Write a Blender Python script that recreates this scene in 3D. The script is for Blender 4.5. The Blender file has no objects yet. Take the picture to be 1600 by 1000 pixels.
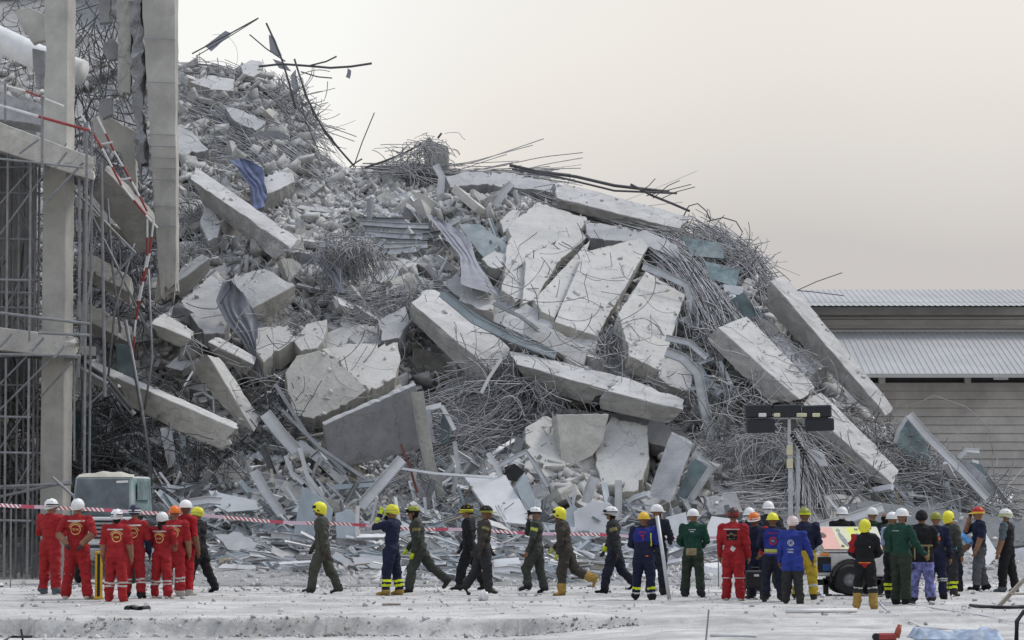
import bpy, bmesh, math, random
import numpy as np
from mathutils import Vector, Matrix, Euler
from mathutils.bvhtree import BVHTree

SC = bpy.context.scene
COL = SC.collection
R = math.radians
rng = np.random.default_rng(7)
random.seed(7)

# ------------------------------------------------------------------ camera
FPX = 5000.0                      # focal length in photograph pixels (1600 wide)
CAMZ = 1.6
PITCH = math.atan(300.0 / FPX)
cam_d = bpy.data.cameras.new('camera')
cam_d.sensor_fit = 'HORIZONTAL'
cam_d.sensor_width = 36.0
cam_d.lens = 36.0 * FPX / 1600.0
cam_d.clip_start = 0.5
cam_d.clip_end = 6000.0
cam = bpy.data.objects.new('camera', cam_d)
cam.location = (0, 0, CAMZ)
cam.rotation_euler = (R(90) + PITCH, 0, 0)
COL.objects.link(cam)
SC.camera = cam

# ------------------------------------------------------------------ sky and sun
SUN_EL, SUN_AZ = R(52), R(62)     # azimuth clockwise from +Y (the view direction) towards +X
world = bpy.data.worlds.new('World')
SC.world = world
world.use_nodes = True
wn, wl = world.node_tree.nodes, world.node_tree.links
wn.clear()
w_out = wn.new('ShaderNodeOutputWorld')
w_bg = wn.new('ShaderNodeBackground')
w_sky = wn.new('ShaderNodeTexSky')
w_sky.sky_type = 'NISHITA'
w_sky.sun_disc = False
w_sky.sun_elevation = SUN_EL
w_sky.sun_rotation = SUN_AZ
w_sky.air_density = 1.2
w_sky.dust_density = 3.0
w_scale = wn.new('ShaderNodeVectorMath'); w_scale.operation = 'SCALE'; w_scale.inputs['Scale'].default_value = 0.14
wl.new(w_sky.outputs[0], w_scale.inputs[0])
w_tc = wn.new('ShaderNodeTexCoord')
w_sep = wn.new('ShaderNodeSeparateXYZ')
wl.new(w_tc.outputs['Generated'], w_sep.inputs[0])
# high thin overcast: almost opaque towards the horizon, thinner overhead
w_el = wn.new('ShaderNodeMapRange'); w_el.interpolation_type = 'SMOOTHSTEP'
w_el.inputs['From Min'].default_value = 0.12; w_el.inputs['From Max'].default_value = 0.85
w_el.inputs['To Min'].default_value = 0.97; w_el.inputs['To Max'].default_value = 0.70
wl.new(w_sep.outputs['Z'], w_el.inputs['Value'])
# drifting smoke and dust in the overcast
w_map = wn.new('ShaderNodeMapping'); w_map.inputs['Scale'].default_value = (1, 1, 1.9)
w_map.inputs['Rotation'].default_value = (0, R(-24), 0); w_map.inputs['Location'].default_value = (3.13, 0.4, 1.72)
wl.new(w_tc.outputs['Generated'], w_map.inputs['Vector'])
w_no = wn.new('ShaderNodeTexNoise'); w_no.inputs['Scale'].default_value = 4.2
w_no.inputs['Detail'].default_value = 1.5; w_no.inputs['Roughness'].default_value = 0.35
wl.new(w_map.outputs[0], w_no.inputs['Vector'])
w_rm = wn.new('ShaderNodeValToRGB')
e = w_rm.color_ramp.elements
e[0].position = 0.33; e[0].color = (0.970, 0.965, 0.940, 1)
e[1].position = 0.70; e[1].color = (0.600, 0.570, 0.555, 1)
m_ = w_rm.color_ramp.elements.new(0.50); m_.color = (0.845, 0.805, 0.745, 1)
# the smoke hangs to the right of the heap and lies thickest near the horizon there
w_sx = wn.new('ShaderNodeMapRange'); w_sx.interpolation_type = 'SMOOTHSTEP'
w_sx.inputs['From Min'].default_value = -0.14; w_sx.inputs['From Max'].default_value = 0.10; w_sx.inputs['To Max'].default_value = 0.28
wl.new(w_sep.outputs['X'], w_sx.inputs['Value'])
w_sz = wn.new('ShaderNodeMapRange'); w_sz.interpolation_type = 'SMOOTHSTEP'
w_sz.inputs['From Min'].default_value = 0.03; w_sz.inputs['From Max'].default_value = 0.16; w_sz.inputs['To Min'].default_value = 2.2; w_sz.inputs['To Max'].default_value = 0.85
wl.new(w_sep.outputs['Z'], w_sz.inputs['Value'])
w_sm = wn.new('ShaderNodeMath'); w_sm.operation = 'MULTIPLY'; wl.new(w_sx.outputs[0], w_sm.inputs[0]); wl.new(w_sz.outputs[0], w_sm.inputs[1])
w_na = wn.new('ShaderNodeMath'); w_na.operation = 'MULTIPLY_ADD'; w_na.inputs[1].default_value = 0.45; w_na.inputs[2].default_value = 0.05
wl.new(w_no.outputs['Fac'], w_na.inputs[0])
w_ad = wn.new('ShaderNodeMath'); w_ad.operation = 'ADD'; wl.new(w_na.outputs[0], w_ad.inputs[0]); wl.new(w_sm.outputs[0], w_ad.inputs[1])
wl.new(w_ad.outputs[0], w_rm.inputs[0])
# an overcast is brighter and bluer overhead than at the horizon
w_z = wn.new('ShaderNodeMapRange'); w_z.interpolation_type = 'SMOOTHSTEP'
w_z.inputs['From Min'].default_value = 0.15; w_z.inputs['From Max'].default_value = 0.80
wl.new(w_sep.outputs['Z'], w_z.inputs['Value'])
w_hi = wn.new('ShaderNodeMix'); w_hi.data_type = 'RGBA'; w_hi.inputs[7].default_value = (0.98, 1.10, 1.32, 1)
wl.new(w_z.outputs[0], w_hi.inputs[0]); wl.new(w_rm.outputs[0], w_hi.inputs[6])
w_mix = wn.new('ShaderNodeMix'); w_mix.data_type = 'RGBA'
wl.new(w_el.outputs[0], w_mix.inputs[0])
wl.new(w_scale.outputs[0], w_mix.inputs[6])
wl.new(w_hi.outputs[2], w_mix.inputs[7])
wl.new(w_mix.outputs[2], w_bg.inputs['Color'])
w_bg.inputs['Strength'].default_value = 1.0
wl.new(w_bg.outputs[0], w_out.inputs[0])

sun_d = bpy.data.lights.new('sun', 'SUN')
sun_d.energy = 2.0
sun_d.angle = R(14)
sun_d.color = (1.0, 0.95, 0.88)
sun = bpy.data.objects.new('sun', sun_d)
sdir = Vector((math.sin(SUN_AZ) * math.cos(SUN_EL), math.cos(SUN_AZ) * math.cos(SUN_EL), math.sin(SUN_EL)))
sun.rotation_euler = sdir.to_track_quat('Z', 'Y').to_euler()
sun.location = (40, 40, 60)
COL.objects.link(sun)

vs = SC.view_settings
vs.view_transform = 'Standard'; vs.look = 'None'; vs.gamma = 1.0
vs.exposure = 0.0
vs.use_curve_mapping = False

# ------------------------------------------------------------------ pixel <-> place
_cp, _sp = math.cos(PITCH), math.sin(PITCH)
def PV(px, py, Y):
    """points seen at photograph pixels (arrays) that stand Y metres in front of the camera"""
    px = np.asarray(px, float); py = np.asarray(py, float); Y = np.asarray(Y, float)
    dx = (px - 800.0) / FPX; dz = (500.0 - py) / FPX
    d1 = _cp - dz * _sp; d2 = _sp + dz * _cp
    t = Y / d1
    return np.stack(np.broadcast_arrays(dx * t, Y, CAMZ + d2 * t), -1)
def P(px, py, Y):
    return Vector(PV(px, py, Y))
def s_at(Y):
    return FPX / Y

# ------------------------------------------------------------------ noise
def _hash(i, j, k, seed):
    n = (i * 73856093) ^ (j * 19349663) ^ (k * 83492791) ^ (seed * 2654435)
    n = (n ^ (n >> 13)) * 1274126177
    n = n & 0x7fffffff
    n = (n ^ (n >> 16)) & 0xffff
    return n / 32767.5 - 1.0
def vnoise(p, scale=1.0, seed=0):
    p = np.asarray(p, float) * scale
    i = np.floor(p).astype(np.int64); f = p - i
    f = f * f * (3 - 2 * f)
    r = 0
    for a in (0, 1):
        for b in (0, 1):
            for c in (0, 1):
                w = (f[..., 0] if a else 1 - f[..., 0]) * (f[..., 1] if b else 1 - f[..., 1]) * (f[..., 2] if c else 1 - f[..., 2])
                r = r + w * _hash(i[..., 0] + a, i[..., 1] + b, i[..., 2] + c, seed)
    return r
def fbm(p, scale=1.0, seed=0, octs=3):
    r = 0; a = 1.0
    for o in range(octs):
        r = r + a * vnoise(p, scale * 2 ** o, seed + o * 17); a *= 0.5
    return r

# ------------------------------------------------------------------ materials
MATS = {}
def mat(name, col=(0.5, 0.5, 0.5), rough=0.85, var=0.25, vscale=3.0, stain=0.0, bump=0.3, bscale=30.0, bdist=0.02,
        dust=0.0, island=0.0, metal=0.0, spec=0.3, dust_toplight_col=(0.50, 0.498, 0.495), alpha=1.0, trans=0.0, dustlo=0.35, dusthi=0.95, crack=0.0):
    if name in MATS: return MATS[name]
    m = bpy.data.materials.new(name); m.use_nodes = True
    n, l = m.node_tree.nodes, m.node_tree.links
    b = n['Principled BSDF']
    b.inputs['Roughness'].default_value = rough
    b.inputs['Metallic'].default_value = metal
    b.inputs['Specular IOR Level'].default_value = spec
    if trans: b.inputs['Transmission Weight'].default_value = trans
    if alpha < 1: b.inputs['Alpha'].default_value = alpha
    geo = n.new('ShaderNodeNewGeometry')
    no = n.new('ShaderNodeTexNoise'); no.inputs['Scale'].default_value = vscale; no.inputs['Detail'].default_value = 6; no.inputs['Roughness'].default_value = 0.62
    l.new(geo.outputs['Position'], no.inputs['Vector'])
    mr = n.new('ShaderNodeMapRange'); mr.inputs['From Min'].default_value = 0.3; mr.inputs['From Max'].default_value = 0.7
    mr.inputs['To Min'].default_value = 1 - var; mr.inputs['To Max'].default_value = 1 + var * 0.6
    l.new(no.outputs['Fac'], mr.inputs['Value'])
    val = mr.outputs[0]
    if stain:
        n2 = n.new('ShaderNodeTexNoise'); n2.inputs['Scale'].default_value = vscale * 0.27; n2.inputs['Detail'].default_value = 8; n2.inputs['Roughness'].default_value = 0.7
        l.new(geo.outputs['Position'], n2.inputs['Vector'])
        m2 = n.new('ShaderNodeMapRange'); m2.inputs['From Min'].default_value = 0.42; m2.inputs['From Max'].default_value = 0.62
        m2.inputs['To Min'].default_value = 1 - stain; m2.inputs['To Max'].default_value = 1.0
        l.new(n2.outputs['Fac'], m2.inputs['Value'])
        mu = n.new('ShaderNodeMath'); mu.operation = 'MULTIPLY'
        l.new(val, mu.inputs[0]); l.new(m2.outputs[0], mu.inputs[1]); val = mu.outputs[0]
    if island:
        m3 = n.new('ShaderNodeMapRange'); m3.inputs['To Min'].default_value = 1 - island; m3.inputs['To Max'].default_value = 1 + island * 0.7
        l.new(geo.outputs['Random Per Island'], m3.inputs['Value'])
        mu = n.new('ShaderNodeMath'); mu.operation = 'MULTIPLY'
        l.new(val, mu.inputs[0]); l.new(m3.outputs[0], mu.inputs[1]); val = mu.outputs[0]
    sc = n.new('ShaderNodeVectorMath'); sc.operation = 'SCALE'; sc.inputs[0].default_value = col
    l.new(val, sc.inputs['Scale'])
    out = sc.outputs[0]
    if dust:  # dust on upturned faces; over dark concrete also paints tops lit, fronts shaded
        sx = n.new('ShaderNodeSeparateXYZ'); l.new(geo.outputs['True Normal'], sx.inputs[0])
        nd = n.new('ShaderNodeTexNoise'); nd.inputs['Scale'].default_value = 2.3; nd.inputs['Detail'].default_value = 7
        l.new(geo.outputs['Position'], nd.inputs['Vector'])
        ad = n.new('ShaderNodeMath'); ad.operation = 'MULTIPLY_ADD'; ad.inputs[1].default_value = 0.9
        l.new(nd.outputs['Fac'], ad.inputs[0]); 
        sb = n.new('ShaderNodeMath'); sb.operation = 'SUBTRACT'; sb.inputs[1].default_value = 0.45
        l.new(sx.outputs['Z'], sb.inputs[0]); l.new(sb.outputs[0], ad.inputs[2])
        dr = n.new('ShaderNodeMapRange'); dr.inputs['From Min'].default_value = dustlo; dr.inputs['From Max'].default_value = dusthi
        dr.inputs['To Max'].default_value = dust
        l.new(ad.outputs[0], dr.inputs['Value'])
        mx = n.new('ShaderNodeMix'); mx.data_type = 'RGBA'; mx.inputs[7].default_value = (*dust_toplight_col, 1)
        l.new(dr.outputs[0], mx.inputs[0]); l.new(out, mx.inputs[6]); out = mx.outputs[2]
    if crack:
        nw = n.new('ShaderNodeTexNoise'); nw.inputs['Scale'].default_value = 1.7; nw.inputs['Detail'].default_value = 5
        l.new(geo.outputs['Position'], nw.inputs['Vector'])
        vm = n.new('ShaderNodeVectorMath'); vm.operation = 'MULTIPLY_ADD'; vm.inputs[1].default_value = (.9, .9, .9)
        l.new(nw.outputs['Color'], vm.inputs[0]); l.new(geo.outputs['Position'], vm.inputs[2])
        vo = n.new('ShaderNodeTexVoronoi'); vo.feature = 'DISTANCE_TO_EDGE'; vo.inputs['Scale'].default_value = .45
        l.new(vm.outputs[0], vo.inputs['Vector'])
        cr_ = n.new('ShaderNodeMapRange'); cr_.inputs['From Min'].default_value = .002; cr_.inputs['From Max'].default_value = .009; cr_.inputs['To Min'].default_value = 1 - crack; cr_.inputs['To Max'].default_value = 1
        l.new(vo.outputs['Distance'], cr_.inputs['Value'])
        # pitting and exposed aggregate in patches
        np_ = n.new('ShaderNodeTexNoise'); np_.inputs['Scale'].default_value = 26; np_.inputs['Detail'].default_value = 3
        l.new(geo.outputs['Position'], np_.inputs['Vector'])
        pr_ = n.new('ShaderNodeMapRange'); pr_.inputs['From Min'].default_value = .30; pr_.inputs['From Max'].default_value = .42; pr_.inputs['To Min'].default_value = .78; pr_.inputs['To Max'].default_value = 1
        l.new(np_.outputs['Fac'], pr_.inputs['Value'])
        mm_ = n.new('ShaderNodeMath'); mm_.operation = 'MULTIPLY'; l.new(cr_.outputs[0], mm_.inputs[0]); l.new(pr_.outputs[0], mm_.inputs[1])
        s2 = n.new('ShaderNodeVectorMath'); s2.operation = 'SCALE'; l.new(out, s2.inputs[0]); l.new(mm_.outputs[0], s2.inputs['Scale']); out = s2.outputs[0]
    l.new(out, b.inputs['Base Color'])
    if bump:
        nb = n.new('ShaderNodeTexNoise'); nb.inputs['Scale'].default_value = bscale; nb.inputs['Detail'].default_value = 6; nb.inputs['Roughness'].default_value = 0.65
        l.new(geo.outputs['Position'], nb.inputs['Vector'])
        bp = n.new('ShaderNodeBump'); bp.inputs['Strength'].default_value = bump; bp.inputs['Distance'].default_value = bdist
        l.new(nb.outputs['Fac'], bp.inputs['Height']); l.new(bp.outputs[0], b.inputs['Normal'])
    MATS[name] = m
    return m

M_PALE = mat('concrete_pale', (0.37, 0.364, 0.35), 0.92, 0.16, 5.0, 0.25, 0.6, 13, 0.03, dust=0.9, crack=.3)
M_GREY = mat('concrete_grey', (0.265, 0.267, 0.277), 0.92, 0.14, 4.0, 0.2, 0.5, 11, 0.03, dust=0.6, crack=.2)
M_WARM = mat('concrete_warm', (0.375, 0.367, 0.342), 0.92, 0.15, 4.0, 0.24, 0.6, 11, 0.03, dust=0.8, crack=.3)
M_COLM = mat('column_concrete', (0.45, 0.442, 0.410), 0.9, 0.18, 1.3, 0.28, 0.5, 14, 0.02, dust=0.3)
M_CRM = mat('concrete_cream', (0.47, 0.46, 0.425), 0.92, 0.15, 4.0, 0.2, 0.6, 11, 0.03, dust=0.7, crack=.25)
M_RUB = mat('rubble', (0.48, 0.475, 0.465), 0.95, 0.15, 5.0, 0.0, 0.0, 22, 0.03, dust=0.5, island=0.35)
M_LUMP = mat('broken_concrete', (0.42, 0.415, 0.40), 0.95, 0.25, 6.0, 0.25, 0.6, 16, 0.03, dust=0.5)
M_MOUND = mat('mound_debris_shade', (0.27, 0.268, 0.265), 0.97, 0.35, 3.0, 0.3, 1.0, 6, 0.12, dust=0.45)  # core colour darkened to stand for shade in crevices between the pieces
M_REBAR = mat('rebar', (0.27, 0.27, 0.28), 0.8, 0.3, 4.0, 0, 0, island=0.6, spec=0.35, dust=0.45)
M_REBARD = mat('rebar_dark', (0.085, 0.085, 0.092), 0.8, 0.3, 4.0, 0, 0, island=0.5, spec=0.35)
M_ALU = mat('aluminium', (0.50, 0.52, 0.545), 0.5, 0.16, 6.0, 0.18, 0.15, 20, 0.01, dust=0.45, metal=0.25, spec=0.5)
M_ALUG = mat('aluminium_grey', (0.27, 0.28, 0.295), 0.55, 0.2, 6.0, 0.2, 0.15, 20, 0.01, dust=0.5, metal=0.2, spec=0.5)
M_SHEET = mat('sheet_white', (0.60, 0.61, 0.63), 0.6, 0.12, 3.0, 0.15, 0.2, 12, 0.01, dust=0.5, spec=0.4)
M_GLASS = mat('green_glass', (0.20, 0.275, 0.285), 0.3, 0.45, 5.0, 0.45, 0.2, 8, 0.02, dust=0.55, spec=0.5)
M_GLASSD = mat('dark_glass', (0.075, 0.115, 0.12), 0.3, 0.4, 3.0, 0.3, 0.2, 8, 0.02, dust=0.35, spec=0.5)
M_BLUEP = mat('blue_panel', (0.34, 0.395, 0.43), 0.5, 0.15, 3.0, 0.2, 0.2, 12, 0.01, dust=0.6, spec=0.4)
M_STEEL = mat('scaffold_steel', (0.22, 0.225, 0.235), 0.55, 0.3, 5.0, 0, 0.1, 30, 0.005, metal=0.3, island=0.2, dust=0.3)
M_WHITE = mat('white_paint', (0.64, 0.64, 0.64), 0.5, 0.10, 4.0, 0.12, 0.1, 20, 0.005, spec=0.4)
M_RED = mat('red_paint', (0.30, 0.045, 0.045), 0.6, 0.25, 8.0, 0.2, 0.1, 20, 0.005, spec=0.4)
M_BLACK = mat('black_rubber', (0.018, 0.018, 0.02), 0.7, 0.3, 8.0, 0, 0.2, 30, 0.005, dust=0.25)
M_TARP = mat('grey_tarp', (0.25, 0.255, 0.285), 0.8, 0.18, 3.0, 0.15, 0.25, 20, 0.01)
M_BTARP = mat('blue_tarp', (0.10, 0.125, 0.22), 0.7, 0.35, 5.0, 0.3, 0.25, 20, 0.01)
M_WOOD = mat('weathered_wood', (0.34, 0.30, 0.24), 0.85, 0.25, 8.0, 0.2, 0.3, 30, 0.01, dust=0.4)

# ------------------------------------------------------------------ object helpers
def link(name, me, material=None, parent=None):
    o = bpy.data.objects.new(name, me)
    COL.objects.link(o)
    if material is not None:
        for mm in (material if isinstance(material, (list, tuple)) else [material]): me.materials.append(mm)
    if parent is not None: o.parent = parent
    return o
def tag(o, label=None, cat=None, group=None, kind=None):
    if label: o['label'] = label
    if cat: o['category'] = cat
    if group: o['group'] = group
    if kind: o['kind'] = kind
    elif cat: o['kind'] = 'thing'
    return o
def empty(name, loc=(0, 0, 0), rz=0.0):
    o = bpy.data.objects.new(name, None)
    o.location = loc; o.rotation_euler = (0, 0, rz); o.empty_display_size = 0.3
    COL.objects.link(o)
    return o
def mesh(name, V, F):
    me = bpy.data.meshes.new(name)
    V = np.asarray(V, float)
    if isinstance(F, np.ndarray):
        nv = F.shape[1]
        me.vertices.add(len(V)); me.vertices.foreach_set('co', V.astype(np.float32).ravel())
        me.loops.add(F.size); me.loops.foreach_set('vertex_index', F.astype(np.int32).ravel())
        me.polygons.add(len(F)); me.polygons.foreach_set('loop_start', np.arange(0, F.size, nv, dtype=np.int32))
        me.update(calc_edges=True); me.validate()
    else:
        me.from_pydata([tuple(v) for v in V], [], [tuple(f) for f in F]); me.update()
    return me
def smooth(me, on=True):
    me.polygons.foreach_set('use_smooth', np.full(len(me.polygons), on)); me.update()
class MB:
    """collects vertices and faces for one mesh"""
    def __init__(s): s.v = []; s.f = []; s.m = []
    def add(s, V, F, mi=0):
        o = len(s.v); s.v += [tuple(v) for v in V]; s.f += [tuple(i + o for i in f) for f in F]; s.m += [mi] * len(F)
    def box(s, c, d, rot=None, mi=0):
        c = Vector(c); V = []
        for x in (-.5, .5):
            for y in (-.5, .5):
                for z in (-.5, .5):
                    p = Vector((x * d[0], y * d[1], z * d[2]))
                    if rot is not None: p = rot @ p
                    V.append(c + p)
        s.add(V, [(0, 1, 3, 2), (4, 6, 7, 5), (0, 4, 5, 1), (2, 3, 7, 6), (0, 2, 6, 4), (1, 5, 7, 3)], mi)
    def tube(s, pts, r, n=8, mi=0, caps=True):
        pts = [Vector(p) for p in pts]
        rr = r if isinstance(r, (list, tuple)) else [r] * len(pts)
        V = []; F = []
        up = Vector((0.13, 0.21, 0.97))
        for i, p in enumerate(pts):
            t = (pts[min(i + 1, len(pts) - 1)] - pts[max(i - 1, 0)]).normalized()
            a = t.cross(up)
            if a.length < 0.15: a = t.cross(Vector((1, 0.1, 0)))
            a.normalize(); b = t.cross(a)
            for k in range(n):
                an = 2 * math.pi * k / n
                V.append(p + (a * math.cos(an) + b * math.sin(an)) * rr[i])
        for i in range(len(pts) - 1):
            for k in range(n):
                F.append((i * n + k, i * n + (k + 1) % n, (i + 1) * n + (k + 1) % n, (i + 1) * n + k))
        if caps:
            F.append(tuple(range(n))[::-1]); F.append(tuple(range((len(pts) - 1) * n, len(pts) * n)))
        s.add(V, F, mi)
    def lathe(s, prof, n=16, c=(0, 0, 0), mi=0, axis='z'):
        V = []; F = []
        for (r, z) in prof:
            for k in range(n):
                a = 2 * math.pi * k / n
                p = (r * math.cos(a), r * math.sin(a), z)
                if axis == 'x': p = (p[2], p[0], p[1])
                if axis == 'y': p = (p[0], p[2], p[1])
                V.append((p[0] + c[0], p[1] + c[1], p[2] + c[2]))
        for i in range(len(prof) - 1):
            for k in range(n):
                F.append((i * n + k, i * n + (k + 1) % n, (i + 1) * n + (k + 1) % n, (i + 1) * n + k))
        s.add(V, F, mi)
    def build(s, name, material=None, parent=None, sm=False, bevel=0.0):
        me = bpy.data.meshes.new(name)
        me.from_pydata(s.v, [], s.f)
        me.polygons.foreach_set('material_index', s.m)
        bm = bmesh.new(); bm.from_mesh(me)
        bmesh.ops.recalc_face_normals(bm, faces=bm.faces)
        if bevel:
            bmesh.ops.bevel(bm, geom=[ed for ed in bm.edges if len(ed.link_faces) == 2 and ed.calc_face_angle(0) > 0.6], offset=bevel, segments=1, affect='EDGES')
        bm.to_mesh(me); bm.free()
        if sm: smooth(me)
        me.update()
        return link(name, me, material, parent)

# ------------------------------------------------------------------ ground
def gz(x, y):
    """height of the dusty yard: a broken concrete apron edge crosses the foreground on the left"""
    x = np.asarray(x, float); y = np.asarray(y, float)
    p = np.stack(np.broadcast_arrays(x, y, np.zeros_like(x + y)), -1)
    edge = 48.2 + 0.16 * vnoise(p, 0.7, 3) + 0.07 * vnoise(p, 3.0, 4) + 0.05 * vnoise(p, 8.0, 14)
    step = np.clip((edge - y) / (0.10 + 0.12 * vnoise(p, 1.6, 9)).clip(0.035), 0, 1)
    left = np.clip((2.6 - x) / 3.0, 0, 1); left = left * left * (3 - 2 * left)
    z = -0.26 * step * (0.25 + 0.75 * left)
    z = z + 0.020 * vnoise(p, 0.35, 5) + 0.014 * vnoise(p, 1.7, 6) + 0.010 * vnoise(p, 5.0, 7) + 0.012 * np.abs(vnoise(p, 9.0, 8)) * np.clip((y - 50) / 10, 0.3, 1)
    z = z * np.clip((400 - np.abs(y)) / 200, 0, 1)
    return z
def ground_at(px, py):
    Y = 8000.0 / max(py - 800.0, 20)
    for _ in range(12):
        q = PV(px, py, Y)
        g = float(gz(q[0], q[1]))
        Y = 5000.0 * (CAMZ - g) / max((py - 800.0), 5) if py > 805 else Y
    q = PV(px, py, Y)
    return Vector((q[0], q[1], float(gz(q[0], q[1]))))

xs = np.concatenate([[-3000, -800, -300, -120, -60, -30], np.arange(-16, 16.01, 0.07), [30, 60, 120, 300, 800, 3000]])
ys = np.concatenate([[-300, -40, 0, 20, 32, 38], np.arange(41, 51, 0.06), np.arange(51, 78, 0.12), [80, 90, 110, 150, 250, 500, 1500, 5000]])
gx, gy_ = np.meshgrid(xs, ys)
V = np.stack([gx, gy_, gz(gx, gy_)], -1).reshape(-1, 3)
nx, ny = len(xs), len(ys)
idx = np.arange(nx * ny).reshape(ny, nx)
Fq = np.stack([idx[:-1, :-1], idx[:-1, 1:], idx[1:, 1:], idx[1:, :-1]], -1).reshape(-1, 4)
M_GROUND = mat('dusty_ground', (0.540, 0.528, 0.510), 0.97, 0.22, 1.6, 0.32, 0.9, 9.0, 0.04, spec=0.15)
go = link('ground', mesh('ground', V, Fq), M_GROUND); smooth(go.data); tag(go, kind='structure')
# ------------------------------------------------------------------ the heap of rubble
_py = np.array([0, 100, 200, 300, 400, 500, 600, 700, 780, 840, 870, 900, 916, 1000.0])
_yy = np.array([107, 102, 97, 92, 87.5, 83.5, 81, 79, 77, 75, 73, 70.5, 69, 64.0])
CAV = [(740, 640, 120, 60, 2.4), (600, 690, 60, 50, 1.5), (425, 600, 60, 60, 1.6), (900, 665, 130, 34, 2.2), (990, 705, 45, 70, 3.2),
       (1170, 640, 80, 60, 2.0), (190, 650, 110, 130, 1.0), (330, 620, 80, 60, 1.2), (1230, 700, 60, 60, 1.5), (1240, 560, 60, 40, 1.5),
       (500, 490, 70, 40, 1.6), (690, 560, 60, 60, 1.5), (960, 540, 40, 50, 1.0), (250, 720, 120, 60, .8), (1000, 430, 60, 50, 0.8)]
def MYs(px, py):
    px = np.asarray(px, float); py = np.asarray(py, float)
    Y = np.interp(py, _py, _yy)
    lo = np.clip((300 - px) / 160, 0, 1); Y = Y + lo * lo * (3 - 2 * lo) * np.interp(py, [700, 916], [3.0, 9.0])
    hi = np.clip((px - 1180) / 220, 0, 1); Y = Y + hi * 3.0
    return Y
def MY(px, py):
    Y = MYs(px, py)
    px = np.asarray(px, float); py = np.asarray(py, float)
    for (cx, cy, rx, ry, d) in CAV:
        q = ((px - cx) / rx) ** 2 + ((py - cy) / ry) ** 2
        Y = Y + d * np.exp(-q)
    p = PV(px, py, Y)
    amp = np.interp(py, [700, 840, 910], [1.0, 0.45, 0.12])
    Y = Y + amp * (0.75 * vnoise(p, 0.45, 21) + 0.45 * vnoise(p, 1.1, 22) + 0.20 * vnoise(p, 2.7, 23) + 0.10 * vnoise(p, 6.0, 24))
    return Y
CREST = np.array([(-80, -70), (215, -60), (262, 60), (280, 98), (340, 104), (400, 112), (440, 135), (475, 190), (492, 235), (540, 262), (600, 270), (650, 268),
                  (700, 276), (800, 276), (870, 290), (960, 318), (1060, 352), (1120, 376), (1180, 424), (1230, 490), (1290, 570), (1340, 628),
                  (1400, 690), (1460, 742), (1520, 770), (1570, 792), (1660, 806)], float)
def crest(px): return np.interp(px, CREST[:, 0], CREST[:, 1])
def surf(px, py, off=0.0):
    """place on the heap seen at pixel, off metres towards the viewer"""
    return PV(px, py, MY(px, py) - off)

us = np.arange(-80, 1661, 6.0); nv = 135
cr = crest(us) + 5 * vnoise(np.stack([us * 0.03, us * 0, us * 0], -1), 1.0, 31)
tt = np.linspace(0, 1, nv)
PYg = 920 + (cr[None, :] - 920) * tt[:, None]
PXg = np.broadcast_to(us[None, :], PYg.shape)
Vm = PV(PXg, PYg, MY(PXg, PYg))
top = Vm[-1]
back = []
for k in range(1, 7):                      # the far side of the heap falls away behind the crest
    b = top.copy(); b[:, 1] += 2.6 * k; b[:, 2] = top[:, 2] * (1 - (k / 6.0) ** 1.4) - 0.35 * k * (k < 6)
    back.append(b)
Vm = np.concatenate([Vm, np.array(back)], 0)
Vm[0, :, 2] -= 0.6
nr = Vm.shape[0]
idx = np.arange(nr * len(us)).reshape(nr, len(us))
Fm = np.stack([idx[:-1, :-1], idx[:-1, 1:], idx[1:, 1:], idx[1:, :-1]], -1).reshape(-1, 4)
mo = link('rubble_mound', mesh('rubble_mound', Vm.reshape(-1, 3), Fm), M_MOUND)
tag(mo, kind='structure')

# ---- chunk prototypes
def chunk_proto(n, ax, seed):
    r = np.random.default_rng(seed)
    bm = bmesh.new()
    sh = r.uniform(-.45, .45, 3)
    base = [np.array((x, y, z), float) for x in (-1, 1) for y in (-1, 1) for z in (-1, 1)]
    for p in base:                       # a broken box: corners knocked about, some split
        p = p * r.uniform(.72, 1.0, 3)
        if r.uniform() < .16: p = p * np.array([.35, .8, .9])
        p = p * np.array(ax); p = p + np.array([sh[0] * p[1] + sh[1] * p[2], sh[2] * p[2], 0])
        bm.verts.new(p)

    bmesh.ops.convex_hull(bm, input=bm.verts[:])
    for v in [v for v in bm.verts if not v.link_faces]: bm.verts.remove(v)
    bmesh.ops.triangulate(bm, faces=bm.faces)
    bm.verts.index_update()
    V = np.array([v.co for v in bm.verts]); F = np.array([[v.index for v in f.verts] for f in bm.faces])
    bm.free()
    return V * 0.5, F
PROTO = [chunk_proto(n, ax, 100 + i) for i, (n, ax) in enumerate(
    [(14, (.8, .7, .5)), (12, (.9, .7, .4)), (11, (1, .8, .22)), (12, (.9, .5, .35)), (13, (.8, .8, .6)), (10, (1, .7, .16)), (11, (1, .45, .25)), (12, (.8, .9, .3)), (9, (.9, .7, .45)), (10, (1.2, .3, .16))])]
def rotm(n):
    q = rng.normal(size=(n, 4)); q /= np.linalg.norm(q, axis=1)[:, None]
    w, x, y, z = q.T
    return np.stack([np.stack([1 - 2 * (y * y + z * z), 2 * (x * y - z * w), 2 * (x * z + y * w)], -1),
                     np.stack([2 * (x * y + z * w), 1 - 2 * (x * x + z * z), 2 * (y * z - x * w)], -1),
                     np.stack([2 * (x * z - y * w), 2 * (y * z + x * w), 1 - 2 * (x * x + y * y)], -1)], 1)
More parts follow.
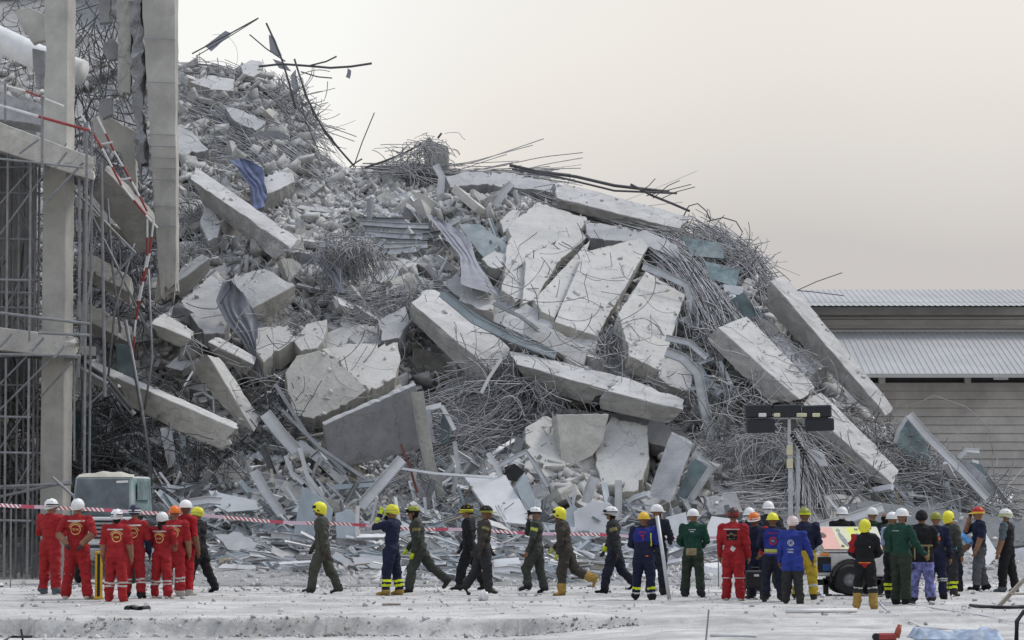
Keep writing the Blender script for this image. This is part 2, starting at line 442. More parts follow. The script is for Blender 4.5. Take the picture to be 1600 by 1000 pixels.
def scatter_mesh(name, C, S, material, label=None, kind='stuff', cat=None, protos=PROTO):
    Vs, Fs, o = [], [], 0
    k = rng.integers(0, len(protos), len(C))
    for j, (pv, pf) in enumerate(protos):
        s = k == j; n = int(s.sum())
        if not n: continue
        M = rotm(n)
        W = np.einsum('nij,vj->nvi', M, pv) * S[s][:, None, None] + C[s][:, None, :]
        Vs.append(W.reshape(-1, 3)); Fs.append((pf[None] + (np.arange(n) * len(pv))[:, None, None] + o).reshape(-1, 3)); o += n * len(pv)
    ob = link(name, mesh(name, np.concatenate(Vs), np.concatenate(Fs)), material)
    tag(ob, label, cat, kind=kind)
    return ob
def sample_px(n, x0, x1, y0, y1, f=None):
    px = rng.uniform(x0, x1, n); py = rng.uniform(y0, y1, n)
    k = py > crest(px) + 3
    px, py = px[k], py[k]
    if f is not None:
        k = rng.uniform(0, 1, len(px)) < f(px, py); px, py = px[k], py[k]
    return px, py

# small rubble everywhere on the heap
a = [sample_px(30000, -60, 1560, 80, 915), sample_px(14000, 430, 830, 265, 480), sample_px(2500, 510, 700, 690, 800), sample_px(2500, 830, 1080, 690, 800),
     sample_px(2600, 780, 920, 300, 480), sample_px(3500, 440, 1600, 830, 912)]
px = np.concatenate([q[0] for q in a]); py = np.concatenate([q[1] for q in a])
S = (0.045 + 0.34 * rng.uniform(0, 1, len(px)) ** 4.5) * np.interp(py, [640, 760], [1.0, .62])
C = surf(px, py, 0.02 + 0.2 * S)
k = C[:, 2] > gz(C[:, 0], C[:, 1]) - 0.05
scatter_mesh('rubble', C[k], S[k], M_RUB, 'small broken concrete rubble covering the whole collapsed heap', cat='rubble')
# crushed mid-sized pieces packed between the big ones
a = [sample_px(2600, -60, 1480, 90, 760), sample_px(500, 285, 490, 110, 280), sample_px(500, 280, 660, 380, 640), sample_px(400, 820, 1100, 560, 780)]
px = np.concatenate([q[0] for q in a]); py = np.concatenate([q[1] for q in a])
S = 0.20 + 0.55 * rng.uniform(0, 1, len(px)) ** 2.2
scatter_mesh('crushed_concrete', surf(px, py, .12 + .25 * S), S, M_LUMP, 'crushed mid-sized pieces of concrete packed through the heap', cat='rubble', protos=[PROTO[i] for i in (2, 3, 5, 6, 7, 9, 1)])
# grit and small stones on the yard
n = 5200
gxp = rng.uniform(-14, 14, n); gyp = 44 + 28 * rng.uniform(0, 1, n) ** 0.6
S = 0.018 + 0.10 * rng.uniform(0, 1, n) ** 9 + 0.05 * (gyp > 64) * rng.uniform(0, 1, n) ** 2
ex = rng.uniform(-14, 2, 900)
gxp = np.concatenate([gxp, ex]); gyp = np.concatenate([gyp, 48.0 + rng.normal(0, 0.28, 900)]); S = np.concatenate([S, 0.02 + 0.09 * rng.uniform(0, 1, 900) ** 5])
C = np.stack([gxp, gyp, gz(gxp, gyp) + 0.15 * S], -1)
M_GRIT = mat('yard_grit', (0.43, 0.43, 0.435), 0.95, 0.2, 5.0, 0.0, 0.4, 22, 0.02, dust=0.5, island=0.5)
M_DIRT = mat('brown_dirt', (0.26, 0.235, 0.205), 0.97, 0.3, 6.0, 0.0, 0.3, 22, 0.02, island=0.4)
ex = rng.uniform(-14, 2.2, 1500); ey = 48.05 + rng.normal(0, 0.10, 1500); es = 0.015 + 0.05 * rng.uniform(0, 1, 1500) ** 3
kx = vnoise(np.stack([ex, ex * 0, ex * 0], -1), .8, 77) > -.1; ex, ey, es = ex[kx], ey[kx], es[kx]
scatter_mesh('dirt', np.stack([ex, ey, gz(ex, ey) + .2 * es], -1), es, M_DIRT, 'crumbs of brown dirt along the broken edge of the apron', cat='dirt')
scatter_mesh('grit', C, S, M_GRIT, 'loose grit and pebbles strewn over the dusty yard', cat='grit')

# larger chunks that can be told apart
CH_REG = [(440, 660, 285, 440, 42, 'pale angular concrete lump lying on the rubble slope above the centre', 0.22, 0.5),
          (660, 830, 290, 400, 26, 'pale concrete lump among flat scrap below the central crest', 0.2, 0.42),
          (280, 440, 330, 560, 26, 'grey concrete lump wedged between the leaning slabs beside the standing pillar', 0.25, 0.6),
          (120, 290, 300, 720, 26, 'grey concrete lump hanging in the bars behind the scaffolding', 0.25, 0.65),
          (440, 640, 400, 560, 24, 'broken concrete lump in the tangle above the big pale block', 0.22, 0.5),
          (500, 690, 690, 790, 26, 'rounded rubble lump under the smooth grey wall slab', 0.18, 0.4),
          (820, 1010, 640, 800, 30, 'rubble lump below the long horizontal beams', 0.2, 0.5),
          (1060, 1300, 560, 790, 26, 'grey rubble lump among the bars behind the light tower', 0.2, 0.5),
          (1280, 1560, 690, 850, 20, 'grey rubble lump at the foot of the right-hand slope', 0.2, 0.45),
          (280, 480, 120, 300, 20, 'concrete lump in the bars of the upper left peak', 0.3, 0.6),
          (230, 560, 760, 900, 22, 'pale concrete lump among scrap metal behind the red overalls', 0.15, 0.35),
          (560, 1140, 840, 905, 30, 'pale concrete lump at the foot of the heap behind the walkers', 0.12, 0.32)]
ORD = 'first second third fourth fifth sixth seventh eighth ninth tenth eleventh twelfth thirteenth fourteenth fifteenth sixteenth seventeenth eighteenth nineteenth twentieth'.split()
def nth(i): return ORD[i] if i < 20 else ('twenty-' + ORD[i - 20] if i < 29 else ('thirtieth' if i == 29 else 'thirty-' + ORD[i - 30]))
def number_off(items):
    """items: (object, pixel x, look words, place words); counts alike ones from the left"""
    by = {}
    for it in items: by.setdefault((it[2], it[3]), []).append(it)
    for (look, place), L in by.items():
        L.sort(key=lambda t: t[1])
        for i, it in enumerate(L):
            it[0]['label'] = (look + ', ' + nth(i) + ' from left ' + place) if len(L) > 1 else look + ' ' + place
proto_me = [mesh('concrete_lump', v, f) for v, f in PROTO]
for m_ in proto_me: m_.materials.append(M_LUMP)
for (x0, x1, y0, y1, n, lab, s0, s1) in CH_REG:
    cx, cy = sample_px(n * 2, x0, x1, y0, y1); cx, cy = cx[:n], cy[:n]
    sz = s0 + (s1 - s0) * rng.uniform(0, 1, len(cx)) ** 1.5
    cc = surf(cx, cy, 0.22 * sz); items = []
    look, place = lab.split(' lump ')
    for c, s, x in zip(cc, sz, cx):
        o = bpy.data.objects.new('concrete_lump', random.choice(proto_me[:9])); COL.objects.link(o)
        o.location = c; o.rotation_euler = (random.uniform(-.9, .9), random.uniform(-.9, .9), random.uniform(0, 6.28)); o.scale = (s * 1.25, s * 1.25, s * 1.25)
        tag(o, lab, 'concrete lump', place)
        f = (s - s0) / (s1 - s0); items.append((o, x, ('small ' if f < .12 else 'large ' if f > .5 else 'middling ') + look.replace('lump', '').strip() + ' lump', place))
    number_off(items)
# flat broken pieces of floor slab lying every way on the heap
def plate_proto(seed):
    r = np.random.default_rng(seed); n = int(r.integers(5, 8)); a = np.sort(r.uniform(0, 6.283, n)) if False else np.arange(n) * 6.283 / n + r.uniform(-.3, .3, n)
    rad = r.uniform(.6, 1.0, n); x, y = rad * np.cos(a) * .62, rad * np.sin(a) * .42; t = r.uniform(.05, .11)
    V = [(x[i], y[i], t) for i in range(n)] + [(x[i] * r.uniform(.95, 1.08), y[i] * r.uniform(.95, 1.08), 0) for i in range(n)] + [(x[i] * r.uniform(.9, 1.0), y[i] * r.uniform(.9, 1.0), -t) for i in range(n)]
    F = [tuple(range(n)), tuple(range(2 * n, 3 * n))[::-1]]
    for i in range(n):
        j = (i + 1) % n
        for q in (0, n): F.append((q + j, q + i, q + n + i, q + n + j))
    return mesh('slab_fragment', V, F)
plate_me = []
for i in range(14):
    m_ = plate_proto(300 + i); fix_n = m_; m_.materials.append((M_PALE, M_CRM, M_LUMP, M_GREY)[i % 4]); plate_me.append(m_)
PL_REG = [(440, 680, 300, 460, 31, 'on the rubble slope above the centre'), (660, 840, 300, 450, 20, 'around the long grey cloth'), (280, 450, 330, 620, 28, 'between the leaning beams at left'), (120, 280, 280, 700, 26, 'behind the scaffold'),
          (450, 660, 400, 560, 23, 'around the tangle left of centre'), (640, 830, 560, 790, 23, 'in the hollow under the sloping beam'), (820, 1040, 560, 800, 26, 'under the horizontal beams'), (1040, 1200, 400, 660, 20, 'right of the leaning slab stack'),
          (1130, 1330, 560, 790, 23, 'around the light tower mast'), (1300, 1560, 680, 840, 20, 'at the foot of the right-hand slope'), (290, 480, 110, 300, 17, 'on the upper left peak'), (230, 560, 640, 800, 23, 'above the scrap at left'), (860, 1080, 330, 480, 11, 'near the crest beam')]
for (x0, x1, y0, y1, n, place) in PL_REG:
    cx, cy = sample_px(n * 2, x0, x1, y0, y1); cx, cy = cx[:n], cy[:n]; items = []
    sz = .55 + 1.25 * rng.uniform(0, 1, len(cx)) ** 1.7; cc = surf(cx, cy, .12 + .1 * sz)
    for c, s, x in zip(cc, sz, cx):
        k = random.randrange(14); o = bpy.data.objects.new('slab_fragment', plate_me[k]); COL.objects.link(o)
        o.location = c; o.rotation_euler = Euler((random.gauss(.75, .45), random.gauss(0, .5), random.uniform(-.9, .9)), 'XYZ'); o.scale = (s, s, s)
        tag(o, 'x', 'slab fragment', 'slab fragments ' + place)
        items.append((o, x, ('big ' if s > 1.05 else 'small ') + ('grey', 'pale')[k % 4 != 3] + ' broken slab fragment', place))
    number_off(items)

# ------------------------------------------------------------------ beams and slabs
def rough_prism(c0, c1, seglen=0.22, rough=0.012, br=(0.0, 0.0), ch=0.02, seed=0):
    """closed prism between two four-cornered ends with chipped edges; br: how ragged each end is (m)"""
    c0 = np.array(c0, float); c1 = np.array(c1, float)
    L = np.linalg.norm(c1.mean(0) - c0.mean(0)); ns = max(3, int(L / seglen))
    def ring(c):
        pts = []
        for i in range(4):
            a, b = c[i], c[(i + 1) % 4]; w = max(np.linalg.norm(b - a), 1e-4); f = min(ch / w, 0.2)
            for t in (f, 0.3, 0.5, 0.7, 1 - f): pts.append(a + (b - a) * t)
        return np.array(pts)
    r0, r1 = ring(c0), ring(c1); n = len(r0)
    T = np.linspace(0, 1, ns + 1)
    G = r0[None] + (r1 - r0)[None] * T[:, None, None]
    ax = (c1.mean(0) - c0.mean(0)) / max(L, 1e-6)
    r = np.random.default_rng(seed + 5)
    for e, amp, sg in ((0, br[0], 1), (-1, br[1], -1)):
        if amp:
            nn = vnoise(G[e] + seed, 3.0, seed) * 0.7 + vnoise(G[e] + seed, 9.0, seed + 1) * 0.5
            G[e] = G[e] + ax * (nn * amp + sg * 0.0)[:, None]
            ctr = G[e].mean(0); G[e] = ctr + (G[e] - ctr) * (1 - 0.10 * r.uniform(0, 1, n))[:, None]
            # chips along the neighbouring edges
    N = np.stack([vnoise(G, 4.0, seed + 11), vnoise(G, 4.0, seed + 12), vnoise(G, 4.0, seed + 13)], -1) * rough
    N2 = np.stack([vnoise(G, 14.0, seed + 14), vnoise(G, 14.0, seed + 15), vnoise(G, 14.0, seed + 16)], -1) * rough * 0.6
    G = G + N + N2
    # chipped long edges: pull corner columns inwards where the noise is high
    cen = G.mean(1, keepdims=True)
    for i in range(4):
        for col in (i * 5, (i * 5 - 1) % n):
            q = vnoise(G[:, col] + 3.3 * i, 2.2, seed + 40 + i) + 0.5 * vnoise(G[:, col], 6.0, seed + 45 + i)
            amt = np.clip(q - 0.35, 0, 1) * 0.22
            G[:, col] = G[:, col] + (cen[:, 0] - G[:, col]) * amt[:, None]
    V = G.reshape(-1, 3); F = []
    for i in range(ns):
        for k in range(n):
            F.append((i * n + k, i * n + (k + 1) % n, (i + 1) * n + (k + 1) % n, (i + 1) * n + k))
    V = list(V)
    for e, row, amp in ((0, 0, br[0]), (1, ns, br[1])):
        base = row * n; c = np.mean(V[base:base + n], 0)
        inner = len(V)
        for k in range(n):
            V.append(c + (V[base + k] - c) * 0.55 + ax * (r.normal() * 0.5 * amp) * (1 if e else -1))
        V.append(c + ax * r.normal() * 0.4 * amp)
        for k in range(n):
            q = (base + k, base + (k + 1) % n, inner + (k + 1) % n, inner + k); t = (inner + k, inner + (k + 1) % n, inner + n)
            if e == 0: q = q[::-1]; t = t[::-1]
            F.append(q); F.append(t)
    return np.array(V), F
def fix_normals(me):
    bm = bmesh.new(); bm.from_mesh(me); bmesh.ops.recalc_face_normals(bm, faces=bm.faces); bm.to_mesh(me); bm.free()
_seed = [50]; TOPS = []; FACES = []
def bar_mesh(name, Pl, rad, material, parent=None, sides=4, label=None, cat=None, kind=None, group=None):
    """Pl: (bars, points, 3)"""
    Pl = np.asarray(Pl, float)
    B, N, _ = Pl.shape
    T = np.gradient(Pl, axis=1); T /= np.linalg.norm(T, axis=2, keepdims=True) + 1e-9
    up = np.array([0.31, 0.25, 0.92]); A = np.cross(T, up); nA = np.linalg.norm(A, axis=2, keepdims=True)
    A = np.where(nA < 0.1, np.cross(T, np.array([1.0, 0.2, 0])), A); A /= np.linalg.norm(A, axis=2, keepdims=True) + 1e-9
    Bv = np.cross(T, A)
    rad = np.broadcast_to(np.asarray(rad, float), (B,))
    an = np.arange(sides) * 2 * np.pi / sides
    V = Pl[:, :, None] + rad[:, None, None, None] * (A[:, :, None] * np.cos(an)[None, None, :, None] + Bv[:, :, None] * np.sin(an)[None, None, :, None])
    i = np.arange(B * N * sides).reshape(B, N, sides); j = np.roll(i, -1, 2)
    F = np.stack([i[:, :-1], j[:, :-1], j[:, 1:], i[:, 1:]], -1).reshape(-1, 4)
    me = mesh(name, V.reshape(-1, 3), F); smooth(me)
    o = link(name, me, material, parent)
    tag(o, label, cat, group, kind)
    return o
def stubs(parent, c, ax, n=7, ln=0.5, spread=0.2):
    """bars sticking out of a broken end"""
    c = np.array(c); ax = np.array(ax)
    Q = []
    for k in range(n):
        s = c.mean(0) + (c[rng.integers(0, 4)] - c.mean(0)) * rng.uniform(0.3, 0.85)
        d = ax + rng.normal(0, 0.45, 3); d /= np.linalg.norm(d)
        l_ = ln * rng.uniform(0.4, 1.3); bend = rng.normal(0, 0.35, 3) + np.array([0, 0, -0.35])
        t = np.linspace(0, 1, 7)[:, None]
        Q.append(s - ax * 0.1 + d * l_ * t + bend * l_ * t ** 2)
    bar_mesh('rebar', Q, 0.013, M_REBAR, parent, kind='stuff')
def beam(name, label, A, B, C, m=M_PALE, Y=None, off=0.4, kA=0.6, dY=0.0, br=(0.18, 0.18), st=(0, 0), rough=0.016, cat='concrete beam', group=None, force=False):
    """A, B, C: pixel pairs of the lower-front, upper-front and upper-back edges; B stands nearest"""
    mx = (B[0][0] + B[1][0]) / 2; my = (B[0][1] + B[1][1]) / 2
    Y = float(MYs(mx, my)) - off if Y is None else (Y if force or mx < 292 else max(Y, float(MYs(mx, my)) - 1.7))
    ys_ = (Y - dY / 2, Y + dY / 2)
    cs = []
    for e in (0, 1):
        Yb = ys_[e]; s = s_at(Yb)
        b = PV(*B[e], Yb)
        # depth of the neighbouring edges from a squared cross-section tipped towards the viewer
        hA = math.hypot(A[e][0] - B[e][0], A[e][1] - B[e][1]) / s
        hC = math.hypot(C[e][0] - B[e][0], C[e][1] - B[e][1]) / s
        a_ = PV(*A[e], Yb + kA * hA); c_ = PV(*C[e], Yb + hC / kA)
        cs.append([a_, b, c_, a_ + c_ - b])
    TOPS.append((cs[0][1], cs[1][1], cs[1][2], cs[0][2]))
    _seed[0] += 7
    V, F = rough_prism(cs[0], cs[1], br=br, seed=_seed[0], rough=rough)
    me = mesh(name, V, F); fix_normals(me)
    o = link(name, me, m); tag(o, label, cat, group)
    ax = np.mean(cs[1], 0) - np.mean(cs[0], 0); ax /= np.linalg.norm(ax)
    if st[0]: stubs(o, cs[0], -ax, st[0])
    if st[1]: stubs(o, cs[1], ax, st[1])
    return o
def slab(name, label, poly, m=M_PALE, Y=None, off=0.4, gx=0.0, gy=0.012, thick=0.25, ragged=3.0, cat='concrete slab', group=None, bev=0.012, chip=0.03, st=0, force=False):
    """poly: pixel outline of the broad face; gx, gy: how its depth grows per pixel to the right / upwards"""
    q = np.array(poly, float); c = q.mean(0)
    Y = float(MYs(*c)) - off if Y is None else (Y if force or c[0] < 292 else max(Y, float(MYs(*c)) - 1.5))
    if not force and gy > 0 and cat in ('concrete slab', 'concrete block') and c[1] < 720 and c[0] > 292:
        yt, yb = q[:, 1].min(), q[:, 1].max()       # a plate lies along the slope it fell on
        gy = max(gy, 0.8 * float(MYs(c[0], yt) - MYs(c[0], yb)) / max(yb - yt, 5))
    _seed[0] += 3
    pts = []
    n = len(q)
    for i in range(n):
        a, b = q[i], q[(i + 1) % n]; L = np.linalg.norm(b - a); k = max(1, int(L / 6))
        for j in range(k): pts.append(a + (b - a) * j / k)
    pts = np.array(pts)
    if ragged:
        z = np.zeros(len(pts)); pn = np.stack([pts[:, 0], pts[:, 1], z], -1)
        rr_ = np.random.default_rng(_seed[0])
        dv = c - pts; dv /= np.linalg.norm(dv, axis=1, keepdims=True) + 1e-6
        bite = (rr_.uniform(0, 1, len(pts)) < .17) * rr_.uniform(.2, 1.5, len(pts)) + rr_.uniform(-.25, .25, len(pts))
        amt = .35 + .65 * (vnoise(pn, 0.03, _seed[0]) > -.1)
        pts = pts + (dv * (bite * amt)[:, None] + rr_.normal(0, .10, pts.shape)) * ragged
    Yp = Y + gx * (pts[:, 0] - c[0]) + gy * (c[1] - pts[:, 1])
    W = PV(pts[:, 0], pts[:, 1], Yp)
    # plane normal pointing away from the viewer
    o0 = PV(c[0], c[1], Y); u = PV(c[0] + 40, c[1], Y + gx * 40) - o0; v = PV(c[0], c[1] - 40, Y + gy * 40) - o0
    nrm = np.cross(u, v); nrm /= np.linalg.norm(nrm)
    if nrm[1] < 0: nrm = -nrm
    if cat in ('concrete slab', 'concrete block'): FACES.append((W, o0, nrm))
    bm = bmesh.new()
    f = [bm.verts.new(w) for w in W]
    jit = vnoise(W, 5.0, _seed[0])[:, None] * chip
    ctr = W.mean(0)
    mid = [bm.verts.new(w + nrm * thick * 0.5 + (w - ctr) / (np.linalg.norm(w - ctr) + 1e-6) * (0.5 * j + chip * 0.3)) for w, j in zip(W, jit)]
    g = [bm.verts.new(w + nrm * thick * (1 + 0.15 * float(j)) + (w - ctr) / (np.linalg.norm(w - ctr) + 1e-6) * j) for w, j in zip(W, jit)]
    F0 = bm.faces.new(f); F1 = bm.faces.new(g[::-1])
    for i in range(len(f)):
        j = (i + 1) % len(f)
        bm.faces.new((f[j], f[i], mid[i], mid[j])); bm.faces.new((mid[j], mid[i], g[i], g[j]))
    bmesh.ops.recalc_face_normals(bm, faces=bm.faces)
    if bev: bmesh.ops.bevel(bm, geom=list(F0.edges), offset=bev, segments=1, affect='EDGES')
    bmesh.ops.triangulate(bm, faces=[f for f in bm.faces if len(f.verts) > 4])
    me = bpy.data.meshes.new(name); bm.to_mesh(me); bm.free()
    ob = link(name, me, m); tag(ob, label, cat, group)
    if st:
        k = rng.integers(0, len(W), 4); stubs(ob, W[k] + nrm * thick * .5, (0, -0.3, -0.7), st, 0.6)
    return ob

# --- the big pieces, left to right
beam('concrete_beam', 'long pale beam sloping down right beside the top of the standing pillar', [(322, 326), (430, 406)], [(298, 280), (456, 388)], [(306, 260), (466, 372)], Y=87.4, force=True, kA=.5, dY=-3, br=(.2, .05))
beam('concrete_beam', 'pale beam stub with a thick dusty face leaning right of the cab', [(296, 576), (372, 662)], [(325, 553), (397, 676)], [(345, 558), (407, 654)], M_CRM, Y=77.3, kA=1.0, dY=-1.2, br=(.08, .04))
beam('concrete_block', 'short pale block resting on top of the leaning warm grey beam', [(330, 550), (384, 588)], [(326, 534), (396, 570)], [(345, 527), (402, 558)], M_PALE, Y=77.2, kA=.6, br=(.08, .03), cat='concrete block')
beam('concrete_beam', 'long warm grey beam sloping from the scaffold towards the scrap', [(200, 634), (350, 708)], [(182, 590), (366, 668)], [(190, 583), (371, 661)], M_CRM, Y=77.6, kA=.35, dY=-1.5, br=(.1, .15))
beam('concrete_beam', 'pale beam end poking out behind the lower ledge', [(118, 590), (176, 616)], [(120, 566), (190, 594)], [(126, 556), (195, 584)], M_WARM, Y=79.0, kA=.35, br=(.08, .12))
beam('concrete_beam', 'grey beam leaning behind the tall broken pillar', [(140, 300), (216, 398)], [(166, 266), (252, 362)], [(174, 260), (260, 354)], M_WARM, Y=80.4, kA=.5, br=(.15, .1))
beam('concrete_block', 'pale broken block with bars spilling from its right end', [(244, 526), (282, 544)], [(238, 506), (298, 530)], [(256, 488), (303, 516)], M_WARM, Y=78.5, kA=.7, br=(.1, .1), st=(0, 14), cat='concrete block')
beam('concrete_block', 'tilted pale block at the foot of the tall pillar', [(284, 470), (330, 424)], [(268, 448), (328, 404)], [(258, 436), (316, 396)], M_WARM, Y=81.0, kA=.5, br=(.08, .08), cat='concrete block')
slab('concrete_block', 'small pale lump of slab beside the tall pillar below the long beam', [(318, 322), (330, 326), (346, 348), (340, 370), (326, 376), (312, 350)], M_PALE, Y=85.0, thick=.5, cat='concrete block')
beam('concrete_slab', 'broad pale slab with a grey cloth draped over its front', [(346, 530), (460, 474)], [(346, 508), (461, 446)], [(284, 462), (410, 418)], M_CRM, Y=80.5, kA=.55, br=(.15, .1), cat='concrete slab')
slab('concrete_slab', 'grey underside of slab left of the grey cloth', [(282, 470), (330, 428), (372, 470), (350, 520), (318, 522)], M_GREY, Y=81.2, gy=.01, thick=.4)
slab('concrete_block', 'jagged pale block under the broad slab end', [(398, 512), (450, 508), (462, 530), (430, 552), (412, 566), (400, 548)], M_CRM, Y=80.2, gy=.01, thick=.6, cat='concrete block')
slab('concrete_block', 'broken slab edge above the big pale block', [(458, 532), (478, 506), (512, 498), (508, 528), (496, 544), (470, 548)], M_CRM, Y=80.8, thick=.5, ragged=5, cat='concrete block')
slab('concrete_slab', 'big flat pale block face with small holes, tilted at left centre', [(446, 582), (463, 556), (500, 548), (531, 563), (552, 590), (574, 610), (540, 632), (490, 654), (462, 650), (452, 622)], M_CRM, Y=79.0, force=True, gx=.002, gy=.008, thick=.7, ragged=3.5)
slab('concrete_block', 'crumbled ribbed block with exposed bars beside the big pale block', [(502, 545), (540, 538), (622, 534), (626, 562), (618, 588), (582, 612), (560, 598), (530, 566)], M_CRM, Y=79.9, gx=.004, thick=.8, ragged=6, chip=.08, cat='concrete block', st=14)
slab('wall_slab', 'smooth dark grey wall slab standing in rubble at lower centre', [(507, 664), (560, 640), (650, 601), (657, 650), (662, 700), (600, 716), (548, 728), (512, 712)], M_GREY, force=True, Y=77.3, gx=.004, gy=-.004, thick=.3, ragged=1.5)
# centre and right
beam('concrete_beam', 'long white-topped beam sloping down right at the centre', [(636, 494), (748, 604)], [(641, 472), (770, 581)], [(680, 449), (800, 545)], M_PALE, Y=79.2, kA=.6, dY=-1.5, br=(.12, .1), st=(12, 0))
beam('concrete_beam', 'left half of the broken horizontal white-topped beam below the centre', [(826, 598), (921, 634)], [(806, 568), (946, 609)], [(796, 547), (972, 588)], M_PALE, Y=77.7, kA=.6, dY=-.4, br=(.06, .14), st=(8, 10))
beam('concrete_beam', 'right half of the broken horizontal white-topped beam below the centre', [(938, 640), (1046, 664)], [(950, 611), (1066, 640)], [(968, 586), (1072, 624)], M_PALE, Y=77.3, kA=.6, dY=-.3, br=(.14, .05), st=(10, 0))
beam('concrete_beam', 'white beam lying along the crest of the heap', [(876, 326), (1052, 372)], [(868, 309), (1062, 358)], [(866, 281), (1078, 339)], M_PALE, Y=88.5, kA=.6, dY=-.6, br=(.2, .1), st=(10, 10))
slab('concrete_slab', 'topmost broken slab in the leaning stack under the crest', [(816, 474), (822, 400), (905, 357), (918, 370), (872, 410), (836, 468)], M_CRM, Y=84.6, gx=.010, gy=.016, thick=.35, ragged=4, chip=.06)
slab('concrete_slab', 'thin narrow slab second in the leaning stack under the crest', [(834, 468), (922, 374), (916, 404), (866, 497), (846, 486)], M_CRM, Y=83.9, gx=.010, gy=.015, thick=.25, ragged=3, chip=.05)
slab('concrete_slab', 'broad pale slab third in the leaning stack under the crest', [(866, 503), (914, 393), (1003, 371), (1013, 385), (933, 525)], M_CRM, Y=83.1, gx=.009, gy=.015, thick=.4, ragged=2.0)
slab('concrete_slab', 'pale slab right of the leaning stack with bars below it', [(966, 490), (1009, 424), (1071, 460), (1033, 580), (984, 556)], M_CRM, Y=82.0, gx=.008, gy=.012, thick=.45, ragged=2.2)
slab('concrete_block', 'pale lower block at the right end of the bar grid', [(1032, 562), (1056, 556), (1086, 574), (1078, 612), (1048, 604), (1030, 590)], M_PALE, Y=80.4, gx=.01, gy=.008, thick=.5, cat='concrete block')
slab('concrete_block', 'white tile-like block above the long sloping beam', [(717, 470), (724, 440), (748, 446), (774, 468), (771, 488), (744, 482)], M_PALE, Y=80.0, gy=.012, thick=.35, ragged=1.5, cat='concrete block')
slab('wall_board', 'white rectangular panel lying above the horizontal beam', [(817, 522), (820, 497), (868, 516), (919, 543), (912, 571), (868, 548)], M_PALE, Y=79.6, gy=.014, thick=.18, ragged=1.2, cat='panel')
slab('concrete_slab', 'small pale slab under the drooping grey cloth', [(752, 404), (772, 392), (806, 402), (790, 416), (768, 420)], M_PALE, Y=85.0, gy=.02, thick=.3)
slab('concrete_block', 'tilted pale block on the slope left of the stacked slabs', [(780, 345), (800, 326), (814, 330), (806, 350), (786, 364)], M_WARM, Y=87.2, thick=.5, cat='concrete block')
beam('concrete_beam', 'longest white-topped beam at the right reaching towards the warehouse', [(1196, 480), (1345, 634)], [(1200, 434), (1386, 650)], [(1226, 430), (1397, 637)], M_PALE, Y=81.7, force=True, kA=.75, dY=-2.0, br=(.15, .1), st=(8, 0))
beam('concrete_beam', 'wide white-topped beam sloping behind the light tower lamps', [(1103, 530), (1204, 632)], [(1122, 512), (1251, 626)], [(1168, 494), (1273, 602)], M_PALE, Y=80.0, kA=.6, dY=-1.2, br=(.1, .08), st=(14, 6))
beam('concrete_beam', 'white-topped beam sloping down at the right of the light tower', [(1236, 650), (1352, 752)], [(1252, 630), (1390, 752)], [(1284, 612), (1408, 736)], M_PALE, Y=79.2, kA=.6, dY=-1.0, br=(.1, .25), st=(6, 12))
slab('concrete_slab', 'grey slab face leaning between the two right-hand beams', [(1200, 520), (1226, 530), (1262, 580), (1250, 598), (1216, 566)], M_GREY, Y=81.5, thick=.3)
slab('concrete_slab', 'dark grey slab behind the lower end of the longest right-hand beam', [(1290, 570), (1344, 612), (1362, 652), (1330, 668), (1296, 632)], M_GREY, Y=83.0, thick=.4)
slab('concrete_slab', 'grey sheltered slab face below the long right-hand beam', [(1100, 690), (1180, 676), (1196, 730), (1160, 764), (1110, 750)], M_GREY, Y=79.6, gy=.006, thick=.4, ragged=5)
slab('concrete_slab', 'pale flat face under the left horizontal beam', [(870, 648), (952, 646), (942, 690), (926, 712), (878, 736)], M_CRM, Y=78.3, force=True, gx=.004, gy=.003, thick=.5, ragged=2.5)
slab('concrete_block', 'crumbled block face left of the flat face under the beams', [(822, 668), (850, 650), (886, 660), (884, 738), (846, 752), (820, 730)], M_CRM, Y=78.2, gx=.008, thick=.6, ragged=6, chip=.08, cat='concrete block', st=6)
slab('concrete_block', 'jagged block face right of the flat face under the beams', [(932, 684), (956, 652), (1012, 664), (1014, 716), (996, 766), (946, 772), (930, 724)], M_CRM, Y=78.4, thick=.6, ragged=5, chip=.07, cat='concrete block')
beam('concrete_slab', 'plain grey slab leaning right above the white hard hat', [(1012, 772), (1047, 676)], [(1046, 786), (1080, 694)], [(1052, 782), (1084, 692)], M_GREY, Y=75.8, kA=1.2, dY=1.2, br=(.04, .04), cat='concrete slab', rough=.006)
slab('concrete_slab', 'grey sloping slab half buried at the foot of the right-hand rubble', [(1298, 790), (1360, 782), (1420, 790), (1600, 812), (1640, 846), (1560, 856), (1400, 842), (1300, 822)], mat('grey_screed', (.21, .215, .225), .95, .15, 3.0, .2, .5, 10, .03), Y=75.5, gy=.016, thick=.3, ragged=4)
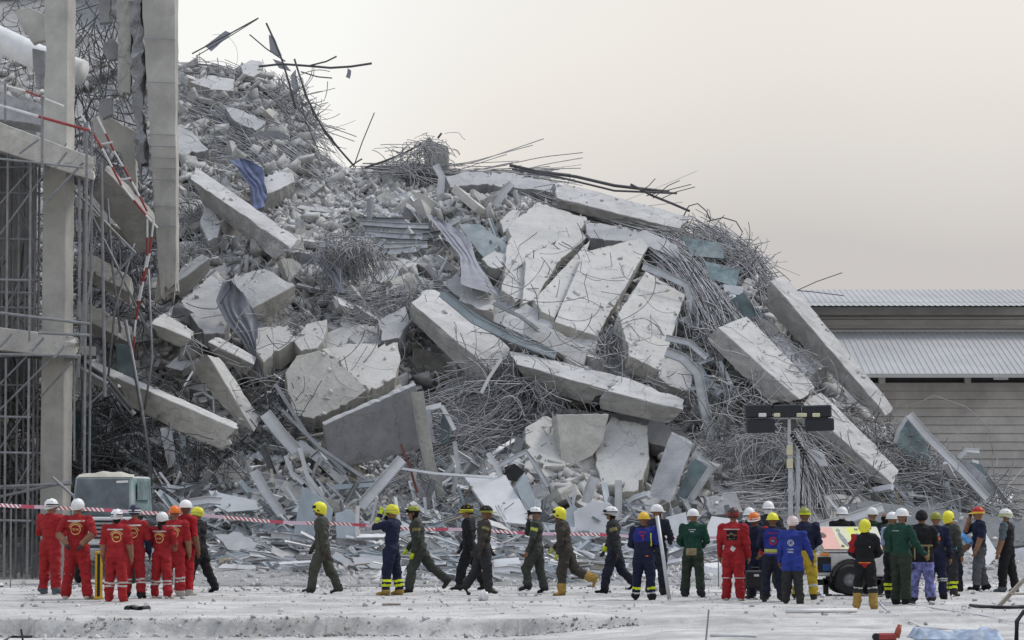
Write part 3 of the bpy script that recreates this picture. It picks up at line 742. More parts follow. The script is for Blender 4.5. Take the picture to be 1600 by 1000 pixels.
# upper left peak
slab('concrete_slab', 'pale slab half hidden in bars on the upper left peak', [(296, 128), (330, 116), (366, 124), (364, 142), (330, 140)], M_PALE, Y=98, thick=.6)
slab('concrete_block', 'pale block at the brow of the upper left peak', [(376, 102), (392, 94), (412, 96), (412, 110), (396, 120), (380, 116)], M_PALE, Y=99, thick=.8, cat='concrete block')
slab('concrete_slab', 'dark sloping slab face under the bars of the upper left peak', [(276, 196), (300, 206), (326, 234), (300, 240), (276, 244)], M_GREY, Y=93.5, thick=.5)
slab('concrete_slab', 'grey slab glimpsed through bars on the upper left peak', [(350, 166), (376, 170), (420, 192), (400, 204), (366, 190)], M_GREY, Y=95.5, thick=.4)
slab('concrete_slab', 'pale chipped slab behind the blue cloth', [(404, 284), (430, 266), (458, 270), (460, 284), (432, 298), (412, 304)], M_PALE, Y=90, thick=.5)
beam('pillar_stub', 'broken pillar stub wrapped in bars on the skyline', [(664, 275), (660, 222)], [(700, 275), (698, 228)], [(703, 274), (702, 229)], M_COLM, Y=92.0, kA=1.0, br=(.02, .12), cat='pillar stub')
slab('concrete_slab', 'low grey ledge running right from the pillar stub', [(696, 276), (730, 268), (800, 270), (868, 286), (862, 300), (800, 292), (740, 288), (704, 292)], M_GREY, Y=91.0, gy=.004, thick=.5, ragged=6, chip=.08)
beam('pillar_stub', 'short wrapped pillar stub with a white end above the sloping beam', [(520, 392), (528, 462)], [(553, 390), (556, 464)], [(572, 388), (578, 458)], M_GREY, Y=85.6, kA=1.0, br=(.1, .05), cat='pillar stub')
slab('concrete_slab', 'broken ledge edge below the sloping beam, left of the bars', [(590, 500), (634, 478), (640, 500), (624, 528), (596, 532)], M_GREY, Y=81.6, thick=.4, ragged=4)
slab('concrete_slab', 'flat grey slab low behind the striped tape at the right', [(1100, 776), (1150, 770), (1160, 800), (1110, 806)], M_GREY, Y=75, thick=.3)
slab('concrete_slab', 'grey gable-shaped slab behind the cab scrap', [(330, 740), (372, 702), (398, 724), (392, 752), (350, 766)], M_WARM, Y=77.6, thick=.4, ragged=3)
# slab pancake layers in the left ruin seen behind the scaffold
for i, (y0, lab) in enumerate([(300, 'upper'), (392, 'middle'), (470, 'lower')]):
    slab('concrete_slab', lab + ' collapsed floor edge behind the scaffold bars', [(120, y0), (150, y0 + 8), (206, y0 + 42), (202, y0 + 66), (150, y0 + 38), (118, y0 + 24)], M_WARM, Y=82.5, thick=.5, ragged=3)

# broken floor plates packed round the leaning stack
slab('concrete_slab', 'rubbly floor plate left of the leaning stack under the crest', [(784, 452), (796, 350), (842, 316), (920, 342), (906, 360), (824, 398), (816, 478)], M_CRM, Y=86.6, gx=.008, gy=.02, thick=.4, ragged=6, chip=.08, st=8)
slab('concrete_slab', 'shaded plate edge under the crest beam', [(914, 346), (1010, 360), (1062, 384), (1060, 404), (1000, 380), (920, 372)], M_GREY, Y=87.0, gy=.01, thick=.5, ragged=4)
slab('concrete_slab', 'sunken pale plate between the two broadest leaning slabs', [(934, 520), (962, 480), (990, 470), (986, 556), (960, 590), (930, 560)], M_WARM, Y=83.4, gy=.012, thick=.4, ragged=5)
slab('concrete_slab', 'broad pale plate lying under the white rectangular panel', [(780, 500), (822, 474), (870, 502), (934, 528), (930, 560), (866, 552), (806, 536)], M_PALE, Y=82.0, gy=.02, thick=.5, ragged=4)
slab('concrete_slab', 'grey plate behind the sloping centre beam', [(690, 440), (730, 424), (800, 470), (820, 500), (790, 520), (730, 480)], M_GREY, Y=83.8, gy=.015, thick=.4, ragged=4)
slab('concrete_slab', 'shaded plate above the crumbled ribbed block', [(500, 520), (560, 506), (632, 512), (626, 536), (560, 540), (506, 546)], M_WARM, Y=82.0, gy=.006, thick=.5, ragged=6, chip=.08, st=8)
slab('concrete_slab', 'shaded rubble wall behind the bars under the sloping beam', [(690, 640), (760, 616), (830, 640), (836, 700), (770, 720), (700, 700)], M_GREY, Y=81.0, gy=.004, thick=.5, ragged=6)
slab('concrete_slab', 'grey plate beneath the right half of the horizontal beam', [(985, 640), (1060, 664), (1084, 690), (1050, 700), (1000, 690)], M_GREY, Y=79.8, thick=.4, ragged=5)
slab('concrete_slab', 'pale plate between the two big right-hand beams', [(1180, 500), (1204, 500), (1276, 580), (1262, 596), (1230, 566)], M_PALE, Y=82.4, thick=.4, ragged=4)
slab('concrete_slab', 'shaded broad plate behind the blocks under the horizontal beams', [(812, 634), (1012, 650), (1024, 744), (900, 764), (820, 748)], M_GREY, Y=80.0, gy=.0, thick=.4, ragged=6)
# chips and dust lying on the upturned faces
Cc = []
for (b0, b1, c1, c0) in TOPS:
    ar = np.linalg.norm(b1 - b0) * np.linalg.norm(c0 - b0); n = int(ar * 6) + 3
    u = rng.uniform(.03, .97, (n, 1)); v = 1 - .9 * rng.uniform(0, 1, (n, 1)) ** 1.8
    Cc.append((b0 + (b1 - b0) * u) * (1 - v) + (c0 + (c1 - c0) * u) * v)
for (Wp, o0, nrm) in FACES:
    n = int(len(Wp) * .5); i = rng.integers(0, len(Wp), n); u = 1.0 - .75 * rng.uniform(0, 1, (n, 1)) ** 2.2
    if abs(nrm[2]) < .3: continue
    Cc.append(o0 + (Wp[i] - o0) * u - nrm * .01)
Cc = np.concatenate(Cc); S = .02 + .15 * rng.uniform(0, 1, len(Cc)) ** 4
scatter_mesh('concrete_chips', Cc, S, M_RUB, 'loose chips of concrete lying on the fallen beams and slabs', cat='chips')
# ------------------------------------------------------------------ reinforcing bars
def interp_path(path, t):
    p = np.array(path, float); d = np.r_[0, np.cumsum(np.hypot(np.diff(p[:, 0]), np.diff(p[:, 1])))]; d /= d[-1]
    return np.interp(t, d, p[:, 0]), np.interp(t, d, p[:, 1])
def flow(n, path, sp0, sp1, off=(0.1, 0.6), ln=(0.5, 1.0), wob=6, N=13, rad=(0.006, 0.015), curl=0.0):
    """bars that run side by side along a pixel path lying on the heap"""
    t0 = rng.uniform(0, 1, n); L = rng.uniform(*ln, n); t0 = t0 * (1 - L).clip(0)
    t = t0[:, None] + L[:, None] * np.linspace(0, 1, N)[None]
    x, y = interp_path(path, t)
    g = rng.normal(0, 1, (n, 2))
    sp = sp0 + (sp1 - sp0) * t
    g2 = g + rng.normal(0, .75, (n, 2)); tl = np.linspace(0, 1, N)[None]
    x = x + (g[:, :1] * (1 - tl) + g2[:, :1] * tl) * sp; y = y + (g[:, 1:] * (1 - tl) + g2[:, 1:] * tl) * sp
    k = rng.uniform(0, 50, (n, 1))
    z = np.zeros_like(x)
    q = np.stack([t * 3 + k, z + k, z], -1)
    x = x + wob * vnoise(q, 1.0, 61) + curl * np.sin(t * 9 + k) * rng.uniform(0, 1, (n, 1)); y = y + wob * vnoise(q, 1.0, 62)
    kk = np.maximum(0, tl - rng.uniform(.2, .9, (n, 1))) * (rng.uniform(0, 1, (n, 1)) < .55); x = x + kk * rng.normal(0, 38, (n, 1)); y = y + kk * rng.normal(0, 38, (n, 1))
    o = rng.uniform(*off, n)[:, None] + 0.15 * vnoise(q, 1.3, 63)
    Y = MYs(x, y) - o
    return PV(x, y, Y), rng.uniform(*rad, n)
def tangle(n, cx, cy, rx, ry, ln=(40, 110), ang=None, angs=3.2, curl=1.6, off=(0.0, 0.7), N=14, rad=(0.006, 0.015), droop=0.0):
    r = np.sqrt(rng.uniform(0, 1, n)); a = rng.uniform(0, 6.283, n)
    x0 = cx + rx * r * np.cos(a); y0 = cy + ry * r * np.sin(a)
    y0 = np.maximum(y0, crest(x0) - 4)
    h = (rng.uniform(0, 6.283, n) if ang is None else R(ang) + rng.normal(0, angs, n))
    L = rng.uniform(*ln, n); c = rng.normal(0, curl, n); c2 = rng.normal(0, curl, n)
    t = np.linspace(0, 1, N)[None]
    H = h[:, None] + c[:, None] * t + c2[:, None] * t * t + (t > rng.uniform(.15, .85, n)[:, None]) * rng.normal(0, .7, n)[:, None] * (rng.uniform(0, 1, n) < .6)[:, None]
    dx = np.cos(H) * L[:, None] / N; dy = -np.sin(H) * L[:, None] / N
    x = x0[:, None] + np.cumsum(dx, 1) - L[:, None] * 0.3 * np.cos(h)[:, None]; y = y0[:, None] + np.cumsum(dy, 1) + L[:, None] * 0.3 * np.sin(h)[:, None] + droop * t * t
    Y = MYs(x0, y0)[:, None] - rng.uniform(*off, n)[:, None] + rng.normal(0, 0.35, n)[:, None] * t + rng.normal(0, 0.3, n)[:, None] * t * t
    return PV(x, y, Y), rng.uniform(*rad, n)
def mop(n, cx, cy, r0, fall, spread, ang=-90, off=(0.6, 1.2), N=12, rad=(0.008, 0.013), arch=10):
    """bars that spring from a broken end and hang down"""
    a = R(ang) + rng.normal(0, 0.5, n); t = np.linspace(0, 1, N)[None]
    L = rng.uniform(0.5, 1.1, n)[:, None] * fall
    x0 = cx + rng.normal(0, r0, n); y0 = cy + rng.normal(0, r0 * .6, n)
    sx = rng.normal(0, spread, n)[:, None]
    x = x0[:, None] + sx * np.sqrt(t) + np.cos(a)[:, None] * L * t + 7 * vnoise(np.stack(np.broadcast_arrays(t * 2.5 + x0[:, None], t * 0 + sx, t * 0), -1), 1, 71)
    y = y0[:, None] - arch * np.sin(t * 3.14 * .55) * rng.uniform(0, 1.6, n)[:, None] + L * t ** 1.4 * (-np.sin(a))[:, None]
    Y = MYs(cx, cy) - rng.uniform(*off, n)[:, None] - 0.5 * np.sin(t * 2.2) * rng.uniform(0, 1, n)[:, None] + 0 * x
    return PV(x, y, Y), rng.uniform(*rad, n)
def bars(label, sets, m=M_REBAR, cat='rebar tangle', name='rebar_tangle'):
    by = {}
    for Q, r in sets: by.setdefault(Q.shape[1], []).append((Q, r))
    N = max(by)
    allQ = []; allr = []
    for Q, r in sets:
        if Q.shape[1] != N:
            ti = np.linspace(0, Q.shape[1] - 1, N); i0 = np.clip(ti.astype(int), 0, Q.shape[1] - 2); f = (ti - i0)[None, :, None]
            Q = Q[:, i0] * (1 - f) + Q[:, i0 + 1] * f
        allQ.append(Q); allr.append(r)
    return bar_mesh(name, np.concatenate(allQ), np.concatenate(allr), m, None, 4, label, cat, 'stuff')

bars('dense grey sheaf of bent bars sweeping down the upper left peak',
     [flow(170, [(285, 150), (380, 185), (450, 225), (500, 262)], 16, 14, (0.1, 1.1), (.4, .9), 10),
      flow(100, [(290, 230), (350, 240), (430, 250), (500, 265)], 14, 12, (0.1, .8), (.3, .7), 12),
      flow(130, [(284, 112), (340, 118), (400, 140), (450, 180), (490, 235)], 10, 9, (0.1, 1.0), (.35, .8), 9),
      tangle(110, 380, 165, 95, 55, (40, 120), -25, .5, .9, (.1, 1.2)), tangle(90, 330, 190, 50, 60, (30, 90))])
bars('wiry bars curling over the brow of the upper left peak',
     [tangle(120, 455, 165, 28, 45, (40, 110), -60, .5, 1.0, (.1, .9)), tangle(60, 470, 140, 18, 30, (30, 70), 90, .6), flow(60, [(430, 120), (470, 175), (500, 250)], 8, 12, (.0, .5), (.5, 1), 6)])
bars('bars tangled down the face between the tall pillar and the long beam',
     [tangle(240, 305, 330, 35, 70, (30, 90), -55, .7, 1.1, (.1, .9)), tangle(90, 300, 390, 30, 30, (30, 70))])
bars('thin bars trailing along the central crest',
     [flow(110, [(560, 262), (640, 262), (720, 276), (830, 276), (900, 285)], 5, 6, (.3, 1.0), (.3, .8), 5), flow(70, [(800, 290), (870, 315), (960, 345), (1060, 372)], 7, 8, (.3, 1.2), (.3, .8), 6), tangle(80, 655, 262, 36, 14, (30, 80), 10, .8, 2.0, (.4, 1.2)), mop(60, 670, 226, 12, 34, 14, arch=8, off=(3.6, 4.8)), mop(24, 650, 240, 12, 26, 18, ang=-150, arch=4, off=(3.6, 4.6)),
      tangle(40, 620, 256, 30, 8, (25, 60), 15, .5)])
bars('fuzzy mass of bars over the right shoulder of the heap',
     [flow(150, [(1075, 350), (1120, 372), (1170, 410), (1210, 456)], 9, 9, (.1, .9), (.3, .8), 9),
      tangle(240, 1120, 400, 66, 44, (30, 80), -40, .8, 1.6, (.2, .9)), tangle(70, 1186, 430, 30, 24, (25, 60), -50, .9, 1.4)])
bars('long bars pouring down between the leaning slabs and the right-hand beams',
     [flow(150, [(1010, 372), (1060, 410), (1095, 460), (1130, 520)], 10, 13, (.5, 1.4), (.5, 1), 8), flow(80, [(960, 352), (1020, 372), (1080, 420), (1110, 480)], 6, 12, (.5, 1.2), (.5, 1), 6),
      tangle(150, 1120, 500, 34, 40, (25, 70), -90, .7, 1.4, (.4, 1.0))])
bars('bars sprawling across the two big right-hand beams',
     [flow(30, [(1150, 470), (1200, 540), (1260, 610)], 12, 14, (.9, 1.5), (.3, .6), 8), tangle(34, 1240, 560, 50, 40, (40, 90), -35, .6, .8, (.9, 1.6)), tangle(30, 1300, 630, 40, 24, (40, 90), -15, .7, .8, (.6, 1.4))])
bars('mop of bars hanging from the broken end at the centre',
     [mop(170, 812, 568, 14, 110, 26), mop(90, 842, 600, 16, 90, 30), tangle(70, 860, 650, 36, 36, (30, 80), -70, .6, 1.2, (.5, 1.0))])
bars('dark nest of bars in the hollow under the sloping beam',
     [flow(80, [(640, 720), (700, 690), (770, 650), (815, 610)], 16, 14, (.0, .9), (.5, 1), 10), tangle(110, 730, 660, 80, 50, (40, 120), 20, .7, .9, (.0, 1.4)), flow(50, [(640, 640), (720, 610), (820, 600)], 16, 10, (0, .8), (.4, .9), 8)])
bars('tangle of bars above the crumbled ribbed block',
     [tangle(190, 600, 490, 72, 36, (30, 100), 0, 1.2, 1.6, (.5, 1.3)), mop(60, 640, 480, 24, 60, 20, arch=16), flow(50, [(500, 462), (580, 466), (640, 452), (700, 446)], 7, 7, (.6, 1.2), (.4, .9), 6)])
bars('grid of short upright bars in the broken slab right of centre',
     [mop(120, 985, 520, 24, 62, 8, arch=2, off=(.9, 1.5)), tangle(90, 960, 560, 40, 26, (18, 50), 90, .4, .7, (.5, 1.2)), tangle(50, 1000, 590, 40, 14, (30, 60), -15, .4, .7, (.6, 1.2)), tangle(60, 1060, 640, 30, 24, (20, 60), -45, .9)])
bars('ribbed bars on the edges of the leaning slab stack',
     [tangle(130, 855, 400, 40, 56, (14, 40), -30, .4, .5, (.5, 1.3)), tangle(80, 880, 450, 26, 40, (14, 36), -25, .4, .5, (.5, 1.2)), tangle(110, 840, 335, 60, 20, (24, 70), -20, .4, .7, (.3, 1.0))])
bars('sheaf of bars fanning out behind the light tower mast',
     [mop(130, 1190, 690, 22, 110, 50, arch=4, off=(.7, 1.5)), flow(120, [(1240, 680), (1262, 720), (1290, 780)], 8, 22, (.7, 1.4), (.6, 1), 6), tangle(150, 1140, 660, 60, 60, (24, 70), None, 3, 1.5, (.3, 1.2))])
bars('bird-nest of bars between the right-hand beams and the fallen window frame',
     [tangle(210, 1380, 690, 60, 46, (24, 80), None, 3, 1.8, (.3, 1.4)), tangle(160, 1440, 720, 60, 34, (30, 90), -20, .9, 1.5, (.3, 1.2))])
bars('long low bars heaped along the foot of the right-hand slope',
     [flow(110, [(1280, 770), (1360, 752), (1450, 752), (1560, 775), (1640, 800)], 14, 14, (.2, 1.2), (.1, .4), 12), tangle(170, 1400, 760, 130, 22, (30, 100), -10, .8, 1.2), tangle(120, 1330, 740, 60, 30, (30, 90), -25, .6, 1.1), flow(60, [(1130, 770), (1220, 765), (1300, 760)], 14, 12, (.3, 1.0), (.4, .9), 8), tangle(60, 1540, 785, 60, 16, (40, 100), 15, .6, .8)])
bars('dark curtain of bars hanging behind the scaffold and tall pillar',
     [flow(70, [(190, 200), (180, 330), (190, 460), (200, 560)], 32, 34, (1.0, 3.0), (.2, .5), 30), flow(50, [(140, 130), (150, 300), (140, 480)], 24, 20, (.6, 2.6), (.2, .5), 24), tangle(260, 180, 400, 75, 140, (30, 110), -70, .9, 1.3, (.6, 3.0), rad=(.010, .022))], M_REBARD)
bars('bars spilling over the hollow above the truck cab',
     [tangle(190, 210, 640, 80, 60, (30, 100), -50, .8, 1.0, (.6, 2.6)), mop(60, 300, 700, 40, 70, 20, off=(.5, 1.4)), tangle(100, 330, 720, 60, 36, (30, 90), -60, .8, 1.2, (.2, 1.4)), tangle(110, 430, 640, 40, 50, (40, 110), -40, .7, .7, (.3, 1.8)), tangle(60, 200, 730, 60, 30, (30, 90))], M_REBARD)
bars('loose bars strewn across the middle of the heap',
     [tangle(130, 500, 330, 120, 70, (20, 60), -20, 1.0, .8, (.05, .4)), tangle(110, 640, 420, 110, 50, (24, 70), None, 3, 1.0, (.2, .8)), tangle(110, 440, 470, 80, 60, (30, 80), -60, 1, 1.2, (.2, 1.0)), tangle(80, 690, 760, 120, 60, (30, 90), None, 3, .9, (.2, 1.0)), tangle(90, 540, 400, 40, 30, (30, 80), -90, .5, 1.6, (.5, 1.2))])
bars('shaggy bars wrapped round the short pillar stub above the sloping beam',
     [mop(120, 528, 388, 18, 66, 18, arch=14, off=(2.6, 3.6)), mop(90, 562, 386, 12, 56, 10, arch=8, off=(2.8, 3.8)), tangle(40, 545, 390, 30, 12, (30, 60), 0, 1, 2.0, (1.6, 3.2))])

bars('twisted bars and wires hanging high between the smooth column and the tall pillar',
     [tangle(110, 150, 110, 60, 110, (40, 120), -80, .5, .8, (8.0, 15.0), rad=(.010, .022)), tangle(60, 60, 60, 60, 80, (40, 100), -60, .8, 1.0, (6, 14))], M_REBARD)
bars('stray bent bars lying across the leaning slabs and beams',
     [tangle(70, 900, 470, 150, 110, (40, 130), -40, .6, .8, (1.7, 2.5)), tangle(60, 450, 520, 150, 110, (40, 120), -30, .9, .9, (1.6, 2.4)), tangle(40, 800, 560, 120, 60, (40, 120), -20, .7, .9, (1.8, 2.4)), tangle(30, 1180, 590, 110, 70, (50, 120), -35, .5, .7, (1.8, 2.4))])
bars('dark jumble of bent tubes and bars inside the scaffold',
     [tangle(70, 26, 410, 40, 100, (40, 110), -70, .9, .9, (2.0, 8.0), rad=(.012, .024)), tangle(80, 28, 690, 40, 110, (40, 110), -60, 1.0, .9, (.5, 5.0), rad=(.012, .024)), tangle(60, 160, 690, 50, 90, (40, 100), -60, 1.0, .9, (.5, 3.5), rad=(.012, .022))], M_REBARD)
# single bars and frames that stand out against the sky
def wire(label, pts, r=0.02, m=M_REBARD, name='bent_bar', cat='bar', Y=None, group=None):
    b = MB(); p = [P(x, y, Y if Y else float(MYs(x, y))) for x, y in pts]
    b.tube(p, r, 6); o = b.build(name, m, sm=True); tag(o, label, cat, group); return o
wire('thick forked bar reaching right into the sky from the upper left peak', [(404, 104), (440, 100), (482, 103), (516, 106), (548, 104), (581, 99)], .035, Y=96)
wire('short upper prong of the forked bar against the sky', [(482, 103), (510, 96), (526, 88)], .025, Y=96)
wire('lower curved prong under the forked bar', [(470, 112), (496, 120), (519, 122)], .02, Y=96)
wire('bar leaning left to right over the brow of the upper left peak', [(300, 84), (330, 68), (364, 50), (404, 28)], .022, Y=98)
wire('second bar beside the one leaning over the brow of the peak', [(306, 88), (344, 66), (402, 30)], .015, Y=98.3)
wire('stiff bar rising to the topmost tip of the ruin', [(416, 36), (428, 62), (440, 92), (452, 130), (462, 170)], .03, Y=96.4)
wire('bar sloping towards the topmost tip of the ruin', [(390, 54), (416, 76), (446, 96)], .02, Y=96.4)
wire('long bar falling from the forked bar to the saddle', [(460, 92), (478, 150), (508, 208), (552, 258)], .03, Y=95)
wire('second long bar falling beside the first to the saddle', [(466, 110), (490, 180), (530, 232), (556, 262)], .018, Y=95)
wire('thin wire fallen from the forked bar to the saddle', [(462, 120), (478, 190), (500, 240), (530, 262)], .014, Y=95)
wire('lone slanting bar on the skyline in the saddle', [(552, 262), (566, 222), (585, 176)], .016, Y=92.5)
wire('small angled bar by the lone slanting bar', [(546, 262), (556, 254), (566, 248)], .022, Y=92.4)
wire('short stub bar on top of the skyline pillar', [(684, 216), (690, 208)], .03, Y=92)
wire('slim bar sloping left from the skyline pillar', [(570, 262), (600, 252), (630, 240), (660, 224)], .03, Y=91.6)
wire('long dark pipe along the central crest', [(796, 258), (840, 268), (900, 276), (960, 290), (1046, 300)], .045, Y=88)
wire('second dark pipe under the first on the central crest', [(800, 264), (870, 276), (960, 298), (1058, 302)], .03, Y=87.6)
wire('bent pipe crossing the crest pipes at their right end', [(985, 288), (1020, 306), (1050, 318), (1078, 330)], .035, Y=87.4)
for i, pt in enumerate([[(1010, 306), (1040, 298), (1080, 288)], [(1020, 310), (1044, 290), (1062, 282)], [(1000, 300), (1014, 290), (1024, 279)], [(1030, 312), (1056, 300), (1086, 292)]]):
    wire(('second lowest', 'steepest', 'leftmost', 'lowest')[i] + ' thin bar bristling at the right end of the crest pipes', pt, .012, Y=87.3, group='thin bars at the crest pipe ends')
wire('looped wire on the shoulder right of the crest beam', [(1068, 338), (1076, 322), (1090, 318), (1104, 330), (1110, 344)], .016, Y=86.6)
wire('flatter looped wire on the right shoulder of the heap', [(1104, 346), (1130, 340), (1150, 346), (1160, 362), (1156, 372)], .016, Y=86.2)
wire('thin wire sticking out right over the warehouse roof', [(1236, 458), (1276, 440), (1316, 426)], .012, Y=84)
wire('sagging wire in front of the upper warehouse roof', [(1224, 452), (1270, 456), (1318, 462)], .012, Y=84)
wire('wide arching wire in front of the warehouse wall', [(1412, 640), (1460, 618), (1510, 636), (1545, 668), (1552, 710)], .010, M_REBAR, Y=80)
wire('low wire curving in front of the warehouse wall', [(1440, 700), (1480, 668), (1520, 690), (1540, 740)], .010, M_REBAR, Y=80)
# little torn scraps hanging from the bars
def scrap(label, poly, Y, m=M_TARP, th=.02):
    return slab('torn_scrap', label, poly, m, Y=Y, gy=0.004, thick=th, ragged=1.2, bev=0, cat='scrap', chip=.004)
scrap('torn grey scrap flying from the topmost bar', [(420, 54), (428, 58), (440, 86), (434, 88), (422, 80)], 96.3)
scrap('torn grey scrap caught under the topmost bar', [(426, 92), (444, 98), (456, 112), (436, 106)], 96.3)
scrap('small rag hanging from the forked bar', [(543, 106), (549, 110), (547, 125), (540, 120)], 95.9)
scrap('ragged shred hanging at the brow of the peak', [(454, 118), (462, 108), (466, 140), (460, 160)], 95.8, M_ALUG)
scrap('dark net-like rag on the bars leaning over the brow', [(320, 72), (352, 48), (362, 52), (330, 80)], 98.2)

# ------------------------------------------------------------------ draped cloths
def cloth(label, left, right, Y, Yb=None, m=M_TARP, folds=5, amp=.10, name='draped_cloth', n=40, w=26):
    """a hanging sheet between two pixel edges (top to bottom), with folds"""
    t = np.linspace(0, 1, n); u = np.linspace(0, 1, w)
    def pl(e):
        e = np.array(e, float); d = np.r_[0, np.cumsum(np.hypot(*np.diff(e, axis=0).T))]; d /= d[-1]
        return np.interp(t, d, e[:, 0]), np.interp(t, d, e[:, 1])
    lx, ly = pl(left); rx, ry = pl(right)
    X = lx[:, None] + (rx - lx)[:, None] * u; Yp = ly[:, None] + (ry - ly)[:, None] * u
    T, U = np.meshgrid(t, u, indexing='ij')
    ph = vnoise(np.stack([T * 3, U * 2, T * 0], -1), 1, 81)
    fd = U * folds * .75 + T * 1.3 * math.sin(Y) + ph * .9
    D = Y + ((Yb if Yb else Y) - Y) * T + amp * 1.6 * (np.abs(((fd % 1) - .5) * 2) ** 1.5 - .4) * (0.35 + .65 * np.abs(vnoise(np.stack([T * 2 + 7, U * 3, T * 0], -1), 1, 86)) * 1.6) + amp * 1.5 * vnoise(np.stack([T * 3, U * 3, T * 0], -1), 1, 82)
    X = X + 3 * vnoise(np.stack([T * 5, U * 3, T * 0 + 9], -1), 1, 83)
    W = PV(X, Yp, D)
    i = np.arange(n * w).reshape(n, w)
    Fq = np.stack([i[:-1, :-1], i[:-1, 1:], i[1:, 1:], i[1:, :-1]], -1).reshape(-1, 4)
    V2 = W.reshape(-1, 3) + np.array([0, 0.012, 0]); o_ = n * w
    me = mesh(name, np.concatenate([W.reshape(-1, 3), V2]), np.concatenate([Fq, Fq[:, ::-1] + o_]))
    smooth(me)
    o = link(name, me, m); tag(o, label, 'cloth'); return o
cloth('grey cloth hanging in folds down the front of the broad slab at left', [(350, 440), (338, 470), (352, 500), (394, 560), (402, 592)], [(362, 438), (384, 466), (400, 500), (408, 550), (412, 594)], 82.3, 80.8)
cloth('long grey cloth trailing down the slope at the centre', [(668, 336), (690, 362), (716, 400), (722, 444)], [(680, 336), (730, 372), (752, 420), (776, 462)], 89.0, 83.0, folds=4)
cloth('grey cloth wrapped round the short pillar stub', [(500, 380), (504, 420), (530, 456)], [(524, 378), (534, 410), (540, 460)], 85.3, 84.0, folds=3)
cloth('blue cloth caught in the bars below the upper left peak', [(360, 250), (372, 262), (388, 290), (396, 330)], [(384, 248), (408, 262), (416, 292), (412, 322)], 92.3, 89.6, M_BTARP, folds=4, amp=.09)

# ------------------------------------------------------------------ metal strips, window frames, glass
def channel(pts, w, m, name, label, cat, group=None, tw=0.0, prof='u', parent=None):
    """a folded metal strip along world points"""
    pts = [Vector(p) for p in pts]; b = MB()
    d = 0.35 * w
    sec = {'u': [(-w / 2, d), (-w / 2, 0), (w / 2, 0), (w / 2, d), (w / 2 - .012, d), (w / 2 - .012, .012), (-w / 2 + .012, .012), (-w / 2 + .012, d)],
           'l': [(-w / 2, 0), (w / 2, 0), (w / 2, w * .6), (w / 2 - .012, w * .6), (w / 2 - .012, .012), (-w / 2, .012)],
           'f': [(-w / 2, 0), (w / 2, 0), (w / 2, .02), (-w / 2, .02)],
           'b': [(-w / 2, -w * .3), (w / 2, -w * .3), (w / 2, w * .3), (-w / 2, w * .3)]}[prof]
    n = len(sec); V = []; F = []
    for i, p in enumerate(pts):
        t = (pts[min(i + 1, len(pts) - 1)] - pts[max(i - 1, 0)]).normalized()
        a = t.cross(Vector((0, -1, 0.25)))
        if a.length < .2: a = t.cross(Vector((0, 0, 1)))
        a.normalize(); c = a.cross(t)
        an = tw + 0.25 * i / max(1, len(pts) - 1)
        a2 = a * math.cos(an) + c * math.sin(an); c2 = c * math.cos(an) - a * math.sin(an)
        for (x, y) in sec: V.append(p + a2 * x + c2 * y)
    for i in range(len(pts) - 1):
        for k in range(n): F.append((i * n + k, i * n + (k + 1) % n, (i + 1) * n + (k + 1) % n, (i + 1) * n + k))
    F.append(tuple(range(n))[::-1]); F.append(tuple(range((len(pts) - 1) * n, len(pts) * n)))
    b.add(V, F)
    o = b.build(name, m, parent)
    if label: tag(o, label, cat, group)
    return o
def strip(label, pts, w=.14, m=M_ALU, Y=None, off=.5, prof='u', tw=0.0, name='metal_strip', cat='metal strip', group=None):
    Ys = Y if Y is not None else None
    if Ys is not None: Ys = max(Ys, float(MYs(pts[len(pts) // 2][0], pts[len(pts) // 2][1])) - 2.3)
    p = [P(x, y, Ys if Ys is not None else float(MYs(x, y)) - off) for x, y in pts]
    return channel(p, w, m, name, label, cat, group, tw, prof)
# prominent ones
strip('white bent bar propped across the smooth grey wall slab', [(572, 684), (620, 660), (664, 640), (690, 634)], .13, M_WHITE, Y=75.9, prof='b')
strip('short end of the bent white bar with a strip of glass', [(690, 634), (700, 652), (710, 672)], .10, M_WHITE, Y=75.8, prof='b')
strip('white plank-like strip leaning over the rubble under the grey wall slab', [(564, 792), (596, 756), (630, 718)], .26, M_SHEET, Y=75.2, prof='u')
strip('bright upright strip left of the walking olive figures', [(396, 736), (414, 768), (440, 806)], .22, M_SHEET, Y=74.6, prof='u')
strip('thin upright white post behind the helmeted photographer', [(559, 790), (558, 820), (558, 842)], .09, M_WHITE, Y=73.6, prof='b')
strip('hanging gutter strip right of the leaning slabs', [(1040, 550), (1066, 560), (1090, 584), (1098, 630), (1112, 692)], .24, M_ALU, Y=79.0, off=1)
strip('second hanging strip beside the gutter', [(1086, 566), (1094, 600), (1096, 640)], .16, M_BLUEP, Y=79.3)
strip('bent bright rail over the pale slab right of the stack', [(1004, 416), (1040, 430), (1072, 446), (1086, 490), (1092, 520)], .2, M_ALU, Y=80.8)
strip('lower bent rail right of the pale slab', [(1040, 528), (1076, 536), (1104, 560)], .16, M_ALU, Y=80.0)
strip('long strip along the upper edge of the sloping beam', [(690, 458), (740, 500), (800, 530), (868, 556)], .22, M_BLUEP, Y=79.6)
strip('second strip lying beside the one on the sloping beam', [(716, 474), (770, 508), (830, 536)], .16, M_ALUG, Y=79.8)
strip('third thin strip over the sloping beam', [(770, 474), (812, 494), (900, 560)], .1, M_ALUG, Y=79.5, prof='l')
strip('white upright post on the saddle near the crest', [(680, 258), (690, 276), (687, 306)], .2, M_SHEET, Y=90.3)
strip('white folded strip on the slope below the crest pipes', [(800, 286), (786, 302), (774, 322)], .2, M_SHEET, Y=88.2)
strip('light curved rail falling from the mop of bars', [(784, 560), (764, 590), (752, 614)], .08, M_WHITE, Y=77.4, prof='b')
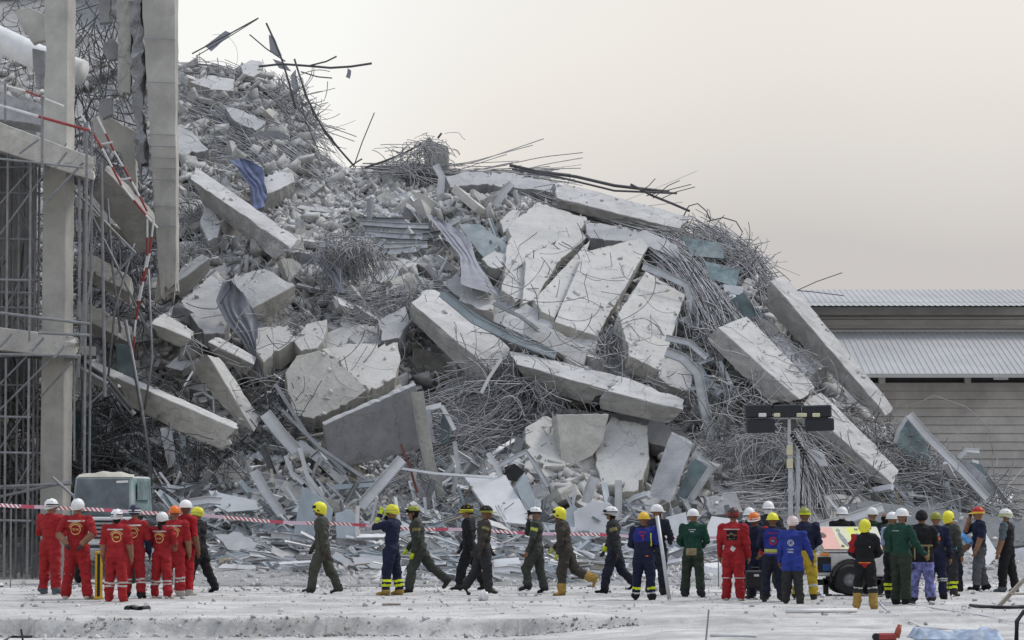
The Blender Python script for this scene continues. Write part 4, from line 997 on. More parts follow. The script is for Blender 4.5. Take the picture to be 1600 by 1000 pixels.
strip('long pale frame bar slanting down over the right-hand rubble', [(1420, 648), (1450, 684), (1500, 734), (1542, 780)], .2, M_SHEET, Y=77.2)
strip('inner shadowed bar of the slanting frame', [(1418, 650), (1404, 672), (1398, 692)], .1, M_ALU, Y=77.4)
strip('white curled strip near the warehouse corner', [(1498, 716), (1510, 704), (1530, 706)], .12, M_SHEET, Y=78.2)
strip('long pale rail behind the generator trailer', [(1268, 826), (1316, 814), (1380, 794)], .22, M_SHEET, Y=72.6)
strip('arched white frame strip behind the white panel', [(762, 738), (790, 722), (822, 706), (836, 726), (856, 760)], .12, M_ALU, Y=75.0)
strip('upright strip leaning left of the arched frame', [(762, 708), (774, 726), (782, 744)], .12, M_SHEET, Y=75.3)
strip('white upright channel behind the yellow helmeted walker', [(916, 786), (922, 764), (930, 746)], .24, M_SHEET, Y=74.6)
strip('narrow white post right of the white channel', [(966, 750), (966, 790), (964, 812)], .16, M_SHEET, Y=74.5)
strip('pale bent sheet strip hanging left of the big pale block', [(414, 646), (436, 676), (462, 706)], .3, M_SHEET, Y=76.8)
strip('drooping white rail below the pale bent strip', [(446, 712), (456, 740), (474, 756)], .1, M_SHEET, Y=76.4)
strip('second drooping rail below the pale bent strip', [(468, 700), (482, 750), (500, 790)], .1, M_SHEET, Y=76.0)
strip('third drooping rail crossing behind the first walker', [(476, 736), (500, 770), (520, 800)], .08, M_SHEET, Y=75.6)
strip('white pipe bundle hanging below the long warm beam', [(256, 668), (262, 700), (268, 730)], .18, M_SHEET, Y=78.0)
strip('second white pipe below the long warm beam', [(264, 668), (270, 706), (272, 726)], .12, M_ALU, Y=77.9)
strip('greenish pipe curving below the long warm beam', [(286, 680), (286, 706), (276, 740)], .14, M_BLUEP, Y=77.9)
strip('pale torn strip above the scrap by the cab', [(296, 786), (326, 782), (346, 784)], .18, M_SHEET, Y=74.2)
strip('dark pole crossing over the hollow left of the first walker', [(430, 600), (480, 680), (540, 740)], .09, M_ALUG, Y=76.3, prof='b')
strip('second dark pole parallel over the hollow', [(440, 640), (500, 700), (570, 748)], .08, M_ALUG, Y=76.2, prof='b')
strip('rust red pole standing by the grey wall slab', [(626, 694), (640, 728), (652, 770)], .05, mat('rust', (0.16, 0.06, 0.05), .8), Y=75.6, prof='b')
strip('tall ragged post at the right edge of the grey wall slab', [(652, 612), (660, 670), (672, 730), (690, 780)], .3, M_WARM, Y=76.6, prof='l')
strip('split upright strip beside the ragged post', [(668, 640), (672, 690), (664, 740)], .16, M_ALU, Y=76.3)
strip('leaning strip right of the ragged post', [(710, 690), (716, 730), (708, 770)], .10, M_ALU, Y=76.0)
strip('thin pale rod across the scrap above the walkers', [(600, 728), (680, 740), (770, 746)], .06, M_SHEET, Y=75.0, prof='b')
# stacked frames half way up the slope
for i, (x0, y0, x1, y1) in enumerate([(562, 350, 670, 356), (566, 358, 672, 364), (570, 366, 660, 372), (586, 376, 656, 380), (600, 386, 668, 384), (556, 344, 640, 346), (600, 394, 650, 390), (640, 372, 690, 366)]):
    strip(('topmost', 'second', 'third', 'fourth', 'fifth', 'left upper', 'lowest', 'right-hand')[i] + ' frame length in the flat aluminium stack half way up the slope', [(x0, y0), ((x0 + x1) / 2, (y0 + y1) / 2 + 1), (x1, y1)], .20, M_ALU if i % 2 == 0 else M_ALUG, off=.9, group='flat stack of frame lengths')
# glass and panels
def panel(label, poly, m, Y, gx=0, gy=.006, th=.03, ragged=1.0, name='glass_panel', cat='glass panel'):
    return slab(name, label, poly, m, Y=Y, gx=gx, gy=gy, thick=th, ragged=ragged, bev=0.004, chip=.004, cat=cat)
panel('green glass sheet lying on the slope beside the long grey cloth', [(716, 350), (750, 350), (780, 372), (800, 388), (796, 404), (764, 412), (740, 384)], M_GLASS, 84.8, gy=.02, ragged=3)
panel('blue green glass pane high on the right shoulder', [(1100, 408), (1156, 420), (1150, 448), (1110, 436)], M_GLASS, 84.6, gy=.01)
panel('paler glass pane just below the right shoulder', [(1066, 370), (1128, 380), (1132, 404), (1080, 400)], M_GLASS, 85.5, gy=.012)
panel('broken green glass corner between the right-hand beams', [(1142, 468), (1162, 456), (1186, 490), (1166, 500)], M_GLASSD, 82.2)
panel('small bright sheet among bars on the right shoulder', [(1130, 444), (1162, 448), (1160, 462), (1132, 456)], M_SHEET, 82.6, name='metal_sheet', cat='metal sheet')
panel('glass triangle in the slanting frame at the right', [(1398, 692), (1420, 650), (1446, 690), (1456, 720), (1424, 720)], M_GLASS, 77.7, gy=.004)
panel('dark blue grey door-like sheet near the warehouse corner', [(1500, 716), (1514, 722), (1560, 762), (1552, 774), (1532, 770), (1504, 738)], M_ALUG, 77.9, name='metal_sheet', cat='metal sheet')
panel('green glass scrap beside the dark sheet near the warehouse', [(1516, 722), (1534, 724), (1546, 742), (1530, 746)], M_GLASS, 78.2)
panel('dark glass in the framed unit leaning on the plain grey slab', [(1056, 776), (1080, 722), (1090, 716), (1108, 730), (1086, 766), (1072, 782)], M_GLASSD, 75.6)
strip('right frame bar of the glazed unit leaning on the grey slab', [(1090, 714), (1113, 728), (1074, 788)], .16, M_ALU, Y=75.5)
panel('large white panel leaning in front of the rubble behind the walkers', [(724, 743), (789, 742), (806, 770), (824, 800), (829, 820), (782, 815), (752, 784)], M_SHEET, 74.0, gy=.016, th=.1, name='wall_board', cat='panel')
panel('blue grey box section standing on the large white panel', [(806, 760), (820, 738), (842, 792), (836, 800), (822, 798)], M_BLUEP, 73.7, gx=.006, th=.35, name='box_section', cat='metal box')
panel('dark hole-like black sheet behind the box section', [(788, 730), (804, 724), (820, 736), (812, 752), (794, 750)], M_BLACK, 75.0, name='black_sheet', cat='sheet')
panel('pale grey sheet standing behind the yellow helmeted walker', [(896, 800), (926, 782), (956, 788), (958, 842), (900, 846)], M_SHEET, 73.0, name='metal_sheet', cat='metal sheet', gy=.004)
panel('blue grey sheet behind the pale sheet', [(876, 802), (896, 788), (908, 800), (904, 830), (880, 826)], M_BLUEP, 73.2, name='metal_sheet', cat='metal sheet')
panel('large pale blue sheet standing left of the first walker', [(456, 850), (472, 760), (504, 778), (520, 796), (514, 840), (490, 862)], M_BLUEP, 73.6, name='metal_sheet', cat='metal sheet', gy=.004)
panel('pale blue sheet behind the striped tape right of the first walker', [(524, 802), (548, 796), (560, 812), (558, 856), (526, 860)], M_BLUEP, 73.3, name='metal_sheet', cat='metal sheet')
panel('white square sheet behind the white hard hat in green', [(1040, 808), (1072, 800), (1076, 836), (1054, 846)], M_SHEET, 72.8, name='metal_sheet', cat='metal sheet')
panel('broad white sheet left of the red overall with arms down', [(1098, 838), (1112, 806), (1152, 812), (1158, 838), (1120, 852)], M_SHEET, 72.6, gy=.012, name='metal_sheet', cat='metal sheet')
panel('silver crumpled sheet behind the mast', [(1262, 702), (1284, 702), (1294, 728), (1264, 730)], M_SHEET, 77.5, name='metal_sheet', cat='metal sheet')
panel('torn blue sheet low behind the red overalls', [(336, 836), (372, 830), (410, 852), (396, 866), (356, 858)], M_ALUG, 72.8, gy=.02, name='metal_sheet', cat='metal sheet', ragged=3)
panel('long grey blue panel lying under the leaning bright strip', [(326, 766), (400, 782), (404, 796), (356, 800), (336, 790)], M_BLUEP, 74.6, gy=.02, name='metal_sheet', cat='metal sheet')
panel('white triangle of sheet on the ground right of the red and yellow helmet', [(1352 + 160, 862), (1536, 826), (1560, 866), (1544, 884)], M_SHEET, 71.0, gy=.015, name='metal_sheet', cat='metal sheet')
panel('teal glass wall scrap behind the scaffold right of the lower ledge', [(180, 536), (206, 540), (208, 592), (184, 586)], M_GLASSD, 80.2)
panel('large dark blue glass behind the left column foot', [(116, 640), (150, 646), (156, 730), (118, 736)], M_GLASSD, 81.5)
panel('green glass strip hung on the bent white bar', [(694, 640), (704, 656), (702, 690), (690, 696), (688, 664)], M_GLASSD, 76.0)

# heaps of scrap strips along the foot of the rubble
SCR = [(230, 470, 760, 880, 70, 'scrap metal strip in the heap behind the red overalls'), (440, 720, 790, 890, 62, 'scrap metal strip in the heap behind the first walkers'),
       (690, 960, 800, 905, 84, 'scrap metal strip in the heap behind the middle walkers'), (950, 1180, 780, 880, 44, 'scrap metal strip in the heap behind the green uniform'),
       (110, 300, 640, 780, 26, 'scrap metal strip above the truck cab'), (380, 560, 660, 780, 22, 'scrap metal strip below the big pale block'),
       (640, 830, 690, 800, 26, 'scrap metal strip right of the grey wall slab'), (560, 820, 330, 480, 22, 'scrap metal strip on the slope around the grey cloth'),
       (1040, 1160, 400, 640, 18, 'scrap metal strip among bars right of the leaning slabs'), (1280, 1580, 740, 850, 24, 'scrap metal strip at the foot of the right-hand slope'),
       (280, 470, 590, 720, 14, 'scrap metal strip under the leaning beams at left')]
def rnd_strip(x0, x1, y0, y1, lmax):
    x = random.uniform(x0, x1); y = y0 + (y1 - y0) * random.random() ** .8
    L = random.uniform(18, lmax); a = random.gauss(-7, 13) if y > 830 else random.gauss(-25, 50)
    dx = L * math.cos(R(a)); dy = -L * math.sin(R(a)); k = random.gauss(0, 5)
    Yc = float(MYs(x, y)) - random.uniform(.1, .7); Yd = random.uniform(-.6, .6)
    return x, L, [P(x - dx / 2, y - dy / 2, Yc - Yd), P(x, y + k, Yc), P(x + dx / 2, y + dy / 2, Yc + Yd)]
MLOOK = {'aluminium': 'silvery', 'aluminium_grey': 'grey', 'sheet_white': 'white', 'blue_panel': 'bluish', 'scaffold_steel': 'dark', 'weathered_wood': 'wooden'}
STUFF = {}
for (x0, x1, y0, y1, n, lab) in SCR:
    items = []
    for q in range(int(n * 3.2)):
        mm = random.choices([M_ALU, M_ALUG, M_SHEET, M_BLUEP, M_STEEL, M_WOOD], [5, 4, 4, 3, 2, .8])[0]; w = random.choice([.05, .07, .10, .14, .2]); pr = random.choice('uulbf'); tw_ = random.uniform(-.8, .8)
        if q < n * .5:
            x, L, pts = rnd_strip(x0, x1, y0, y1, 110)
            o = channel(pts, w + .02, mm, 'metal_strip', lab, 'metal strip', lab.split(' strip ')[1], tw_, pr)
            items.append((o, x, ('long ' if L > 64 else 'short ') + MLOOK[mm.name] + ' scrap strip', lab.split(' strip ')[1]))
        else:
            x, L, pts = rnd_strip(x0, x1, y0, y1, 100)
            o = channel(pts, w * .7, mm, 'metal_strip', None, None, None, tw_, pr); STUFF.setdefault(mm.name, []).append(o)
    number_off(items)
for nm, L in STUFF.items():
    V_, F_, o_ = [], [], 0
    for o in L:
        V_ += [tuple(v.co) for v in o.data.vertices]; F_ += [tuple(i + o_ for i in p.vertices) for p in o.data.polygons]; o_ = len(V_)
        me_ = o.data; bpy.data.objects.remove(o); bpy.data.meshes.remove(me_)
    tag(link('scrap_strips', mesh('scrap_strips', V_, F_), MATS[nm]), MLOOK[nm] + ' slivers of scrap strewn through the heap', 'scrap', kind='stuff')
SHR = [(250, 470, 790, 890, 16, 'sheet scrap behind the red overalls'), (560, 1150, 830, 900, 34, 'sheet scrap at the foot of the heap behind the walkers'), (1090, 1160, 380, 560, 6, 'sheet scrap on the right shoulder of the heap'),
       (600, 820, 300, 470, 14, 'sheet scrap on the slope around the grey cloth'), (1350, 1590, 760, 880, 12, 'sheet scrap behind the right-hand men')]
for (x0, x1, y0, y1, n, lab) in SHR:
    items = []; look, place = lab.split(' scrap ')
    for _ in range(n):
        x = random.uniform(x0, x1); y = random.uniform(y0, y1); w = random.uniform(9, 30); h = random.uniform(3, 10); sk = random.uniform(-14, 14); dy = random.uniform(-9, 9)
        mm = random.choice([M_SHEET, M_ALU, M_BLUEP, M_ALUG, M_ALUG, M_GLASS])
        o = panel(lab, [(x - w, y + h - dy), (x - w + sk, y - h), (x + w + sk, y - h + dy), (x + w, y + h)], mm, float(MYs(x, y)) - random.uniform(.2, .5),
                  gx=random.uniform(-.01, .01), gy=random.uniform(.005, .04), th=.03, ragged=.6, name='metal_sheet', cat='metal sheet'); o['group'] = 'loose sheets ' + place
        items.append((o, x, ('large ' if w > 20 else 'small ') + dict(MLOOK, green_glass='green')[mm.name] + ' ' + look + ' scrap', place))
    number_off(items)
# ------------------------------------------------------------------ warehouse at the right
WY = 132.0
def WX(px, Y=WY): return float(PV(px, 700, Y)[0])
def WZ(py, Y=WY): return float(PV(1400, py, Y)[2])
M_ROOF = mat('warehouse_roof', (0.38, 0.378, 0.378), 0.55, 0.10, 0.6, 0.12, 0.1, 10, 0.01, metal=0.2, spec=0.4)
M_SIDE = mat('warehouse_siding', (0.44, 0.425, 0.405), 0.7, 0.16, 0.9, 0.28, 0.15, 8, 0.01)
M_SIDE2 = mat('warehouse_wall', (0.31, 0.30, 0.288), 0.75, 0.10, 0.5, 0.2, 0.15, 8, 0.01)
M_GAPSHADE = mat('eave_gap_shade', (0.05, 0.05, 0.05), 0.9, 0.2, 3.0)  # near-black colour paints the shade in the gap under the eave
wx0, wx1 = WX(980), WX(1820)
wh = empty('warehouse', ((wx0 + wx1) / 2, WY, 0))
tag(wh, 'long pale warehouse with two tiers of ribbed metal roof behind the heap', 'warehouse')
inv = Matrix.Translation(Vector(wh.location)).inverted()
def wpart(mb, name, m, parent=None, **k):
    o = mb.build(name, m, wh if parent is None else parent, **k)
    o.data.transform(inv); return o
def ribbed(y0, z0, y1, z1, x0, x1, pitch=0.25, h=0.03):
    b = MB(); n = int((x1 - x0) / pitch)
    prof = [(0, 0), (.55, 0), (.66, 1), (.86, 1), (.97, 0)]
    V = []; xs_ = []
    for i in range(n):
        for (t, q) in prof: xs_.append((x0 + (i + t) * pitch, q * h))
    sl = Vector((0, z0 - z1, y1 - y0)).normalized()
    for (x, q) in xs_:
        V.append((x, y0 + sl.y * q, z0 + sl.z * q)); V.append((x, y1 + sl.y * q, z1 + sl.z * q))
    F = [(2 * i, 2 * i + 2, 2 * i + 3, 2 * i + 1) for i in range(len(xs_) - 1)]
    b.add(V, F)
    o_ = len(V)
    b.add([(x0, y0, z0 - .06), (x1, y0, z0 - .06), (x1, y1, z1 - .06), (x0, y1, z1 - .06)], [(0, 1, 2, 3)])
    return b
ze, zt = WZ(585, WY - 1.6), WZ(520, WY + 6)
r1 = wpart(ribbed(WY - 1.6, ze, WY + 6, zt, wx0, wx1), 'lower_roof', M_ROOF)
b = MB(); b.box(((wx0 + wx1) / 2, WY - 1.63, ze - .05), (wx1 - wx0, .08, .16)); wpart(b, 'gutter', M_ROOF, r1).matrix_parent_inverse = Matrix()
zu0, zu1 = WZ(478, WY + 5.2), WZ(453, WY + 11)
r2 = wpart(ribbed(WY + 5.2, zu0, WY + 11, zu1, wx0 - 3, wx1), 'upper_roof', M_ROOF)
b = MB(); b.box(((wx0 + wx1) / 2, WY + 6.6, (zt + zu0) / 2), (wx1 - wx0, .3, zu0 - zt + .5)); wpart(b, 'clerestory_wall', M_SIDE2)
for k, py_ in enumerate((486, 497, 504, 511)):
    b = MB(); z = WZ(py_, WY + 6.3); b.box(((wx0 + wx1) / 2, WY + 6.38 - .04 * (k % 2), z), (wx1 - wx0, .12, (.34, .10, .26, .14)[k])); wpart(b, 'louvre', M_SIDE if k % 2 == 0 else M_SIDE2, bevel=.01)
b = MB(); b.box(((wx0 + wx1) / 2, WY + 6.4, WZ(517, WY + 6.3)), (wx1 - wx0, .1, .12)); wpart(b, 'flashing', M_ROOF)
b = MB(); b.box(((wx0 + wx1) / 2, WY + .35, (ze + .34) / 2), (wx1 - wx0, .3, ze + .34)); wpart(b, 'gap_shade_wall', M_GAPSHADE)  # wall behind the siding, carries the eave shade in its colour
zs = WZ(598); hp = (WZ(598) - WZ(611.2))
i = 0; z = zs
while z > 0.2:
    b = MB(); tilt = .05
    V = [(wx0, WY + .02, z), (wx1, WY + .02, z), (wx1, WY - tilt, z - hp * .97), (wx0, WY - tilt, z - hp * .97), (wx0, WY + .12, z), (wx1, WY + .12, z), (wx1, WY + .02, z - hp * .97), (wx0, WY + .02, z - hp * .97)]
    b.add(V, [(0, 3, 2, 1), (4, 5, 6, 7), (0, 1, 5, 4), (3, 7, 6, 2), (0, 4, 7, 3), (1, 2, 6, 5)])
    wpart(b, 'siding_panel', M_SIDE); z -= hp; i += 1
for px_ in (1378, 1512, 1650):
    b = MB(); b.box((WX(px_), WY - .1, (zs + ze) / 2), (.26, .3, ze - zs + .1)); wpart(b, 'eave_post', M_SIDE)
b = MB(); b.box((WX(1563), WY - .3, WZ(592)), (.6, .1, .10)); wpart(b, 'sign_plate', M_WHITE)

# ------------------------------------------------------------------ standing frame at the left
fr = empty('ruined_building', (-12.3, 76.5, 0))
tag(fr, 'standing concrete frame with a tall smooth column and two floor ledges at far left', 'building frame')
finv = Matrix.Translation(Vector(fr.location)).inverted()
def prism_px(A, B, C, Yb, YA, YC, m, name, parent=None, br=(0, 0), rough=.006, inv=None, seg=.3):
    cs = []
    for e in (0, 1):
        a_ = PV(*A[e], YA[e]); b_ = PV(*B[e], Yb[e]); c_ = PV(*C[e], YC[e]); cs.append([a_, b_, c_, a_ + c_ - b_])
    _seed[0] += 3
    V, F = rough_prism(cs[0], cs[1], seg, rough, br, .015, _seed[0])
    me = mesh(name, V, F); fix_normals(me)
    if inv is not None: me.transform(inv)
    return link(name, me, m, parent)
# column: left-front edge A, corner edge B, right edge C (bottom, top)
ca = prism_px([(61, 905), (70, -30)], [(97, 905), (106, -30)], [(111, 905), (119, -30)], (76, 76), (76.15, 76.15), (76.5, 76.5), M_COLM, 'column', fr, inv=finv)
# ledges: lower-front, upper-front, upper-back edges running away to the right
prism_px([(-60, 216), (146, 282)], [(-60, 168), (146, 246)], [(-60, 174), (146, 250)], (74.2, 75.4), (74.2, 75.4), (76.3, 77.5), M_CRM, 'floor_edge', fr, inv=finv, br=(0, .08))
prism_px([(-60, 541), (120, 560)], [(-60, 504), (120, 526)], [(-60, 507), (120, 528)], (74.4, 75.4), (74.4, 75.4), (76.3, 77.3), M_CRM, 'floor_edge', fr, inv=finv, br=(0, .05))
# floors behind the edges
for (yl, yr, th) in ((214, 258, .22), (541, 556, .22)):
    q = [PV(-60, yl, 75.9), PV(150, yr, 76.9), PV(130, yr + 8, 83.0), PV(-60, yl + 14, 83.0)]
    b = MB(); V = [Vector(p) for p in q] + [Vector(p) + Vector((0, 0, th)) for p in q]
    b.add(V, [(0, 1, 2, 3), (7, 6, 5, 4), (0, 4, 5, 1), (1, 5, 6, 2), (2, 6, 7, 3), (3, 7, 4, 0)])
    o = b.build('floor_slab', M_COLM, fr); o.data.transform(finv)
for (yl0, yl1) in ((190, 540), (545, 850)):      # walls added deep inside to darken the bay behind the scaffold
    q = [PV(-90, yl1, 82.6), PV(56, yl1, 83.4), PV(56, yl0, 83.4), PV(-90, yl0, 82.6)]
    b = MB(); V = [Vector(p) for p in q] + [Vector(p) + Vector((0, .25, 0)) for p in q]; b.add(V, [(0, 1, 2, 3), (7, 6, 5, 4), (0, 4, 5, 1), (1, 5, 6, 2), (2, 6, 7, 3), (3, 7, 4, 0)])
    o = b.build('added_inner_wall', M_GREY, fr); o.data.transform(finv)
b = MB(); zt_w = float(PV(-80, 190, 76)[2]); xw = float(PV(-95, 500, 74)[0])
b.box((xw - .6, 79.0, zt_w / 2), (.3, 9.5, zt_w)); o = b.build('unseen_shade_wall', M_COLM, fr); o.data.transform(finv)  # wall added out of view to block sky light from the left
# tall broken pillar group
pl_ = empty('broken_pillar', tuple(PV(246, 470, 80.0)))
tag(pl_, 'tall broken concrete pillar with torn left edge rising out of the frame top', 'pillar')
pinv = Matrix.Translation(Vector(pl_.location)).inverted()
prism_px([(248, 440), (220, -30)], [(276, 430), (273, -30)], [(280, 429), (278, -30)], (79.6, 79.6), (79.7, 79.7), (80.4, 80.4), M_COLM, 'shaft', pl_, br=(.5, 0), rough=.014, inv=pinv)
_n = 24
prism_px([(214, 262), (204, -30)], [(226, 262), (221, -30)], [(230, 262), (224, -30)], (79.9, 79.9), (80.0, 80.0), (80.5, 80.5), M_GREY, 'torn_edge', pl_, br=(.4, 0), rough=.09, inv=pinv, seg=.12)
prism_px([(184, 140), (182, -30)], [(205, 132), (206, -30)], [(208, 132), (210, -30)], (80.2, 80.2), (80.3, 80.3), (80.8, 80.8), M_WARM, 'broken_wing', pl_, br=(.4, 0), rough=.03, inv=pinv)
prism_px([(240, 472), (246, 424)], [(276, 460), (274, 424)], [(280, 458), (278, 424)], (79.75, 79.75), (79.9, 79.9), (80.5, 80.5), M_COLM, 'cracked_foot', pl_, br=(.25, .1), rough=.03, inv=pinv)
for y in (60, 128, 210, 228, 246, 262, 280, 322, 352):                     # casting joints
    b = MB(); c0, c1 = PV(220 + y * .06, y, 79.58), PV(273 + y * .006, y + 1, 79.56)
    b.tube([c0, c1], .012, 5); o = b.build('casting_joint', M_GREY, pl_); o.data.transform(pinv)
# hanging broken wall pieces around it
slab('wall_fragment', 'brown ragged wall fragment hanging left of the smooth column top', [(24, 18), (44, 10), (70, 22), (72, 62), (52, 68), (38, 52), (30, 34)], M_COLM, Y=77.6, gy=0, thick=.3, ragged=3, cat='wall fragment')
slab('wall_fragment', 'ragged dark wall fragment below the brown one beside the column', [(50, 76), (70, 80), (70, 140), (56, 132), (52, 108)], M_GREY, Y=77.8, gy=0, thick=.3, ragged=3, cat='wall fragment')
slab('wall_fragment', 'ragged dark piece hanging at the top between column and pillar', [(152, -10), (172, -10), (174, 34), (156, 36)], M_GREY, Y=80.6, gy=0, thick=.3, ragged=3, cat='wall fragment')
slab('wall_fragment', 'lump of concrete hanging on bars between column and pillar', [(162, 66), (176, 60), (186, 72), (184, 92), (168, 94), (160, 80)], M_GREY, Y=80.6, gy=0, thick=.3, ragged=3, cat='wall fragment')
slab('wall_fragment', 'second lump hanging on bars between column and pillar', [(158, 156), (176, 150), (176, 178), (160, 186), (152, 172)], M_GREY, Y=80.6, gy=0, thick=.3, ragged=3, cat='wall fragment')
slab('wall_fragment', 'dark ragged wall under the torn pillar edge', [(142, 186), (160, 176), (214, 206), (212, 300), (200, 296), (190, 240), (150, 222)], M_COLM, Y=81.2, gy=0, thick=.3, ragged=4, cat='wall fragment')
slab('wall_fragment', 'dark floor piece on the upper ledge left of the column', [(0, 146), (40, 150), (64, 166), (66, 196), (30, 190), (-10, 186)], M_GREY, Y=78.0, gy=.01, thick=.3, ragged=3, cat='wall fragment')
# white pipe
b = MB(); b.tube([PV(-60, 36, 82), PV(0, 62, 81.7), PV(60, 90, 81.4), PV(128, 114, 81.0)], .34, 20)
tag(b.build('white_pipe', M_WHITE, sm=True), 'thick white pipe sloping down behind the column top', 'pipe')

# ------------------------------------------------------------------ scaffold
UC = MB(); UC.lathe([(0, 0), (1, 0), (1, 1), (0, 1)], 8); _uc = UC.build('pole', M_STEEL); UCM = _uc.data; bpy.data.objects.remove(_uc)
def pole(parent, p0, p1, r=.03, name='pole', m=None):
    p0 = Vector(p0); p1 = Vector(p1); d = p1 - p0
    o = bpy.data.objects.new(name, UCM); COL.objects.link(o)
    q = d.to_track_quat('Z', 'Y')
    o.parent = parent
    o.matrix_local = Matrix.Translation(p0 - parent.location) @ q.to_matrix().to_4x4() @ Matrix.Diagonal((r, r, d.length, 1))
    return o
sc1 = empty('scaffold', (-12.6, 77.0, 0)); tag(sc1, 'steel tube scaffold under the floor ledges at far left', 'scaffold')
def floor_at(px, Y): return Vector((float(PV(px, 700, Y)[0]), Y, 0))
for Y, lst in ((75.0, (8, 44, 132)), (76.6, (-18, 26, 52, 140)), (78.2, (0, 36, 58)), (79.8, (16, 46, 128))):
    for px_ in lst:
        f_ = floor_at(px_, Y); top_y = 560 if px_ < 100 else 190
        z1 = float(PV(px_, top_y, Y)[2]); pole(sc1, (f_.x, Y, 0), (f_.x, Y, z1))
        if px_ < 100:
            z2 = float(PV(px_, 540, Y)[2]); z3 = float(PV(px_, 236, Y)[2])
            pole(sc1, (f_.x, Y, z2 + .1), (f_.x, Y, z3))
for Y in (75.0, 76.6, 78.2, 79.8):
    for py_ in (300, 372, 436, 456, 480, 600, 650, 706, 762, 812):
        if (py_ * 7 + int(Y * 10)) % 3 == 0: continue
        pole(sc1, PV(-40, py_, Y), PV(random.choice((58, 62, 112)) if Y > 76 else 48, py_ + 2, Y), .026, 'ledger')
for (a_, c_, Y) in [((-10, 330), (60, 250), 75.1), ((0, 366), (104, 224), 75.1), ((-10, 420), (54, 330), 76.7), ((4, 492), (50, 404), 76.5), ((22, 300), (66, 420), 78.0), ((0, 600), (62, 536), 75.0), ((0, 640), (100, 540), 75.1),
                    ((0, 700), (64, 610), 76.4), ((4, 800), (60, 700), 76.4), ((0, 560), (54, 680), 78.0), ((10, 690), (58, 810), 78.1), ((20, 500), (46, 420), 78.3), ((112, 566), (64, 620), 75.3), ((0, 250), (50, 300), 78.4), ((20, 770), (60, 640), 79.6), ((-20, 620), (40, 760), 79.7)]:
    pole(sc1, PV(*a_, Y), PV(*c_, Y + .2), .024, 'brace')
for (a_, c_, Y, r) in [((124, 226), (124, 500), 75.5, .035), ((158, 254), (164, 620), 76.4, .04), ((146, 262), (122, 590), 76.0, .03), ((148, 400), (116, 600), 75.6, .03), ((66, 150), (66, 262), 74.0, .035), ((8, 130), (8, 190), 74.0, .03), ((116, 720), (116, 560), 75.6, .025)]:
    pole(sc1, PV(*a_, Y), PV(*c_, Y), r, 'upright')
for (a_, c_, Y, r) in [((-40, 244), (130, 262), 74.3, .025), ((-40, 262), (140, 258), 75.6, .025), ((-40, 553), (126, 556), 74.4, .03), ((-40, 558), (128, 552), 75.6, .03), ((30, 240), (60, 218), 74.1, .025), ((86, 262), (104, 238), 74.1, .03), ((0, 542), (18, 522), 74.2, .03), ((50, 548), (68, 528), 74.2, .03), ((84, 560), (100, 542), 74.2, .03),
                      ((68, 320), (130, 254), 74.9, .03), ((110, 292), (212, 396), 77.4, .03), ((130, 300), (196, 386), 77.5, .025), ((170, 440), (210, 396), 77.4, .03), ((130, 640), (172, 602), 77.0, .03), ((100, 560), (168, 600), 77.0, .05), ((140, 570), (210, 648), 77.3, .06)]:
    pole(sc1, PV(*a_, Y), PV(*c_, Y + .1), r, 'brace')
for (a_, c_, Y) in [((-40, 484), (140, 506), 74.3), ((60, 520), (140, 524), 74.3), ((-40, 762), (112, 756), 75.2), ((0, 776), (112, 752), 75.4), ((82, 746), (118, 778), 75.1)]:
    pole(sc1, PV(*a_, Y), PV(*c_, Y), .034, 'guard_rail')
# long twisted poles hanging in the hollow
for k, (pts, Y, r, lab) in enumerate([([(168, 310), (176, 420), (188, 520)], 78.8, .03, 'thin'), ([(140, 330), (190, 430), (232, 520)], 78.6, .035, 'slanting'), ([(210, 380), (180, 480), (168, 600)], 78.4, .03, 'leaning'), ([(196, 500), (214, 600), (232, 700), (236, 760)], 77.6, .045, 'dark bowed'),
                                     ([(204, 540), (222, 640), (238, 740)], 77.5, .035, 'second bowed'), ([(232, 420), (238, 560), (226, 640)], 77.8, .03, 'dangling')]):
    wire(lab + ' scaffold tube hanging loose in the hollow behind the column', pts, r, M_STEEL, 'loose_tube', 'tube', Y=Y)
wire('straight dark pole leaning across the hollow behind the column', [(120, 560), (164, 588), (206, 640)], .05, M_REBARD, 'loose_tube', 'tube', Y=77.2)

# railing and striped poles
def striped(name, label, segs, cat, r=.035, step=.42):
    e = empty(name, tuple(P(*segs[0][0][0], segs[0][1])))
    tag(e, label, cat)
    iv = Matrix.Translation(Vector(e.location)).inverted()
    for pts, Y in segs:
        p = [P(x, y, Y) for x, y in pts]; k = 0
        for a_, c_ in zip(p[:-1], p[1:]):
            n = max(1, round((c_ - a_).length / step))
            for i in range(n):
                b_ = MB(); b_.tube([a_.lerp(c_, i / n), a_.lerp(c_, (i + 1) / n)], r, 8); k += 1
                b_.build('white_band' if k % 2 else 'red_band', M_WHITE if k % 2 else M_RED, e).data.transform(iv)
    return e
striped('guard_rail', 'red and white guard rail above the upper ledge at far left', [([(10, 134), (40, 142), (100, 166)], 74.2)], 'guard rail', .022)
striped('guard_rail', 'grey white lower guard rail on the upper ledge at far left', [([(-30, 156), (60, 182), (140, 204)], 74.0)], 'guard rail', .035, 3.0)
striped('striped_ladder', 'red and white striped ladder sliding down left of the tall pillar', [([(126, 178), (160, 232), (190, 290), (228, 336), (246, 356)], 78.6), ([(152, 182), (178, 236), (206, 284), (230, 330)], 78.9), ([(156, 226), (176, 222)], 78.7), ([(186, 282), (204, 278)], 78.7)], 'ladder', .028, .5)
striped('striped_pole', 'red and white striped pole dangling down from the ladder foot', [([(240, 344), (234, 396), (224, 440), (212, 500), (208, 552)], 78.5), ([(230, 342), (230, 400), (216, 470), (210, 520)], 78.7)], 'pole', .026, .45)

